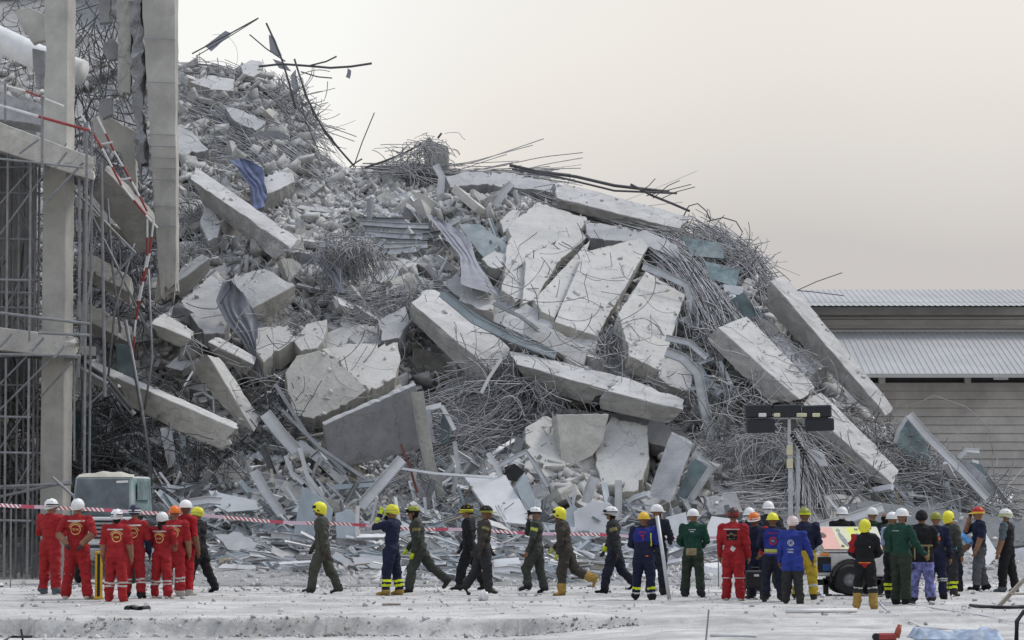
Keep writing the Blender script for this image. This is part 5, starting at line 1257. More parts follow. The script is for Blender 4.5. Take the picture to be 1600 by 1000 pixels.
# ------------------------------------------------------------------ truck cab behind the red overalls
TY = 70.6
tk = empty('truck', tuple(ground_at(178, 912))); tk.location.y = TY; tag(tk, 'dusty teal truck cab parked under the left column behind the red overalls', 'truck')
s = s_at(TY)
M_TEAL = mat('teal_paint', (0.185, 0.275, 0.28), 0.55, 0.3, 4.0, 0.4, 0.1, 20, .005, dust=.8, spec=.3, dustlo=.1, dusthi=.8)
M_WSCR = mat('dusty_windscreen', (0.095, 0.112, 0.125), 0.4, 0.5, 2.5, 0.3, 0.15, 8, .01, spec=.5, dust=.2)
M_CREAM = mat('dusty_cream', (0.5, 0.46, 0.36), 0.85, 0.2, 3.0, 0.2, 0.3, 12, .01, dust=.5)
def tx(px): return (px - 800) / s - tk.location.x
def tz(py): return CAMZ + (800 - py) / s * 1.0 - tk.location.z
x0, x1, x2 = tx(112), tx(210), tx(236)
zt_, zb_ = tz(744), tz(806)
b = MB()   # cab shell: front frame leaning back, side receding
V = [(x0, 0, zb_), (x1, 0, zb_), (x1 - .06, .28, zt_), (x0 + .06, .28, zt_), (x0, 1.9, zb_), (x1 + .20, 1.9, zb_), (x1 + .16, 1.9, zt_), (x0 + .06, 1.9, zt_)]
b.add(V, [(0, 1, 2, 3), (1, 5, 6, 2), (5, 4, 7, 6), (4, 0, 3, 7), (3, 2, 6, 7), (0, 4, 5, 1)])
b.build('cab', M_TEAL, tk, bevel=.04)
b = MB(); f = lambda u, v: Vector(V[0]).lerp(Vector(V[1]), u).lerp(Vector(V[3]).lerp(Vector(V[2]), u), v) + Vector((0, -.02, 0))
b.add([f(.04, .05), f(.93, .05), f(.93, .93), f(.04, .93)] + [f(.04, .05) + Vector((0, .03, 0)), f(.93, .05) + Vector((0, .03, 0)), f(.93, .93) + Vector((0, .03, 0)), f(.04, .93) + Vector((0, .03, 0))],
      [(0, 1, 2, 3), (0, 4, 5, 1), (1, 5, 6, 2), (2, 6, 7, 3), (3, 7, 4, 0)])
ws = b.build('windscreen', M_WSCR, tk)
b = MB(); b.tube([f(.1, .08) + Vector((0, -.02, 0)), f(.45, .16) + Vector((0, -.02, 0))], .01, 5); b.build('wiper', M_BLACK, ws)
b = MB(); b.box((0, 0, 0), (.26, .012, .05), Matrix.Rotation(-.05, 3, 'Y')); o = b.build('sticker', M_WHITE, ws); o.location = f(.82, .86) + Vector((0, -.015, 0))
b = MB(); n = 16; V_ = []; F_ = []
for i in range(n):   # dusty sacking heaped on the roof
    a_ = i / (n - 1); x_ = x0 + .12 + (x1 - x0 - .15) * a_; h_ = .03 + .06 * math.sin(3.14 * a_) + .012 * math.sin(i * 1.3)
    for (y_, q_) in ((.26, -.02), (.34, h_), (.7, h_ * 1.2), (1.1, h_), (1.2, -.02)): V_.append((x_, y_, zt_ + q_))
for i in range(n - 1):
    for q_ in range(4): F_.append((i * 5 + q_, i * 5 + q_ + 1, i * 5 + q_ + 6, i * 5 + q_ + 5))
b.add(V_, F_)
b.build('roof_cover', M_CREAM, tk, sm=True)
b = MB(); V2 = [Vector((x1 + .04, .30, zb_ + .35)), Vector((x1 + .175, 1.5, zb_ + .35)), Vector((x1 + .145, 1.5, zt_ - .12)), Vector((x1 + .02, .46, zt_ - .12))]
b.add(V2 + [p + Vector((.02, -.004, 0)) for p in V2], [(4, 5, 6, 7), (0, 1, 5, 4), (1, 2, 6, 5), (2, 3, 7, 6), (3, 0, 4, 7)]); b.build('side_window', M_GLASS, tk)
b = MB(); b.box(((x0 + x1) / 2, .12, (zb_ + tz(850)) / 2 - .02), (x1 - x0 + .02, .5, zb_ - tz(850))); b.build('front_panel', M_SHEET, tk, bevel=.03)
for k in range(5):
    b = MB(); b.box((tx(178), -.16, zb_ - .12 - .09 * k), (.8, .03, .045)); b.build('grille_slat', M_BLACK, tk)
b = MB(); b.box(((x0 + x1) / 2, -.06, tz(866)), (x1 - x0 + .1, .3, .28)); b.build('bumper', M_ALUG, tk, bevel=.03)
for sx_ in (x0 + .16, x1 - .16):
    b = MB(); b.lathe([(0, -.02), (.09, -.02), (.1, .02), (.1, .06)], 14, (sx_, -.18, tz(848)), axis='y'); b.build('headlight', M_WHITE, tk, sm=True)
    b = MB(); b.lathe([(.2, -.14), (.4, -.14), (.44, -.08), (.44, .08), (.4, .14), (.2, .14)], 20, (sx_, .75, .44), axis='x'); w_ = b.build('wheel', M_BLACK, tk)
    b = MB(); b.lathe([(0, -.1), (.2, -.12), (.21, .12), (0, .1)], 14, (sx_, .75, .44), axis='x'); b.build('rim', M_ALUG, w_)
b = MB(); b.box(((x0 + x1) / 2, 1.6, .62), (x1 - x0 - .2, 2.6, .2)); b.build('chassis', M_BLACK, tk)

# ------------------------------------------------------------------ striped tape
def tape():
    pts = [(-40, 788), (60, 791), (140, 797), (250, 801), (360, 810), (460, 816), (560, 821), (680, 827), (800, 831), (920, 836), (1040, 839), (1130, 842)]
    b = MB(); P_ = []
    d = 0.0; n = 320; xs_ = np.linspace(-40, 1130, n); ys_ = np.interp(xs_, [p[0] for p in pts], [p[1] for p in pts]) + 1.2 * np.sin(xs_ / 31.0)
    Yt = 67.6 + 0.6 * (xs_ / 1130)
    c = PV(xs_, ys_, Yt); seg = np.r_[0, np.cumsum(np.linalg.norm(np.diff(c, axis=0), axis=1))]
    w = .055 * np.interp(xs_, [0, 500, 800, 1130], [.74, .62, .62, .56])
    tw = .5 * vnoise(np.stack([xs_ / 90, xs_ * 0, xs_ * 0], -1), 1, 91)
    up = np.stack([0 * w, np.sin(tw) * w, np.cos(tw) * w], -1)
    V = np.concatenate([c - up, c + up, c - up + [0, .004, 0], c + up + [0, .004, 0]])
    i = np.arange(n - 1)
    F = np.concatenate([np.stack([i, i + 1, i + 1 + n, i + n], -1), np.stack([i + 2 * n, i + 3 * n, i + 1 + 3 * n, i + 1 + 2 * n], -1)])
    me = mesh('warning_tape', V, F); uv = me.uv_layers.new(name='UVMap')
    li = np.zeros(len(me.loops), np.int32); me.loops.foreach_get('vertex_index', li)
    U = seg[li % n]; W = (li // n) % 2
    uv.data.foreach_set('uv', np.stack([U, W], -1).astype(np.float32).ravel())
    m = bpy.data.materials.new('striped_tape'); m.use_nodes = True; nn, l = m.node_tree.nodes, m.node_tree.links
    bs = nn['Principled BSDF']; bs.inputs['Roughness'].default_value = .5
    u = nn.new('ShaderNodeUVMap'); sp = nn.new('ShaderNodeSeparateXYZ'); l.new(u.outputs[0], sp.inputs[0])
    def math_(op, a_, b_=None):
        q = nn.new('ShaderNodeMath'); q.operation = op
        for k, v in enumerate((a_, b_)):
            if v is None: continue
            if isinstance(v, (int, float)): q.inputs[k].default_value = v
            else: l.new(v, q.inputs[k])
        return q.outputs[0]
    diag = math_('FRACT', math_('ADD', math_('DIVIDE', sp.outputs[0], .095), math_('MULTIPLY', sp.outputs[1], .7)))
    st_ = math_('LESS_THAN', diag, .5)
    blk = math_('FRACT', math_('DIVIDE', sp.outputs[0], 1.75)); plain = math_('GREATER_THAN', blk, .56); white = math_('GREATER_THAN', blk, .72)
    mx = nn.new('ShaderNodeMix'); mx.data_type = 'RGBA'; mx.inputs[6].default_value = (.75, .72, .72, 1); mx.inputs[7].default_value = (.42, .09, .11, 1); l.new(st_, mx.inputs[0])
    m2 = nn.new('ShaderNodeMix'); m2.data_type = 'RGBA'; m2.inputs[7].default_value = (.45, .07, .11, 1); l.new(mx.outputs[2], m2.inputs[6]); l.new(plain, m2.inputs[0])
    m3 = nn.new('ShaderNodeMix'); m3.data_type = 'RGBA'; m3.inputs[7].default_value = (.58, .42, .50, 1); l.new(m2.outputs[2], m3.inputs[6]); l.new(white, m3.inputs[0])
    l.new(m3.outputs[2], bs.inputs['Base Color'])
    o = link('warning_tape', me, m); smooth(me)
    tag(o, 'red and white striped warning tape strung across behind the rescuers', 'warning tape')
tape()
for px_, lab in ((18, 'thin steel stake holding the striped tape at far left'), (1122, 'thin steel stake holding the striped tape behind the red overall')):
    Yk = 67.7 if px_ < 500 else 68.3
    b = MB(); f_ = floor_at(px_, Yk); zz = float(PV(px_, 784 if px_ < 500 else 836, Yk)[2]); b.tube([(f_.x, Yk + .03, -.05), (f_.x, Yk + .03, zz)], .015, 6)
    tag(b.build('stake', M_STEEL), lab, 'stake')

# ------------------------------------------------------------------ light tower and its trailer
g = ground_at(1320, 930)
lt = empty('light_tower', tuple(g)); tag(lt, 'mobile light tower with dark lamp panels on a white generator trailer', 'light tower')
LY = g.y; s = s_at(LY)
def lx(px): return (px - 800) / s - g.x
def lz(py): return CAMZ + (800 - py) / s - g.z
M_PANEL = mat('lamp_panel_dark', (0.022, 0.026, 0.036), 0.45, 0.2, 4.0, 0, .1, 20, .005, spec=.4)
M_BODY = mat('trailer_white', (0.62, 0.61, 0.58), 0.5, 0.15, 3.0, 0.25, 0.1, 20, .005, dust=.3, spec=.4)
M_YEL = mat('yellow_grey_box', (0.55, 0.52, 0.36), 0.6, 0.15, 5.0)
MY0 = .9      # mast stands behind the body
def lb(name, m, x0, x1, y0, y1, z0, z1, parent=lt, bevel=.01, rot=None):
    b = MB(); b.box((0, 0, 0), (abs(x1 - x0), abs(y1 - y0), abs(z1 - z0)), rot)
    o = b.build(name, m, parent, bevel=bevel); o.location = ((x0 + x1) / 2, (y0 + y1) / 2, (z0 + z1) / 2); return o
for (a_, c_, t_, u_) in [(1169, 1212, 630, 651), (1215, 1258, 630, 650), (1260, 1306, 631, 651), (1171, 1216, 653, 675), (1264, 1310, 652, 672)]:
    p_ = lb('lamp_panel', M_PANEL, lx(a_), lx(c_), MY0 - .12, MY0 + .03, lz(t_), lz(u_), rot=Matrix.Rotation(-.03, 3, 'Y'), bevel=.02)
    w_ = abs(lx(c_) - lx(a_)); h_ = abs(lz(u_) - lz(t_))
    b = MB()
    for k in range(5): b.box((0, -.085, -h_ * .36 + h_ * .18 * k), (w_ * .9, .02, .012))
    b.build('cooling_fin', M_PANEL, p_)
lb('crossbar', M_ALU, lx(1176), lx(1302), MY0 - .03, MY0 + .03, lz(650), lz(653))
for (a_, c_, m_) in [(1190, 1202, M_WHITE), (1214, 1224, M_YEL), (1250, 1266, M_YEL), (1275, 1287, M_YEL)]:
    lb('driver_box', m_, lx(a_), lx(c_), MY0 - .2, MY0 - .13, lz(644), lz(650))
lb('mast', M_ALU, lx(1237.5), lx(1244.5), MY0 - .05, MY0 + .05, lz(690), lz(860))
lb('mast_section', M_ALU, lx(1250), lx(1256), MY0 + .0, MY0 + .1, lz(696), lz(850))
lb('mast_top', M_ALU, lx(1237), lx(1242), MY0 - .03, MY0 + .03, lz(645), lz(692))
for (t_, u_) in ((695, 710), (716, 731)): lb('mast_sleeve', M_YEL, lx(1235.5), lx(1244.5), MY0 - .09, MY0 + .06, lz(t_), lz(u_))
b = MB(); n = 70; pp = []
for i in range(n):
    t_ = i / (n - 1); a_ = t_ * 44
    pp.append((lx(1242 + 22 * t_ + 2.5 * math.cos(a_)), MY0 - .1 + .05 * math.sin(a_), lz(676 + 34 * t_ + 2.5 * math.sin(a_))))
b.tube(pp, .016, 5); b.build('coiled_cable', M_BLACK, lt, sm=True)
b = MB(); b.tube([(lx(1262), MY0 - .05, lz(708)), (lx(1258), MY0 - .06, lz(760)), (lx(1256), MY0 - .05, lz(790)), (lx(1260), MY0 - .05, lz(800))], .014, 5); b.build('cable', M_BLACK, lt)
# body
bx0, bx1 = lx(1268), lx(1384)
body = lb('trailer_body', M_BODY, bx0, bx1, 0, 1.5, lz(900), lz(864), bevel=.03)
lb('opening_shade', M_BLACK, lx(1276), lx(1297), -.012, .1, lz(894), lz(870), bevel=.004)  # solid black block, its colour stands for shade inside the opening
lb('blue_socket_box', mat('socket_blue', (.02, .07, .22), .5), lx(1284), lx(1296), -.03, .05, lz(892), lz(881), bevel=.006)
b = MB(); zt2, zb2 = lz(822), lz(864)
V = [(bx0 + .22, -.02, zb2 + .02), (bx1, -.02, zb2 + .02), (bx1 - .12, .62, zt2), (bx0 + .02, .62, zt2), (bx0 + .22, 1.4, zb2 + .02), (bx1, 1.4, zb2 + .02)]
b.add(V, [(0, 1, 2, 3), (3, 2, 5, 4), (0, 3, 4), (1, 5, 2), (0, 4, 5, 1)]); b.build('canopy', M_BODY, lt, bevel=.02)
fq = lambda u, v: Vector(V[0]).lerp(Vector(V[1]), u).lerp(Vector(V[3]).lerp(Vector(V[2]), u), v) + Vector((0, -.02, 0.012))
def sticker(u0, u1, v0, v1, m, e=0.0, name='sticker'):
    b = MB(); q = [fq(u0, v0), fq(u1, v0), fq(u1, v1), fq(u0, v1)]; q = [p + Vector((0, -.006 - e, .004 + e)) for p in q]
    b.add(q + [p + Vector((0, .005, -.003)) for p in q], [(0, 1, 2, 3), (0, 4, 5, 1), (1, 5, 6, 2), (2, 6, 7, 3), (3, 7, 4, 0)]); return b.build(name, m, lt)
sticker(.02, .30, .08, .92, mat('sticker_pink', (.72, .42, .36), .5, .1)); sticker(.30, .52, .08, .92, mat('sticker_pale', (.62, .62, .42), .5, .1)); sticker(.52, .80, .08, .92, mat('sticker_lime', (.66, .70, .16), .5, .1)); sticker(.80, .98, .08, .92, mat('sticker_pale2', (.62, .62, .5), .5, .1))
for (u_, v_, w_, h_, m_) in [(.10, .62, .12, .2, 'brown'), (.40, .45, .07, .55, 'grey'), (.66, .48, .10, .40, 'violet'), (.38, .80, .05, .12, 'grey'), (.66, .84, .06, .08, 'grey'), (.34, .2, .05, .08, 'brown'), (.62, .16, .05, .06, 'brown')]:
    mm = mat('print_' + m_, {'brown': (.16, .10, .08), 'grey': (.28, .29, .32), 'violet': (.12, .10, .30)}[m_], .5, .5, 25.0)
    b = MB(); q = [fq(u_ + w_ / 2 * math.cos(a_) + .10 * (h_ / 2) * math.sin(a_) * -1, v_ + h_ / 2 * math.sin(a_)) + Vector((0, -.014, .009)) for a_ in np.arange(12) * math.pi / 6]
    b.add(q, [tuple(range(12))]); b.build('printed_mark', mm, lt)
lb('orange_marker', mat('marker_orange', (.7, .25, .05), .5), lx(1280), lx(1294), -.03, .02, lz(868), lz(864), bevel=.003)
lb('side_vent', M_ALUG, lx(1270), lx(1276), -.01, .1, lz(862), lz(842), bevel=.004)
lb('chassis_rail', M_BLACK, lx(1262), lx(1386), .1, .2, lz(914), lz(905)); lb('axle', M_BLACK, lx(1290), lx(1380), .7, .8, lz(912), lz(904))
for px_ in (1286, 1368):
    lb('jack_leg', M_BLACK, lx(px_), lx(px_ + 8), .1, .2, .02, lz(905)); lb('jack_foot', M_BLACK, lx(px_ - 5), lx(px_ + 13), .02, .28, .0, .025)
for px_, yy_ in ((1325, -.16), (1325, 1.45)):
    b = MB(); b.lathe([(.14, -.1), (.26, -.1), (.30, -.05), (.30, .05), (.26, .1), (.14, .1)], 24, (0, 0, 0), axis='y'); w_ = b.build('wheel', M_BLACK, lt); w_.location = (lx(px_), yy_, .30)
    b = MB(); b.lathe([(0, -.06), (.06, -.08), (.14, -.05), (.15, .05), (0, .06)], 16, axis='y'); b.build('rim', M_STEEL, w_)
b = MB()
for i in range(13):
    a_ = math.pi * (i / 12) ; b.box((lx(1325) + .36 * math.cos(a_), -.14, .32 + .36 * math.sin(a_)), (.13, .26, .02), Matrix.Rotation(-(a_ - math.pi / 2), 3, 'Y'))
b.build('mudguard', M_BLACK, lt)

# ------------------------------------------------------------------ things lying in the yard
def on_ground(pts, lift=0.0): return [ground_at(x, y) + Vector((0, 0, lift)) for x, y in pts]
def lying(label, pts, r, m, name, cat, lift=None, n=8, fl=1.0):
    b = MB(); b.tube(on_ground(pts, r if lift is None else lift), r, n); o = b.build(name, m, sm=True); tag(o, label, cat); return o
lying('thick black hose lying across the yard behind the right-hand men', [(1470, 884), (1510, 885), (1560, 884), (1640, 887)], .13, M_BLACK, 'black_hose', 'hose', lift=.12)
lying('thin white cable curving over the yard from the yellow boots', [(1372, 938), (1382, 950), (1400, 960), (1440, 972), (1500, 984), (1560, 988)], .014, M_WHITE, 'white_cable', 'cable')
lying('second pale cable lying across the yard at lower right', [(1420, 944), (1470, 952), (1530, 962), (1610, 970)], .012, M_SHEET, 'white_cable', 'cable')
lying('white plank edge lying left of the yellow boots', [(1228, 958), (1280, 957), (1338, 956)], .035, M_WHITE, 'white_strip', 'strip')
lying('ragged black strip on the dust under the wooden trestle', [(1516, 948), (1540, 950), (1570, 951), (1600, 950)], .03, M_BLACK, 'black_strip', 'strip')
lying('flat white strip on the yard at bottom centre', [(1110, 994), (1150, 996), (1182, 995)], .02, M_SHEET, 'white_strip', 'strip')
lying('dark twisted rag on the dust in front of the red overalls', [(198, 952), (208, 951), (218, 953), (231, 951)], .05, M_BLACK, 'dark_rag', 'rag', lift=.02)
lying('small dark stick on the dust in front of the photographer', [(598, 945), (612, 946), (626, 945)], .02, M_WOOD, 'stick', 'stick')
lying('pale debris strip at the broken kerb near bottom left', [(-20, 990), (16, 994), (50, 996)], .02, M_BLACK, 'black_rod', 'rod')
b = MB(); q0 = ground_at(42, 990); b.tube([q0, q0 + Vector((-.05, 0, .16)), q0 + Vector((-.08, .02, .32))], .014, 6); tag(b.build('bent_rod', M_BLACK), 'bent black rod standing up at bottom left', 'rod')
b = MB(); q0 = ground_at(1103, 1000); b.tube([q0, q0 + Vector((.02, 0, .2)), q0 + Vector((.04, .02, .40))], .012, 6); tag(b.build('thin_rod', M_STEEL), 'thin steel rod standing in the dust at bottom centre', 'rod')
# wooden trestle at the right edge
g = ground_at(1556, 950); tr = empty('trestle', tuple(g)); tag(tr, 'weathered wooden trestle leg leaning in from the right edge', 'trestle')
def plank(parent, p0, p1, w, d, m, name):
    p0, p1 = Vector(p0), Vector(p1); dv = p1 - p0; b = MB(); b.box((0, 0, 0), (w, d, dv.length)); o = b.build(name, m, parent, bevel=.006)
    o.matrix_local = Matrix.Translation((p0 + p1) / 2) @ dv.to_track_quat('Z', 'Y').to_matrix().to_4x4(); return o
k_ = 1.0 / s_at(g.y)
plank(tr, (0, 0, -.01), (62 * k_, .1, 62 * k_), .08, .06, M_WOOD, 'leg'); plank(tr, (62 * k_, .12, 62 * k_), (118 * k_, .0, 0), .08, .06, M_WOOD, 'leg'); plank(tr, (22 * k_, -.05, 23 * k_), (98 * k_, -.05, 23 * k_), .07, .03, M_WOOD, 'cross_rail')
# black bent frame at the corner
g = ground_at(1588, 1006); b = MB(); b.tube([g, g + Vector((.01, 0, .28)), g + Vector((.10, .02, .40)), g + Vector((.3, .05, .44))], .03, 8); b.tube([g + Vector((.12, 0, 0)), g + Vector((.13, 0, .25)), g + Vector((.2, .02, .34))], .02, 8)
tag(b.build('bent_rack', M_BLACK, sm=True), 'bent black metal rack at the bottom right corner', 'rack')
# blue sheeting and red tool at the bottom edge
g = ground_at(1500, 998); n = 60; w = 22
xx = np.linspace(1428, 1566, n); yy = np.linspace(0, 1.1, w)
bx_ = PV(xx, 998, g.y)[:, 0]
X = np.broadcast_to(bx_[:, None], (n, w)); Yv = g.y - .25 + np.broadcast_to(yy[None], (n, w))
q = np.stack([X, Yv, X * 0], -1)
edge_ = np.minimum(np.minimum(np.arange(n), n - 1 - np.arange(n))[:, None] / 4.0, np.minimum(np.arange(w), w - 1 - np.arange(w))[None] / 3.0).clip(0, 1)
Z = gz(X, Yv) + .008 + edge_ * (.05 + .07 * np.abs(vnoise(q, 3.0, 95)) + .05 * np.abs(vnoise(q, 8.0, 96)))
i = np.arange(n * w).reshape(n, w); Fq = np.stack([i[:-1, :-1], i[1:, :-1], i[1:, 1:], i[:-1, 1:]], -1).reshape(-1, 4)
o = link('blue_sheeting', mesh('blue_sheeting', np.stack([X, Yv, Z], -1).reshape(-1, 3), Fq), mat('blue_plastic', (.30, .38, .50), .5, .5, 7.0, .3, .2, 20, .01, spec=.5)); smooth(o.data)
tag(o, 'crumpled pale blue plastic sheeting at the bottom right', 'plastic sheet')
g = ground_at(1398, 1000); e_ = empty('red_tool', tuple(g)); tag(e_, 'small red hydraulic tool lying at the bottom right', 'tool')
b = MB(); b.box((-.1, 0, .05), (.24, .12, .10)); b.build('base', M_RED, e_, bevel=.02)
b = MB(); b.tube([(.02, 0, .04), (.05, 0, .14), (.07, .02, .2)], [.045, .04, .03], 10); b.build('handle', mat('red_orange', (.32, .08, .05), .5), e_, sm=True)
b = MB(); b.lathe([(0, -.05), (.05, -.05), (.05, .05), (0, .05)], 12, (-.24, 0, .05), axis='y'); b.build('cap', M_BLACK, e_)
# small white bag on the dust
g = ground_at(756, 937); bm = bmesh.new(); bmesh.ops.create_icosphere(bm, subdivisions=3, radius=1)
for v in bm.verts:
    c = v.co.copy(); nz = 1 + .12 * math.sin(c.x * 5 + c.z * 3) * math.cos(c.y * 4)
    v.co = Vector((c.x * .10 * nz * (1 - .35 * max(0, c.z)), c.y * .09 * nz, max(-.01, .08 + c.z * .11 * nz + .02 * math.sin(c.x * 9))))
me = bpy.data.meshes.new('white_bag'); bm.to_mesh(me); bm.free(); smooth(me)
o = link('white_bag', me, M_WHITE); o.location = g; tag(o, 'small white bag on the dust at the feet of the middle walkers', 'bag')
# ------------------------------------------------------------------ people
VOX = 0.0155
def net(vals, org, h):
    """surface nets: a closed quad mesh round the negative region of a sampled field"""
    s = vals < 0
    c = [s[i:s.shape[0] - 1 + i, j:s.shape[1] - 1 + j, k:s.shape[2] - 1 + k] for i in (0, 1) for j in (0, 1) for k in (0, 1)]
    cnt = sum(q.astype(np.int8) for q in c)
    act = (cnt > 0) & (cnt < 8)
    ids = np.full(act.shape, -1, np.int64); I = np.argwhere(act); ids[act] = np.arange(len(I))
    acc = np.zeros((len(I), 3)); n = np.zeros(len(I))
    corners = [(i, j, k) for i in (0, 1) for j in (0, 1) for k in (0, 1)]
    cv = {q: vals[I[:, 0] + q[0], I[:, 1] + q[1], I[:, 2] + q[2]] for q in corners}
    for a in corners:
        for ax in range(3):
            if a[ax] == 0:
                b = list(a); b[ax] = 1; b = tuple(b)
                va, vb = cv[a], cv[b]; m = (va < 0) != (vb < 0)
                t = np.where(m, va / np.where(m, va - vb, 1), 0)
                p = np.array(a, float)[None] + t[:, None] * (np.array(b) - np.array(a))[None]
                acc += np.where(m[:, None], p, 0); n += m
    V = (I + acc / n[:, None]) * h + org
    F = []
    for ax in range(3):
        o1, o2 = [(1, 2), (2, 0), (0, 1)][ax]
        sl0 = [slice(1, -1)] * 3; sl0[ax] = slice(0, -1); sl1 = [slice(1, -1)] * 3; sl1[ax] = slice(1, None)
        a = s[tuple(sl0)]; b = s[tuple(sl1)]
        e = np.argwhere(a != b)
        if not len(e): continue
        fl = a[tuple(e.T)]
        off = np.ones(3, int); off[ax] = 0; e = e + off
        def cid(d1, d2):
            q = e.copy(); q[:, o1] -= d1; q[:, o2] -= d2; return ids[tuple(q.T)]
        q = np.stack([cid(1, 1), cid(0, 1), cid(0, 0), cid(1, 0)], -1)
        q[~fl] = q[~fl][:, ::-1]
        F.append(q)
    return V, np.concatenate(F)
def d_cone(p, a, b, r0, r1, sq=None):
    """distance to a limb that tapers from r0 at a to r1 at b"""
    ba = b - a; t = np.clip(((p - a) @ ba) / max(ba @ ba, 1e-9), 0, 1)
    d = p - a - t[..., None] * ba
    return np.sqrt((d * d).sum(-1)) - (r0 + (r1 - r0) * t), t
def d_ell(p, c, r, Rm):
    q = (p - c) @ Rm            # world -> local axes
    k0 = np.sqrt(((q / r) ** 2).sum(-1)); k1 = np.sqrt(((q / (r * r)) ** 2).sum(-1)) + 1e-9
    return k0 * (k0 - 1) / k1, q[..., 2] / r[2]

def vec(a, o, side):
    a, o = R(a), R(o)
    return np.array([side * math.sin(o), math.cos(o) * math.sin(a), -math.cos(o) * math.cos(a)])
POSES = dict(
    stand=dict(L=(3, 5, 0), Rr=(-2, 5, -3), aL=(4, 11, 16, 4), aR=(2, 11, 14, 4)),
    wide=dict(L=(3, 9, 2), Rr=(-2, 9, -2), aL=(4, 16, 18, 2), aR=(2, 16, 18, 2)),
    back=dict(L=(2, 10, 0), Rr=(-2, 10, -2), aL=(-24, 22, -30, -40), aR=(-24, 22, -26, -42)),
    crossed=dict(L=(4, 7, 0), Rr=(-3, 6, -3), aL=(18, 14, 86, -48), aR=(16, 14, 80, -50)),
    walk=dict(L=(20, 4, 8), Rr=(-16, 4, -26), aL=(-12, 9, -2, 2), aR=(16, 10, 34, 0), toeR=-18, lean=3),
    walk2=dict(L=(-18, 3, -42), Rr=(22, 3, 14), aL=(20, 8, 34, 0), aR=(-16, 8, -8, 2), toeL=-45, lean=4),
    stride=dict(L=(22, 4, 6), Rr=(-34, 4, -52), aL=(6, 8, 22, -4), aR=(14, 10, 46, -10), toeR=-46, lean=8),
    camera=dict(L=(8, 6, 0), Rr=(-6, 6, -8), aL=(72, 10, 192, -24), aR=(68, 10, 196, -24), lean=-2),
    handface=dict(L=(28, 5, -6), Rr=(-8, 5, -12), aL=(8, 10, 22, 2), aR=(56, 8, 190, -26), toeR=-20),
    front=dict(L=(4, 7, 0), Rr=(-2, 7, -3), aL=(14, 14, 62, -24), aR=(14, 14, 66, -26)),
    bend=dict(L=(6, 8, 0), Rr=(-2, 8, -3), aL=(24, 12, 58, -12), aR=(26, 12, 60, -14), lean=14),
    hip=dict(L=(3, 8, 0), Rr=(-2, 6, -3), aL=(4, 12, 16, 4), aR=(-14, 46, 22, -38)),
    give=dict(L=(4, 7, 0), Rr=(-3, 6, -4), aL=(6, 12, 20, 4), aR=(18, 16, 42, 10)),
)
CL = {}
def cloth_m(name, c, rough=.85, v=.22):
    return mat('wear_' + name, c, rough, v, 9.0, .2, .35, 40, .012, spec=.2, dust=.0)
WEAR = {'red': (.31, .020, .024), 'redtee': (.34, .014, .02), 'olive': (.062, .064, .052), 'olive2': (.048, .054, .046), 'brown': (.050, .044, .038), 'green': (.014, .052, .036), 'greenpants': (.030, .042, .030), 'navy': (.014, .017, .042), 'navypants': (.018, .020, .034),
        'blue': (.026, .045, .25), 'royal': (.022, .032, .20), 'black': (.014, .014, .016), 'char': (.03, .031, .034), 'greypants': (.085, .088, .10), 'yellow': (.46, .34, .035), 'hivis': (.62, .72, .03), 'lime': (.45, .50, .10), 'silver': (.52, .52, .50), 'boot': (.035, .033, .032), 'boot_tan': (.34, .22, .06), 'shoe_grey': (.10, .12, .14),
        'shoe_white': (.5, .48, .44), 'sole': (.45, .44, .42), 'skin': (.27, .145, .090), 'skin_dark': (.19, .10, .062), 'hair': (.012, .011, .011), 'white': (.72, .72, .72), 'orange': (.70, .17, .03), 'helm_yellow': (.72, .68, .05), 'helm_gold': (.68, .42, .04), 'helm_red': (.40, .02, .025), 'helm_olive': (.24, .26, .04), 'helm_navy': (.03, .035, .07), 'helm_dark': (.05, .03, .03),
        'helm_pink': (.62, .50, .48), 'skyblue': (.14, .36, .68), 'camoblue': (.10, .11, .30), 'gold': (.74, .50, .20), 'paleblue': (.30, .36, .55), 'tan': (.28, .22, .13), 'glove': (.06, .05, .045), 'mask': (.62, .63, .68), 'dkgreen': (.012, .03, .022), 'stripe_gold': (.22, .19, .08)}
def W(n):
    hard = n.startswith('helm') or n in ('orange', 'white')
    if n == 'camoblue':
        m = mat('wear_camoblue', (.16, .17, .38), .85, .9, 11.0, .0, .3, 40, .01); return m
    return cloth_m(n, WEAR[n], .38 if hard else .85, .08 if hard else .22)

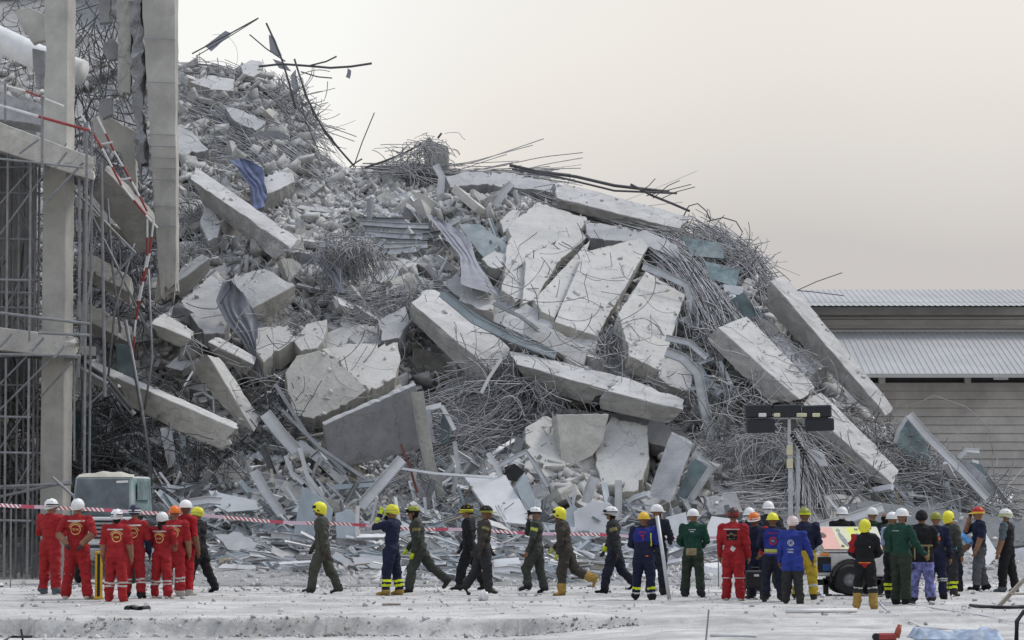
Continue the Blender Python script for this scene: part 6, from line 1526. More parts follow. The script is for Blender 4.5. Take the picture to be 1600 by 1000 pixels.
def helmet(parent, Mh, kind, col, col2=None, k=1.0, goggles=None):
    """Mh: head frame (x right, y forward, z up, origin at skull centre)"""
    b = MB(); n = 28; rows = 9
    rx, ry, rz = .107 * k, .128 * k, .118 * k
    V = []; F = []
    for i in range(rows + 1):
        for j in range(n):
            a = 2 * math.pi * j / n; f = math.cos(a)          # f=1 front
            low = {'hat': -.02, 'rescue': -.20 - .25 * max(0, -f) + .10 * max(0, f), 'fire': -.55 - .35 * max(0, -f) + .75 * max(0, f) ** 2, 'cap': .02}[kind]
            zb = low
            t = i / rows; z = 1 - (1 - zb) * t ** 1.0
            ang = math.acos(max(-1, min(1, z)))
            rr = math.sin(ang) if z > -.2 else .98 - .1 * abs(z + .2)
            rr = max(rr, 0.02)
            bump = 1.0
            if kind in ('rescue', 'cap') and abs(math.sin(a)) < .42 and i < rows: bump = 1.03
            if kind == 'hat' and abs(math.sin(a)) < .24: bump = 1.035
            V.append((rx * rr * math.sin(a) * bump, ry * rr * f * bump, rz * z * 1.05 + .02 * k))
    for i in range(rows):
        for j in range(n): F.append((i * n + j, (i + 1) * n + j, (i + 1) * n + (j + 1) % n, i * n + (j + 1) % n))
    F.append(tuple(range(n)))
    # rolled lip
    base = len(V)
    for j in range(n):
        p = Vector(V[rows * n + j]); V.append((p.x * .95, p.y * .95, p.z - .012 * k))
    for j in range(n): F.append((rows * n + j, base + j, base + (j + 1) % n, rows * n + (j + 1) % n))
    b.add(V, F)
    h = b.build('helmet', W(col), parent, sm=True); h.data.transform(Mh)
    if kind in ('hat', 'cap', 'rescue'):
        b = MB(); V = []; F = []; zb = (.0 if kind == 'hat' else -.0) * k
        for j in range(n):
            a = 2 * math.pi * j / n; f = math.cos(a)
            w = {'hat': .014 + .045 * max(0, f) ** 2, 'cap': .004 + .075 * max(0, f) ** 2, 'rescue': .002 + .030 * max(0, f) ** 2}[kind] * k
            z0 = rz * ({'hat': 0, 'cap': .02, 'rescue': -.12}[kind]) * 1.05 + .02 * k
            for (e, dz) in ((-.012 * k, .006), (w, -.004 - .010 * max(0, f)), (w, -.012 - .010 * max(0, f)), (-.012 * k, -.008)):
                V.append(((rx + e) * math.sin(a) * 1.0, (ry + e) * f, z0 + dz * k))
        for j in range(n):
            for q in range(4): F.append((j * 4 + q, j * 4 + (q + 1) % 4, ((j + 1) % n) * 4 + (q + 1) % 4, ((j + 1) % n) * 4 + q))
        b.add(V, F); o = b.build('brim', W(col2 if (col2 and kind != 'hat') else col), h, sm=False); o.data.transform(Mh)
    if kind == 'fire':
        b = MB(); V = []; F = []; m_ = 10
        for i in range(4):
            for j in range(m_ + 1):
                a = -1.15 + 2.3 * j / m_; zz = .46 - .15 * i
                rr = math.sqrt(max(0.05, 1 - zz * zz)) * 1.035
                V.append((rx * rr * math.sin(a), ry * rr * math.cos(a), rz * zz + .02 * k))
        for i in range(3):
            for j in range(m_): F.append((i * (m_ + 1) + j, (i + 1) * (m_ + 1) + j, (i + 1) * (m_ + 1) + j + 1, i * (m_ + 1) + j + 1))
        b.add(V, F); o = b.build('visor', W('black') if col2 is None else W(col2), h, sm=True); o.data.transform(Mh)
        for sx_ in (-1, 1):
            b = MB(); b.box((sx_ * rx * .99, .01, -.02), (.012, .05, .022), Matrix.Rotation(.5, 3, 'X')); o = b.build('ear_vent', W('black'), h); o.data.transform(Mh)
    if kind in ('rescue', 'cap') and col2:
        b = MB(); V = []; F = []
        for j in range(n):
            a = 2 * math.pi * j / n
            for zz in (.20, .02):
                rr = math.sqrt(1 - zz * zz) * 1.03; V.append((rx * rr * math.sin(a), ry * rr * math.cos(a), rz * zz * 1.05 + .02 * k))
        for j in range(n): F.append((2 * j, 2 * j + 1, 2 * ((j + 1) % n) + 1, 2 * ((j + 1) % n)))
        b.add(V, F); o = b.build('band', W(col2), h); o.data.transform(Mh)
        b = MB(); 
        for sx_ in (-1, 1): b.box((sx_ * rx * .72, -.01, rz * .72), (.018, .10, .012), Matrix.Rotation(-sx_ * .75, 3, 'Y'))
        b.box((0, -.01, rz * 1.08 + .01), (.02, .12, .01)); o = b.build('vent', W(col2), h); o.data.transform(Mh)
    if goggles:
        b = MB()
        V = []; F = []
        for j in range(9):
            a = -.9 + 1.8 * j / 8
            for (zz, e) in ((.46, .012), (.46, .03), (.12, .03), (.12, .012)):
                rr = math.sqrt(1 - zz * zz); V.append(((rx * rr + e * k) * math.sin(a), (ry * rr + e * k) * math.cos(a), rz * zz + .02 * k))
        for j in range(8):
            for q in range(4): F.append((j * 4 + q, j * 4 + (q + 1) % 4, (j + 1) * 4 + (q + 1) % 4, (j + 1) * 4 + q))
        b.add(V, F); o = b.build('goggles', W(goggles), h); o.data.transform(Mh)
    return h

PEOPLE = {}
def person(label, px, py, top, yaw, pose='stand', wear=None, helm=('hat', 'white'), skin='skin', stripes=(), head=(0, 0), hair=None, mask=False, prints=(), key=None, mod=None, build=1.0, Yoff=0.0, hands=None, group=None, pony=False):
    """px, py: pixel of the feet; top: pixel row of the helmet top; yaw: 0 looks away from the viewer, 90 to the left, -90 to the right"""
    wear = dict(dict(torso='red', arm='red', fore='red', thigh='red', shin='red', boot='boot', hand=skin), **(wear or {}))
    if hands: wear['hand'] = hands
    g = ground_at(px, py)
    if Yoff:
        g = Vector((g.x * (g.y + Yoff) / g.y, g.y + Yoff, 0)); g.z = float(gz(g.x, g.y))
    # true height from the ground up to the ray through the helmet top
    Ht = float(PV(px, top, g.y)[2]) - g.z
    ps = dict(POSES[pose]); ps.update(mod or {})
    lean = R(ps.get('lean', 0))
    U = 1.0
    def T(v):            # torso frame: lean about the hips
        v = np.array(v, float); c, s_ = math.cos(lean), math.sin(lean)
        return np.array([v[0], v[1] * c + v[2] * s_, -v[1] * s_ + v[2] * c])
    hip = np.array([0, 0, .50])
    J = {}
    for sd, kk in ((-1, 'L'), (1, 'Rr')):
        a, o, a2 = ps[kk]
        h0 = hip + np.array([sd * .050, 0, -.005]); kn = h0 + vec(a, o, sd) * .235; an = kn + vec(a2, o * .7, sd) * .220
        J[kk] = (h0, kn, an)
    for sd, kk in ((-1, 'aL'), (1, 'aR')):
        a, o, a2, o2 = ps[kk]
        sh = hip + T((sd * .116, -.005, .300)); el = sh + T(vec(a, o, sd)) * .168; wr = el + T(vec(a2, o2, sd)) * .148; hd = wr + T(vec(a2, o2 * .6, sd)) * .05
        J[kk] = (sh, el, wr, hd)
    neck = hip + T((0, .0, .335)); hc = hip + T((0, .012, .425)) + np.array([0, .02 * math.sin(lean), 0])
    toes = {}
    lowest = 9
    for sd, kk, tk_ in ((-1, 'L', 'toeL'), (1, 'Rr', 'toeR')):
        an = J[kk][2]; ta = R(ps.get(tk_, 0)); yaw_f = sd * .22
        fd = np.array([math.sin(yaw_f) * math.cos(ta), math.cos(yaw_f) * math.cos(ta), math.sin(ta)]); fn = np.array([0, -math.sin(ta), math.cos(ta)])
        heel = an - fd * .018 - fn * .026; toe = an + fd * .090 - fn * .028
        toes[kk] = (heel, toe); lowest = min(lowest, heel[2] - .018, toe[2] - .014)
    # scale so that the helmet top meets the photograph
    topz = hc[2] + .066 * 1.12 + .012
    k = Ht / (topz - lowest)
    sh_ = np.array([0, 0, -lowest])
    def S(v): return (np.asarray(v, float) + sh_) * k
    prims = []           # (kind, args, tag)
    B_ = build * 1.21
    cone = lambda a, b, r0, r1, tg: prims.append(('c', S(a), S(b), r0 * k, r1 * k, tg))
    def ell(c, r, tg, ty=0.0):
        cl, sl = math.cos(lean), math.sin(lean)
        Rm = np.array([[1, 0, 0], [0, cl, sl], [0, -sl, cl]])
        cy, sy = math.cos(ty), math.sin(ty); Rz = np.array([[cy, -sy, 0], [sy, cy, 0], [0, 0, 1]])
        prims.append(('e', S(c), np.array(r) * k, Rm @ Rz, tg))
    # the lean matrix maps local -> world in rows; use it transposed for the field
    ell(hip + T((0, .0, .245)), (.104 * B_, .070 * B_, .115), 'torso'); ell(hip + T((0, .004, .135)), (.088 * B_, .066 * B_, .12), 'torso'); ell(hip + T((0, 0, .03)), (.094 * B_, .068 * B_, .085), 'hip')
    cone(hip + T((-.075, -.004, .300)), hip + T((.075, -.004, .300)), .042, .042, 'torso')
    cone(hip + T((0, -.004, .31)), neck + T((0, .008, .03)), .036, .031, 'neck')
    for kk, sd in (('L', -1), ('Rr', 1)):
        h0, kn, an = J[kk]
        cone(h0, kn, .062 * B_, .057, 'thigh' + kk); cone(kn, an + (kn - an) * .06, .056, .052, 'shin' + kk)
        heel, toe = toes[kk]; cone(heel + np.array([0, 0, .012]), toe, .026, .021, 'boot' + kk); cone(an, heel, .030, .027, 'boot' + kk)
    for kk, sd in (('aL', -1), ('aR', 1)):
        a_, e_, w_, h_ = J[kk]
        cone(a_, e_, .049, .040, 'arm' + kk); cone(e_, w_, .040, .030, 'fore' + kk); cone(w_, h_, .019, .021, 'hand' + kk)
    ty = R(head[0]); tp = R(head[1])
    # skull, jaw, nose, ears in a turned head frame
    cyw, syw = math.cos(ty), math.sin(ty)
    def Hd(v):
        x, y, z = v; y, z = y * math.cos(tp) - z * math.sin(tp), y * math.sin(tp) + z * math.cos(tp)
        return hc + np.array([x * cyw - y * syw, x * syw + y * cyw, z])
    prims.append(('e', S(hc), np.array([.047, .057, .062]) * k, np.array([[cyw, -syw, 0], [syw, cyw, 0], [0, 0, 1.0]]), 'head'))
    cone(Hd((0, .018, -.030)), Hd((0, .034, -.046)), .034, .022, 'head'); cone(Hd((0, .054, .004)), Hd((0, .066, -.020)), .007, .0095, 'head')
    for sd in (-1, 1): cone(Hd((sd * .048, -.004, .008)), Hd((sd * .049, -.002, -.018)), .009, .007, 'head')
    # field
    pts = np.concatenate([np.stack([p[1], p[2]]) if p[0] == 'c' else np.stack([p[1] - p[2].max(), p[1] + p[2].max()]) for p in prims])
    lo = pts.min(0) - .11; hi = pts.max(0) + .11
    n3 = np.ceil((hi - lo) / VOX).astype(int) + 1
    fld = np.full(tuple(n3), .3)
    ax = [lo[i] + VOX * np.arange(n3[i]) for i in range(3)]
    for p in prims:
        q = np.stack([p[1], p[2]]) if p[0] == 'c' else np.stack([p[1] - p[2].max(), p[1] + p[2].max()])
        mr = (max(p[3], p[4]) if p[0] == 'c' else 0) + .075
        a0 = np.maximum(np.floor((q.min(0) - mr - lo) / VOX).astype(int), 0); a1 = np.minimum(np.ceil((q.max(0) + mr - lo) / VOX).astype(int) + 1, n3)
        sl = tuple(slice(a0[i], a1[i]) for i in range(3))
        G = np.stack(np.meshgrid(*[ax[i][sl[i]] for i in range(3)], indexing='ij'), -1)
        d = d_cone(G, *p[1:5])[0] if p[0] == 'c' else d_ell(G, p[1], p[2], p[3])[0]
        kk_ = .012 if p[-1][:4] in ('fore', 'hand', 'head') else (.03 if p[-1] in ('torso', 'hip', 'neck') else .02)
        f0 = fld[sl]; h_ = np.maximum(kk_ - np.abs(f0 - d), 0) / kk_
        fld[sl] = np.minimum(f0, d) - h_ * h_ * kk_ * .25
    V, F = net(fld, lo, VOX)
    # which piece of clothing each face belongs to
    Fc = V[F].mean(1)
    best = np.full(len(Fc), 9.); reg = np.zeros(len(Fc), int); par = np.zeros(len(Fc))
    for i, p in enumerate(prims):
        d, t = d_cone(Fc, *p[1:5]) if p[0] == 'c' else d_ell(Fc, p[1], p[2], p[3])
        m = d < best; best[m] = d[m]; reg[m] = i; par[m] = t[m]
    tags = [p[-1] for p in prims]
    names = []; 
    def slot(n):
        if n not in names: names.append(n)
        return names.index(n)
    zt = Fc[:, 2] / Ht
    mi = np.zeros(len(Fc), int)
    tl = (Fc - S(hip)); cl, sl_ = math.cos(lean), math.sin(lean); tz_ = (tl[:, 2] * cl + tl[:, 1] * sl_) / k; ty_ = (tl[:, 1] * cl - tl[:, 2] * sl_) / k
    for i, tg in enumerate(tags):
        m = reg == i; base = tg.rstrip('LR') if tg[-1:] in 'LR' else tg
        base = tg.replace('Rr', '').replace('aL', '').replace('aR', ''); base = base[:-1] if base.endswith('L') else base
        sd = 'L' if tg.endswith('L') else 'R'
        if base == 'hip': c = np.where(tz_[m] > ps.get('hem', .045), slot(wear['torso']), slot(wear['thigh']))
        elif base == 'neck': c = np.where(tz_[m] > .345, slot(skin), slot(wear['torso']))
        elif base == 'head': c = slot(skin)
        elif base == 'boot': c = slot(wear['boot'])
        elif base == 'thigh': c = np.where(tz_[m] > wear.get('hemz', .02), slot(wear['torso']), slot(wear['thigh']))
        elif base == 'shin': c = np.where(par[m] > wear.get('boottop', .97), slot(wear['boot']), slot(wear['shin']))
        elif base == 'fore' and wear['fore'] == 'short': c = slot(skin)
        else: c = slot(wear.get(base + sd, wear.get(base)))
        mi[m] = c
        for (rg, t0, t1, col) in stripes:
            if rg == base or rg == base + sd:
                mm = m & (par > t0) & (par < t1); mi[mm] = slot(col)
        for (rg, t0, t1, col) in stripes:
            if rg == 'chest' and base in ('torso', 'hip', 'neck'): mm = m & (tz_ > t0) & (tz_ < t1) & (mi != slot(skin)); mi[mm] = slot(col)
            if rg == 'backpanel' and base in ('torso', 'hip'): mm = m & (tz_ > t0) & (tz_ < t1) & (ty_ < .01); mi[mm] = slot(col)
            if rg == 'side' and base in ('torso', 'hip', 'thigh'): mm = m & (np.abs(tl[:, 0] / k) > t0) & (np.abs(tl[:, 0] / k) < t1); mi[mm] = slot(col)
    # folds in the cloth
    cloth_v = np.zeros(len(V), bool); soft = np.array([n_ not in (skin,) for n_ in names])[mi]
    cloth_v[F[soft].ravel()] = True
    ctr = fld  # normals from face fans
    fn = np.cross(V[F[:, 2]] - V[F[:, 0]], V[F[:, 3]] - V[F[:, 1]]); fn /= np.linalg.norm(fn, axis=1, keepdims=True) + 1e-9
    vn = np.zeros_like(V)
    for c_ in range(4): np.add.at(vn, F[:, c_], fn)
    vn /= np.linalg.norm(vn, axis=1, keepdims=True) + 1e-9
    sd_ = float(px)
    q = V * np.array([1, 1, 1.7]) + sd_
    V = V + vn * (cloth_v * (.018 * vnoise(q, 8.0, 5) + .012 * vnoise(q, 17.0, 6) - .002))[:, None]
    Vl = [V]; Fl = [tuple(f) for f in F]; Ml = list(mi); o_ = len(V)
    # fingers: four and a thumb for each hand, curled
    for kk, sd in (('aL', -1), ('aR', 1)):
        w_, h_ = S(J[kk][2]), S(J[kk][3]); d = h_ - w_; d /= np.linalg.norm(d)
        side_ = np.array([0, 1.0, 0]) - d * d[1]; side_ /= np.linalg.norm(side_) + 1e-9
        inn = np.cross(d, side_) * (-sd); inn /= np.linalg.norm(inn) + 1e-9
        hs = slot(wear['hand']); cu = ps.get('curl', .7)
        fs = [(h_ + side_ * (.026 - .0175 * i) + d * .016, ln, 0.0) for i, ln in enumerate((.068, .076, .072, .056))] + [(w_ + d * .03 + side_ * .030, .055, 1.0)]
        for (b0, ln, th) in fs:
            pts_ = [b0 - d * .012]; dd = d * (1 - .45 * th) + side_ * .75 * th; dd /= np.linalg.norm(dd); p_ = b0
            for sgm in range(3):
                pts_.append(p_ + dd * ln / 3); p_ = pts_[-1]
                dd = dd * math.cos(cu * .8) + inn * math.sin(cu * .8) * (1 if not th else .6); dd /= np.linalg.norm(dd)
            rr = [.0100, .0098, .0088, .0070]; ring = []
            a1 = np.cross(d, inn)
            for i, pt in enumerate(pts_):
                tdir = pts_[min(i + 1, 3)] - pts_[max(i - 1, 0)]; tdir /= np.linalg.norm(tdir) + 1e-9
                u_ = np.cross(tdir, a1 + .01); u_ /= np.linalg.norm(u_) + 1e-9; v_ = np.cross(tdir, u_)
                for s5 in range(5): ring.append(pt + (u_ * math.cos(s5 * 1.2566) + v_ * math.sin(s5 * 1.2566)) * rr[i])
            Vl.append(np.array(ring))
            for i in range(3):
                for s5 in range(5): Fl.append((o_ + i * 5 + s5, o_ + i * 5 + (s5 + 1) % 5, o_ + (i + 1) * 5 + (s5 + 1) % 5, o_ + (i + 1) * 5 + s5)); Ml.append(hs)
            Fl.append(tuple(o_ + 15 + s5 for s5 in range(5))); Ml.append(hs)
            o_ += 20
    # eyes, brows and mouth
    es = slot('black')
    for (x, y, z, w2, h2) in ((-.019, .0535, .004, .010, .0045), (.019, .0535, .004, .010, .0045), (-.019, .0555, .014, .013, .003), (.019, .0555, .014, .013, .003), (0, .0575, -.038, .015, .003)):
        q = []
        for a_ in range(8): q.append(S(Hd((x + w2 * math.cos(a_ * .7854), y - .25 * abs(x) * 0, z + h2 * math.sin(a_ * .7854)))))
        q.append(S(Hd((x, y + .006, z)))); Vl.append(np.array(q))
        for a_ in range(8): Fl.append((o_ + a_, o_ + (a_ + 1) % 8, o_ + 8)); Ml.append(es)
        o_ += 9
    V = np.concatenate(Vl)
    me = bpy.data.meshes.new('person'); me.from_pydata(V.tolist(), [], Fl); me.update()
    me.polygons.foreach_set('material_index', np.array(Ml, np.int32)); smooth(me)
    ob = link('person', me, [W(n_) for n_ in names])
    ob.location = g; ob.rotation_euler = (0, 0, R(yaw))
    tag(ob, label, 'person', group)
    Mh = Matrix.Translation(Vector(S(hc))) @ Matrix.Rotation(ty, 4, 'Z') @ Matrix.Rotation(tp, 4, 'X')
    if helm: helmet(ob, Mh, helm[0], helm[1], helm[2] if len(helm) > 2 else None, k * .95 / 1.75 * 1.16, helm[3] if len(helm) > 3 else None)
    kk = k / 1.75
    if hair:
        b = MB(); n = 14
        V_ = []; F_ = []
        for i in range(6):
            for j in range(n):
                a = 2 * math.pi * j / n; f = math.cos(a); zz = .35 - (.28 + (hair * .14) * max(0, -f + .3)) * i
                rr = math.sqrt(max(.45, 1 - min(zz, 1) ** 2)) if zz > -1 else .7
                V_.append((.050 * k * rr * math.sin(a) * 1.04, .060 * k * rr * f * (1.04 if f < .3 else .90), .064 * k * zz))
        for i in range(5):
            for j in range(n):
                if math.cos(2 * math.pi * (j + .5) / n) < .25: F_.append((i * n + j, (i + 1) * n + j, (i + 1) * n + (j + 1) % n, i * n + (j + 1) % n))
        b.add(V_, F_); o = b.build('hair', W('hair'), ob, sm=True); o.data.transform(Mh)
    if pony:
        b = MB(); b.tube([(0, -.055 * k, -.02 * k), (0, -.075 * k, -.06 * k), (.01 * k, -.07 * k, -.12 * k), (.012 * k, -.06 * k, -.17 * k)], [.02 * k, .024 * k, .02 * k, .008 * k], 8); o = b.build('ponytail', W('hair'), ob, sm=True); o.data.transform(Mh)
    if mask:
        b = MB(); V_ = []; F_ = []
        for i in range(5):
            for j in range(9):
                a = -1.2 + 2.4 * j / 8; z = -.008 - .013 * i; bul = .010 * math.sin(math.pi * i / 4) + .006
                V_.append(((.046 + bul * .4) * k * math.sin(a), (.060 + bul * (1.2 - abs(a) * .5)) * k * math.cos(a) , z * k))
        for i in range(4):
            for j in range(8): F_.append((i * 9 + j, (i + 1) * 9 + j, (i + 1) * 9 + j + 1, i * 9 + j + 1))
        b.add(V_, F_); o = b.build('face_mask', W('mask'), ob, sm=True); o.data.transform(Mh)
    # flat prints and reflective bands laid on the cloth
    if prints:
        bvh = BVHTree.FromPolygons([tuple(v) for v in V], Fl)
        cl, sl_ = math.cos(lean), math.sin(lean)
        def tw(x, y, z):
            v = hip + T((x, y, z)); return Vector(S(v))
        for pr in prints:
            nm, col, quads = pr[0], pr[1], pr[2]; side = pr[3] if len(pr) > 3 else 'back'
            b = MB()
            for q in quads:
                # subdivide each quad so that it follows the body
                q = [np.array(c, float) for c in q]
                nu = max(1, int(np.linalg.norm(q[1] - q[0]) / .02)); nvv = max(1, int(np.linalg.norm(q[3] - q[0]) / .02))
                gr = []; ok = True
                for iv in range(nvv + 1):
                    for iu in range(nu + 1):
                        u_, v_ = iu / nu, iv / nvv
                        c = (q[0] * (1 - u_) + q[1] * u_) * (1 - v_) + (q[3] * (1 - u_) + q[2] * u_) * v_
                        if side == 'back': o0 = tw(c[0], -.4, c[1]); dr = tw(c[0], 0, c[1]) - o0
                        elif side == 'front': o0 = tw(c[0], .4, c[1]); dr = tw(c[0], 0, c[1]) - o0
                        elif side == 'right': o0 = tw(.4, c[0], c[1]); dr = tw(0, c[0], c[1]) - o0
                        else: o0 = tw(-.4, c[0], c[1]); dr = tw(0, c[0], c[1]) - o0
                        dr.normalize(); hit = bvh.ray_cast(o0, dr, 1.2)
                        if hit[0] is None: ok = False; break
                        gr.append(hit[0] - dr * .006)
                    if not ok: break
                if not ok: continue
                b.add(gr, [(iv * (nu + 1) + iu, iv * (nu + 1) + iu + 1, (iv + 1) * (nu + 1) + iu + 1, (iv + 1) * (nu + 1) + iu) for iv in range(nvv) for iu in range(nu)])
            if b.v: b.build(nm, W(col), ob)
    if key: PEOPLE[key] = dict(ob=ob, S=S, J=J, hc=S(hc), k=k, g=g)
    return ob
def hand_world(key, which):
    p = PEOPLE[key]; v = Vector(p['S'](p['J'][which][3])); return Matrix.Translation(p['g']) @ Matrix.Rotation(p['ob'].rotation_euler.z, 4, 'Z') @ v

# print layouts (x, z in body units: shoulders at .30, hips at 0)
def rect(x0, x1, z0, z1): return [(x0, z0), (x1, z0), (x1, z1), (x0, z1)]
def ring(cx, cz, r, w, n=20): 
    out = []
    for i in range(n):
        a, b_ = 2 * math.pi * i / n, 2 * math.pi * (i + 1) / n
        out.append([(cx + r * math.cos(a), cz + r * math.sin(a)), (cx + r * math.cos(b_), cz + r * math.sin(b_)), (cx + (r - w) * math.cos(b_), cz + (r - w) * math.sin(b_)), (cx + (r - w) * math.cos(a), cz + (r - w) * math.sin(a))])
    return out
def disc(cx, cz, r, n=12): return [[(cx, cz), (cx + r * math.cos(2 * math.pi * i / n), cz + r * math.sin(2 * math.pi * i / n)), (cx + r * math.cos(2 * math.pi * (i + .5) / n), cz + r * math.sin(2 * math.pi * (i + .5) / n)), (cx + r * math.cos(2 * math.pi * (i + 1) / n), cz + r * math.sin(2 * math.pi * (i + 1) / n))] for i in range(n)]
def letters(cx, cz, w, h, n, seed=0):
    """a line of small squarish characters"""
    r_ = random.Random(seed); out = []; cw = w / n
    for i in range(n):
        x = cx - w / 2 + i * cw; a = cw * .72; t = max(.0035, cw * .20)
        out.append(rect(x, x + t, cz, cz + h)); 
        if r_.random() < .8: out.append(rect(x, x + a, cz + h - t, cz + h))
        if r_.random() < .7: out.append(rect(x + a - t, x + a, cz, cz + h))
        if r_.random() < .4: out.append(rect(x, x + a, cz, cz + t))
    return out
def arc_letters(cx, cz, r, a0, a1, n, h):
    out = []
    for i in range(n):
        a = R(a0 + (a1 - a0) * (i + .5) / n); d = R(abs(a1 - a0) / n * .36)
        for (da, r0, r1) in ((-d, r, r + h), (d * .5, r, r + h * .8)):
            out.append([(cx + r0 * math.cos(a + da), cz + r0 * math.sin(a + da)), (cx + r0 * math.cos(a + da + d * .5), cz + r0 * math.sin(a + da + d * .5)), (cx + r1 * math.cos(a + da + d * .5), cz + r1 * math.sin(a + da + d * .5)), (cx + r1 * math.cos(a + da), cz + r1 * math.sin(a + da))])
        out.append([(cx + (r + h * .75) * math.cos(a - d), cz + (r + h * .75) * math.sin(a - d)), (cx + (r + h * .75) * math.cos(a + d), cz + (r + h * .75) * math.sin(a + d)), (cx + (r + h) * math.cos(a + d), cz + (r + h) * math.sin(a + d)), (cx + (r + h) * math.cos(a - d), cz + (r + h) * math.sin(a - d))])
    return out
def red_back(cx=0.0, seed=1):
    return [('reflective_band', 'silver', [rect(-.088, .088, .278, .292)]), ('back_emblem', 'gold', ring(cx, .20, .054, .008) + letters(cx, .190, .070, .020, 6, seed) + arc_letters(cx, .20, .054, 160, 20, 8, .022))]
SH2 = (('shin', .25, .34, 'silver'), ('shin', .42, .50, 'silver'))
SH1 = (('shin', -.02, .10, 'silver'),)
HV = (('shin', .42, .55, 'hivis'), ('shin', .66, .80, 'hivis'))

# --- the red overalls at the left
person('person in red overalls and white helmet, arms folded, leftmost of all', 78, 928, 779, -25, 'crossed', dict(boot='shoe_grey'), ('rescue', 'white', 'black'), head=(-20, 0), key='r1')
person('person in red overalls seen from behind with gloved hands clasped behind the back', 120, 936, 779, -6, 'back', dict(fore='short', boot='shoe_white', boottop=1.2), ('rescue', 'white', 'white'), stripes=(('shin', -.06, .06, 'silver'),), prints=red_back(), hands='glove', key='r2', build=1.06)
person('person in red overalls holding the yellow tool, white helmet with black stripes', 181, 937, 795, -8, 'stand', dict(boot='red', fore='short'), ('rescue', 'white', 'black'), stripes=SH2, prints=red_back(.02, 2), hair=1, key='r3')
person('person in red overalls with a dark blue helmet, seen from behind', 209, 935, 788, -5, 'stand', dict(boot='char', fore='navy'), ('rescue', 'helm_navy', 'white'), stripes=SH2, prints=red_back(0, 3), hands='glove', Yoff=.35)
person('short person in red overalls with ponytail and white dotted helmet', 252, 934, 800, -20, 'front', dict(boot='shoe_white', fore='short', boottop=1.2), ('rescue', 'white', 'white'), stripes=SH2, prints=red_back(.0, 4), pony=True, hair=1, build=.92)
person('person in red overalls with an orange helmet', 272, 932, 790, -2, 'stand', dict(boot='shoe_white', fore='short'), ('hat', 'orange'), stripes=SH2, prints=red_back(0, 5), Yoff=.3)
person('person in plain dark red shirt and trousers with white hard hat', 288, 931, 781, -40, 'stand', dict(torso='redtee', arm='redtee', fore='short', thigh='redtee', shin='redtee', boot='shoe_white'), ('hat', 'white'), skin='skin_dark', head=(20, 0), Yoff=.5)
person('person in black uniform with yellow helmet stepping left behind the red overalls', 312, 925, 792, 70, 'walk', dict(torso='black', arm='black', fore='black', thigh='black', shin='black', boot='black'), ('rescue', 'helm_yellow', 'lime'), stripes=(('armR', .3, .5, 'hivis'),), hands='glove', prints=[('side_badge', 'helm_red', [rect(-.03, .05, .05, .12)], 'right'), ('side_band', 'hivis', [rect(-.03, .05, .075, .095)], 'right')])
# --- the walkers
def suit(c, **k): d = dict(torso=c, arm=c, fore=c, thigh=c, shin=c, boot='boot'); d.update(k); return d
person('walker in olive coverall with bright yellow helmet, first in the line', 504, 927, 784, 84, 'walk', suit('olive', boot='olive2'), ('fire', 'helm_yellow'), skin='skin_dark', hands='glove', prints=[('sleeve_badge', 'stripe_gold', [rect(-.02, .02, .27, .278)], 'right')])
person('firefighter in navy suit with bright trim raising both hands to the face', 612, 928, 788, 70, 'camera', suit('navy', boot='boot_tan', arm='navy'), ('rescue', 'helm_yellow', 'lime'), stripes=HV + (('fore', .3, .8, 'lime'),), hands='hivis', prints=[('side_panel', 'hivis', [rect(-.03, .02, .12, .22)], 'right'), ('shoulder_patch', 'royal', [rect(-.05, .03, .275, .31)], 'right')])
person('striding person in dark green uniform behind the photographer, dark helmet with visor cap', 656, 926, 790, 86, 'stride', suit('olive2', boot='boot'), ('cap', 'helm_olive', 'black', 'black'), hands='hivis', stripes=(('arm', .30, .52, 'stripe_gold'),), hair=1)
person('person in black hidden behind the brown uniformed walker, yellow lamp on helmet', 734, 924, 788, 80, 'walk', suit('black'), ('rescue', 'black', 'helm_yellow'), hands='glove', Yoff=.4)
person('walker in brown grey coverall and dark cap helmet looking right', 754, 930, 790, -72, 'walk2', suit('brown', thigh='char', shin='char'), ('cap', 'black', 'helm_olive'), skin='skin_dark', stripes=(('arm', .24, .44, 'stripe_gold'),), hands='glove', mod=dict(L=(-14, 4, -34), Rr=(10, 4, 2)), key='w5')
person('walker in dark grey green coverall raising one hand to the mouth, white helmet', 838, 926, 792, 78, 'handface', suit('olive2', boot='char'), ('cap', 'white', 'black', 'black'), mask=True, stripes=(('arm', .24, .46, 'lime'),))
person('walker in dark brown coverall with yellow helmet and trailing tan boot', 884, 930, 792, 76, 'stride', suit('brown', boot='boot_tan', boottop=.62), ('fire', 'helm_yellow'), skin='skin_dark', hands='lime', mod=dict(L=(8, 4, -2), Rr=(-26, 4, -66), aR=(16, 10, 50, -30), toeR=-70))
person('walker in black uniform and white helmet with goggles, last in the line', 960, 927, 791, 82, 'walk', suit('char', thigh='navypants', shin='navypants', boot='black'), ('rescue', 'white', 'black', 'black'), hands='glove', stripes=(('arm', .26, .50, 'stripe_gold'), ('foreR', .75, 1.1, 'hivis')), hair=1, mod=dict(L=(18, 3, 10), Rr=(-20, 3, -46)))
person('person in navy and royal blue coverall with golden yellow hard hat, seen from behind', 1006, 937, 800, -12, 'front', suit('navy', boot='black'), ('hat', 'helm_gold'), skin='skin_dark', stripes=(('shin', .55, .68, 'hivis'), ('shin', .84, .92, 'silver'), ('armR', -.1, 1.0, 'royal'), ('chest', .17, .33, 'royal')), prints=[('back_letters', 'helm_red', letters(0, .27, .09, .018, 7, 8) + [rect(.0, .014, .19, .25), rect(-.02, .02, .235, .25)]), ('sleeve_trim', 'hivis', [rect(.088, .100, .12, .27)]), ('pocket_tab', 'orange', [rect(.035, .065, .0, .014)])], build=1.05)
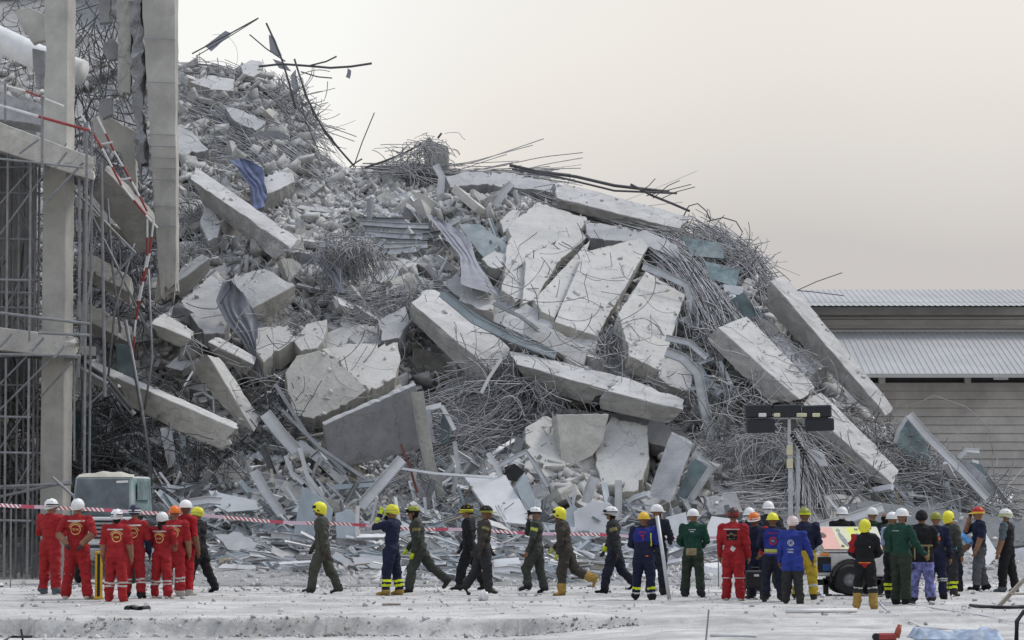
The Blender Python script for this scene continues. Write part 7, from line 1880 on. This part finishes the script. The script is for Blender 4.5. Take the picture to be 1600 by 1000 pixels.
person('person with white hard hat holding the upright metal pole', 1026, 932, 788, -30, 'front', suit('navypants'), ('hat', 'white'), mask=True, head=(-20, 0), Yoff=.7, key='pole')
person('person in dark green uniform and white hard hat, back turned, standing alone', 1083, 933, 795, -10, 'front', suit('green', thigh='greenpants', shin='greenpants', boot='char', boottop=.75), ('hat', 'white'), head=(-25, 0), prints=[('back_letters', 'mask', letters(0, .268, .085, .010, 9, 9) + letters(0, .245, .045, .010, 5, 10)), ('waist_bag', 'tan', [rect(-.07, .05, -.02, .06)])])
# --- the group by the generator
person('person in red overalls with dark red helmet and black back badge by the generator', 1146, 938, 793, -16, 'stand', dict(boot='shoe_white', boottop=1.2), ('rescue', 'helm_dark', 'helm_red'), stripes=(('shin', -.03, .10, 'silver'),), prints=[('reflective_band', 'silver', [rect(-.09, .085, .270, .280)]), ('back_badge', 'black', [rect(-.055, .058, .155, .262)]), ('badge_letters', 'tan', arc_letters(0, .175, .048, 150, 30, 7, .016) + ring(0, .19, .034, .005) + letters(0, .165, .07, .01, 7, 3)), ('cloth_patch', 'silver', [[(-.02, .06), (.02, .03), (.045, .07), (.0, .10)]])], build=1.04)
person('person with white hard hat half hidden behind the dark red helmet', 1172, 928, 793, 160, 'front', suit('navy'), ('hat', 'white'), mask=True, Yoff=.5)
person('person with orange helmet and red sleeves leaning in beside the generator', 1186, 934, 800, 150, 'bend', suit('navy', arm='redtee', fore='redtee'), ('rescue', 'orange', 'white'), skin='skin_dark', mask=False, head=(0, -10), Yoff=.2)
person('masked person with white hard hat facing us behind the group', 1201, 922, 783, 178, 'front', suit('char'), ('hat', 'white'), mask=True, Yoff=1.0)
person('person in blue shirt with yellow firefighter helmet and round back emblem', 1208, 941, 801, -4, 'front', suit('navy', thigh='navypants', shin='navypants', arm='navy', fore='navy', boot='boot'), ('hat', 'helm_yellow'), stripes=(('chest', .02, .33, 'royal'), ('backpanel', .045, .10, 'tan'), ('backpanel', .07, .10, 'lime')), prints=[('back_letters', 'helm_red', letters(0, .272, .11, .012, 10, 4)), ('back_emblem', 'helm_red', ring(0, .19, .046, .014)), ('emblem_figure', 'mask', letters(0, .175, .04, .03, 3, 5))], skin='skin_dark', Yoff=.1)
person('person in long bright blue shirt with pale pink helmet and round white emblem', 1239, 943, 806, -14, 'stand', suit('blue', thigh='char', shin='char', boot='boot', boottop=.6, hemz=-.12), ('rescue', 'helm_pink', 'white'), skin='skin_dark', prints=[('back_emblem', 'silver', ring(-.01, .20, .038, .008) + ring(-.01, .20, .022, .007)), ('back_letters', 'mask', letters(-.01, .115, .07, .016, 5, 6) + letters(-.01, .085, .07, .016, 5, 7))], mod=dict(hem=-.20, aR=(16, 18, 30, 14)), build=1.05)
person('person in yellow trousers and dark jacket with broad yellow helmet', 1258, 937, 793, -10, 'front', suit('navy', thigh='yellow', shin='yellow', boot='boot'), ('cap', 'helm_olive', 'hivis'), skin='skin_dark', stripes=(('shin', .45, .56, 'silver'),), Yoff=.3, build=1.05)
person('masked person with white hard hat looking over the generator canopy', 1317, 921, 792, 175, 'front', suit('black'), ('hat', 'white'), mask=True, Yoff=1.8)
# --- the right-hand group
person('short person in black and red jacket with yellow helmet and tan boots, back turned', 1352, 950, 811, -10, 'front', suit('black', boot='boot_tan', boottop=.38, arm='black'), ('fire', 'helm_yellow', 'helm_yellow'), stripes=(('shin', .05, .14, 'silver'), ('shin', .18, .38, 'char'), ('armL', -.1, .95, 'red'), ('backpanel', -.03, .03, 'orange'), ('chest', -.03, .02, 'red')), prints=[('back_dot', 'silver', disc(.06, .20, .008))])
person('person in dark teal uniform and white hard hat behind the yellow helmet', 1364, 929, 793, 10, 'stand', suit('dkgreen', thigh='navypants', shin='navypants'), ('hat', 'white'), Yoff=.4)
person('bareheaded dark haired person in green between the hard hats', 1384, 930, 799, -20, 'stand', suit('olive2', thigh='paleblue', shin='paleblue'), None, hair=1, Yoff=.8)
person('masked person with white helmet and bright striped trouser cuffs', 1394, 936, 800, -60, 'stand', suit('green', arm='paleblue', fore='short', thigh='black', shin='black', boot='char'), ('hat', 'white'), mask=True, stripes=HV, Yoff=.2)
person('person in dark green jacket and white hard hat reaching out a hand, back turned', 1409, 944, 794, -50, 'give', suit('green', thigh='greenpants', shin='greenpants', boot='black'), ('hat', 'white'), mask=True, prints=[('back_letters', 'mask', letters(0, .27, .08, .008, 8, 12))])
person('person in black jacket with gold trim and blue patterned trousers', 1441, 941, 797, -8, 'front', suit('black', thigh='camoblue', shin='camoblue', boot='char', hemz=-.06), ('rescue', 'black', 'char', 'char'), stripes=(('chest', .115, .135, 'stripe_gold'), ('chest', -.07, -.045, 'stripe_gold')), prints=[('gold_trim', 'stripe_gold', [rect(-.085, -.068, -.03, .12), rect(.066, .084, -.03, .12)])], mod=dict(hem=-.10), build=1.12)
person('person in navy coverall with olive helmet and bright back lettering', 1463, 935, 800, -14, 'stand', suit('navy', boot='black'), ('hat', 'helm_olive'), stripes=(('shin', .08, .14, 'silver'), ('shin', .22, .26, 'silver')), prints=[('back_patch', 'orange', [rect(-.055, .06, .185, .225)]), ('back_letters', 'mask', letters(0, .232, .11, .035, 5, 13))])
person('person in dark suit with bright yellow helmet and striped cuffs at the back', 1482, 932, 798, -40, 'stand', suit('olive2', thigh='char', shin='char'), ('fire', 'helm_yellow'), stripes=HV, Yoff=.3)
person('person in sky blue sleeves with hand on hip behind the yellow helmet', 1490, 926, 812, -10, 'hip', suit('skyblue', fore='short', thigh='navypants', shin='navypants'), None, hair=1, skin='skin_dark', Yoff=.6)
person('person in dark polo shirt and grey trousers with red and yellow helmet, hand at mouth', 1531, 924, 792, 95, 'handface', suit('navy', fore='short', thigh='greypants', shin='greypants', boot='black'), ('cap', 'helm_red', 'helm_gold'), mod=dict(L=(12, 4, 4), Rr=(-8, 4, -16), hem=.0))
person('person in black vest over teal shirt with white helmet, rightmost of all', 1574, 924, 795, 60, 'stand', suit('black', arm='shoe_grey', fore='short', boot='shoe_grey'), ('rescue', 'white', 'lime'), mask=True, head=(15, 0), prints=[('chest_band', 'silver', [rect(-.06, .05, .215, .222)], 'right'), ('chest_mark', 'silver', [rect(-.03, .01, .235, .25)], 'right')], mod=dict(L=(8, 4, 0), Rr=(-8, 4, -12), hem=-.03))

# --- things they hold
g = ground_at(154, 936); yt = empty('yellow_tool', tuple(g)); tag(yt, 'yellow and black rescue strut standing between the red overalls', 'tool')
M_TY = mat('tool_yellow', (.62, .38, .03), .5, .15, 8.0)
k_ = 1 / s_at(g.y)
for dx in (-.045, .045):
    b = MB(); b.box((dx, 0, .42), (.045, .06, .82)); b.build('rail', M_TY, yt, bevel=.008)
b = MB(); b.box((0, -.01, .44), (.04, .05, .78)); b.build('core', M_BLACK, yt)
b = MB(); b.box((.02, 0, .86), (.20, .10, .05)); b.build('head', M_TY, yt, bevel=.01)
b = MB(); b.tube([(-.08, 0, .76), (.14, 0, .74)], .02, 8); b.build('handle', M_BLACK, yt)
b = MB(); b.box((0, 0, .03), (.16, .12, .05)); b.build('foot', M_TY, yt, bevel=.01)
hp_ = PEOPLE['pole']['g']; gp = ground_at(1046, 937)
b = MB(); tpz = float(PV(1027, 806, gp.y)[2]); b.tube([gp + Vector((0, 0, .0)), Vector((float(PV(1027, 806, gp.y)[0]), gp.y + .12, tpz))], .035, 10); tag(b.build('metal_pole', M_ALU, sm=True), 'long metal pole held upright next to the golden hard hat', 'pole')
# black case carried in the middle of the generator group
g = ground_at(1180, 936); cs_ = empty('black_case', tuple(g)); tag(cs_, 'black equipment case held low between the red overall and the blue shirt', 'case')
b = MB(); b.box((0, .05, .36), (.34, .24, .34)); b.build('shell', M_BLACK, cs_, bevel=.03)
b = MB(); b.tube([(-.08, .05, .53), (-.07, .05, .58), (.07, .05, .58), (.08, .05, .53)], .014, 6); b.build('handle', M_BLACK, cs_)
b = MB(); b.box((.02, -.08, .44), (.09, .01, .04)); b.build('label_plate', M_WHITE, cs_)
for dx in (-.12, .12):
    b = MB(); b.box((dx, .05, .10), (.05, .2, .2)); b.build('foot', M_BLACK, cs_, bevel=.01)
hw = hand_world('w5', 'aL')
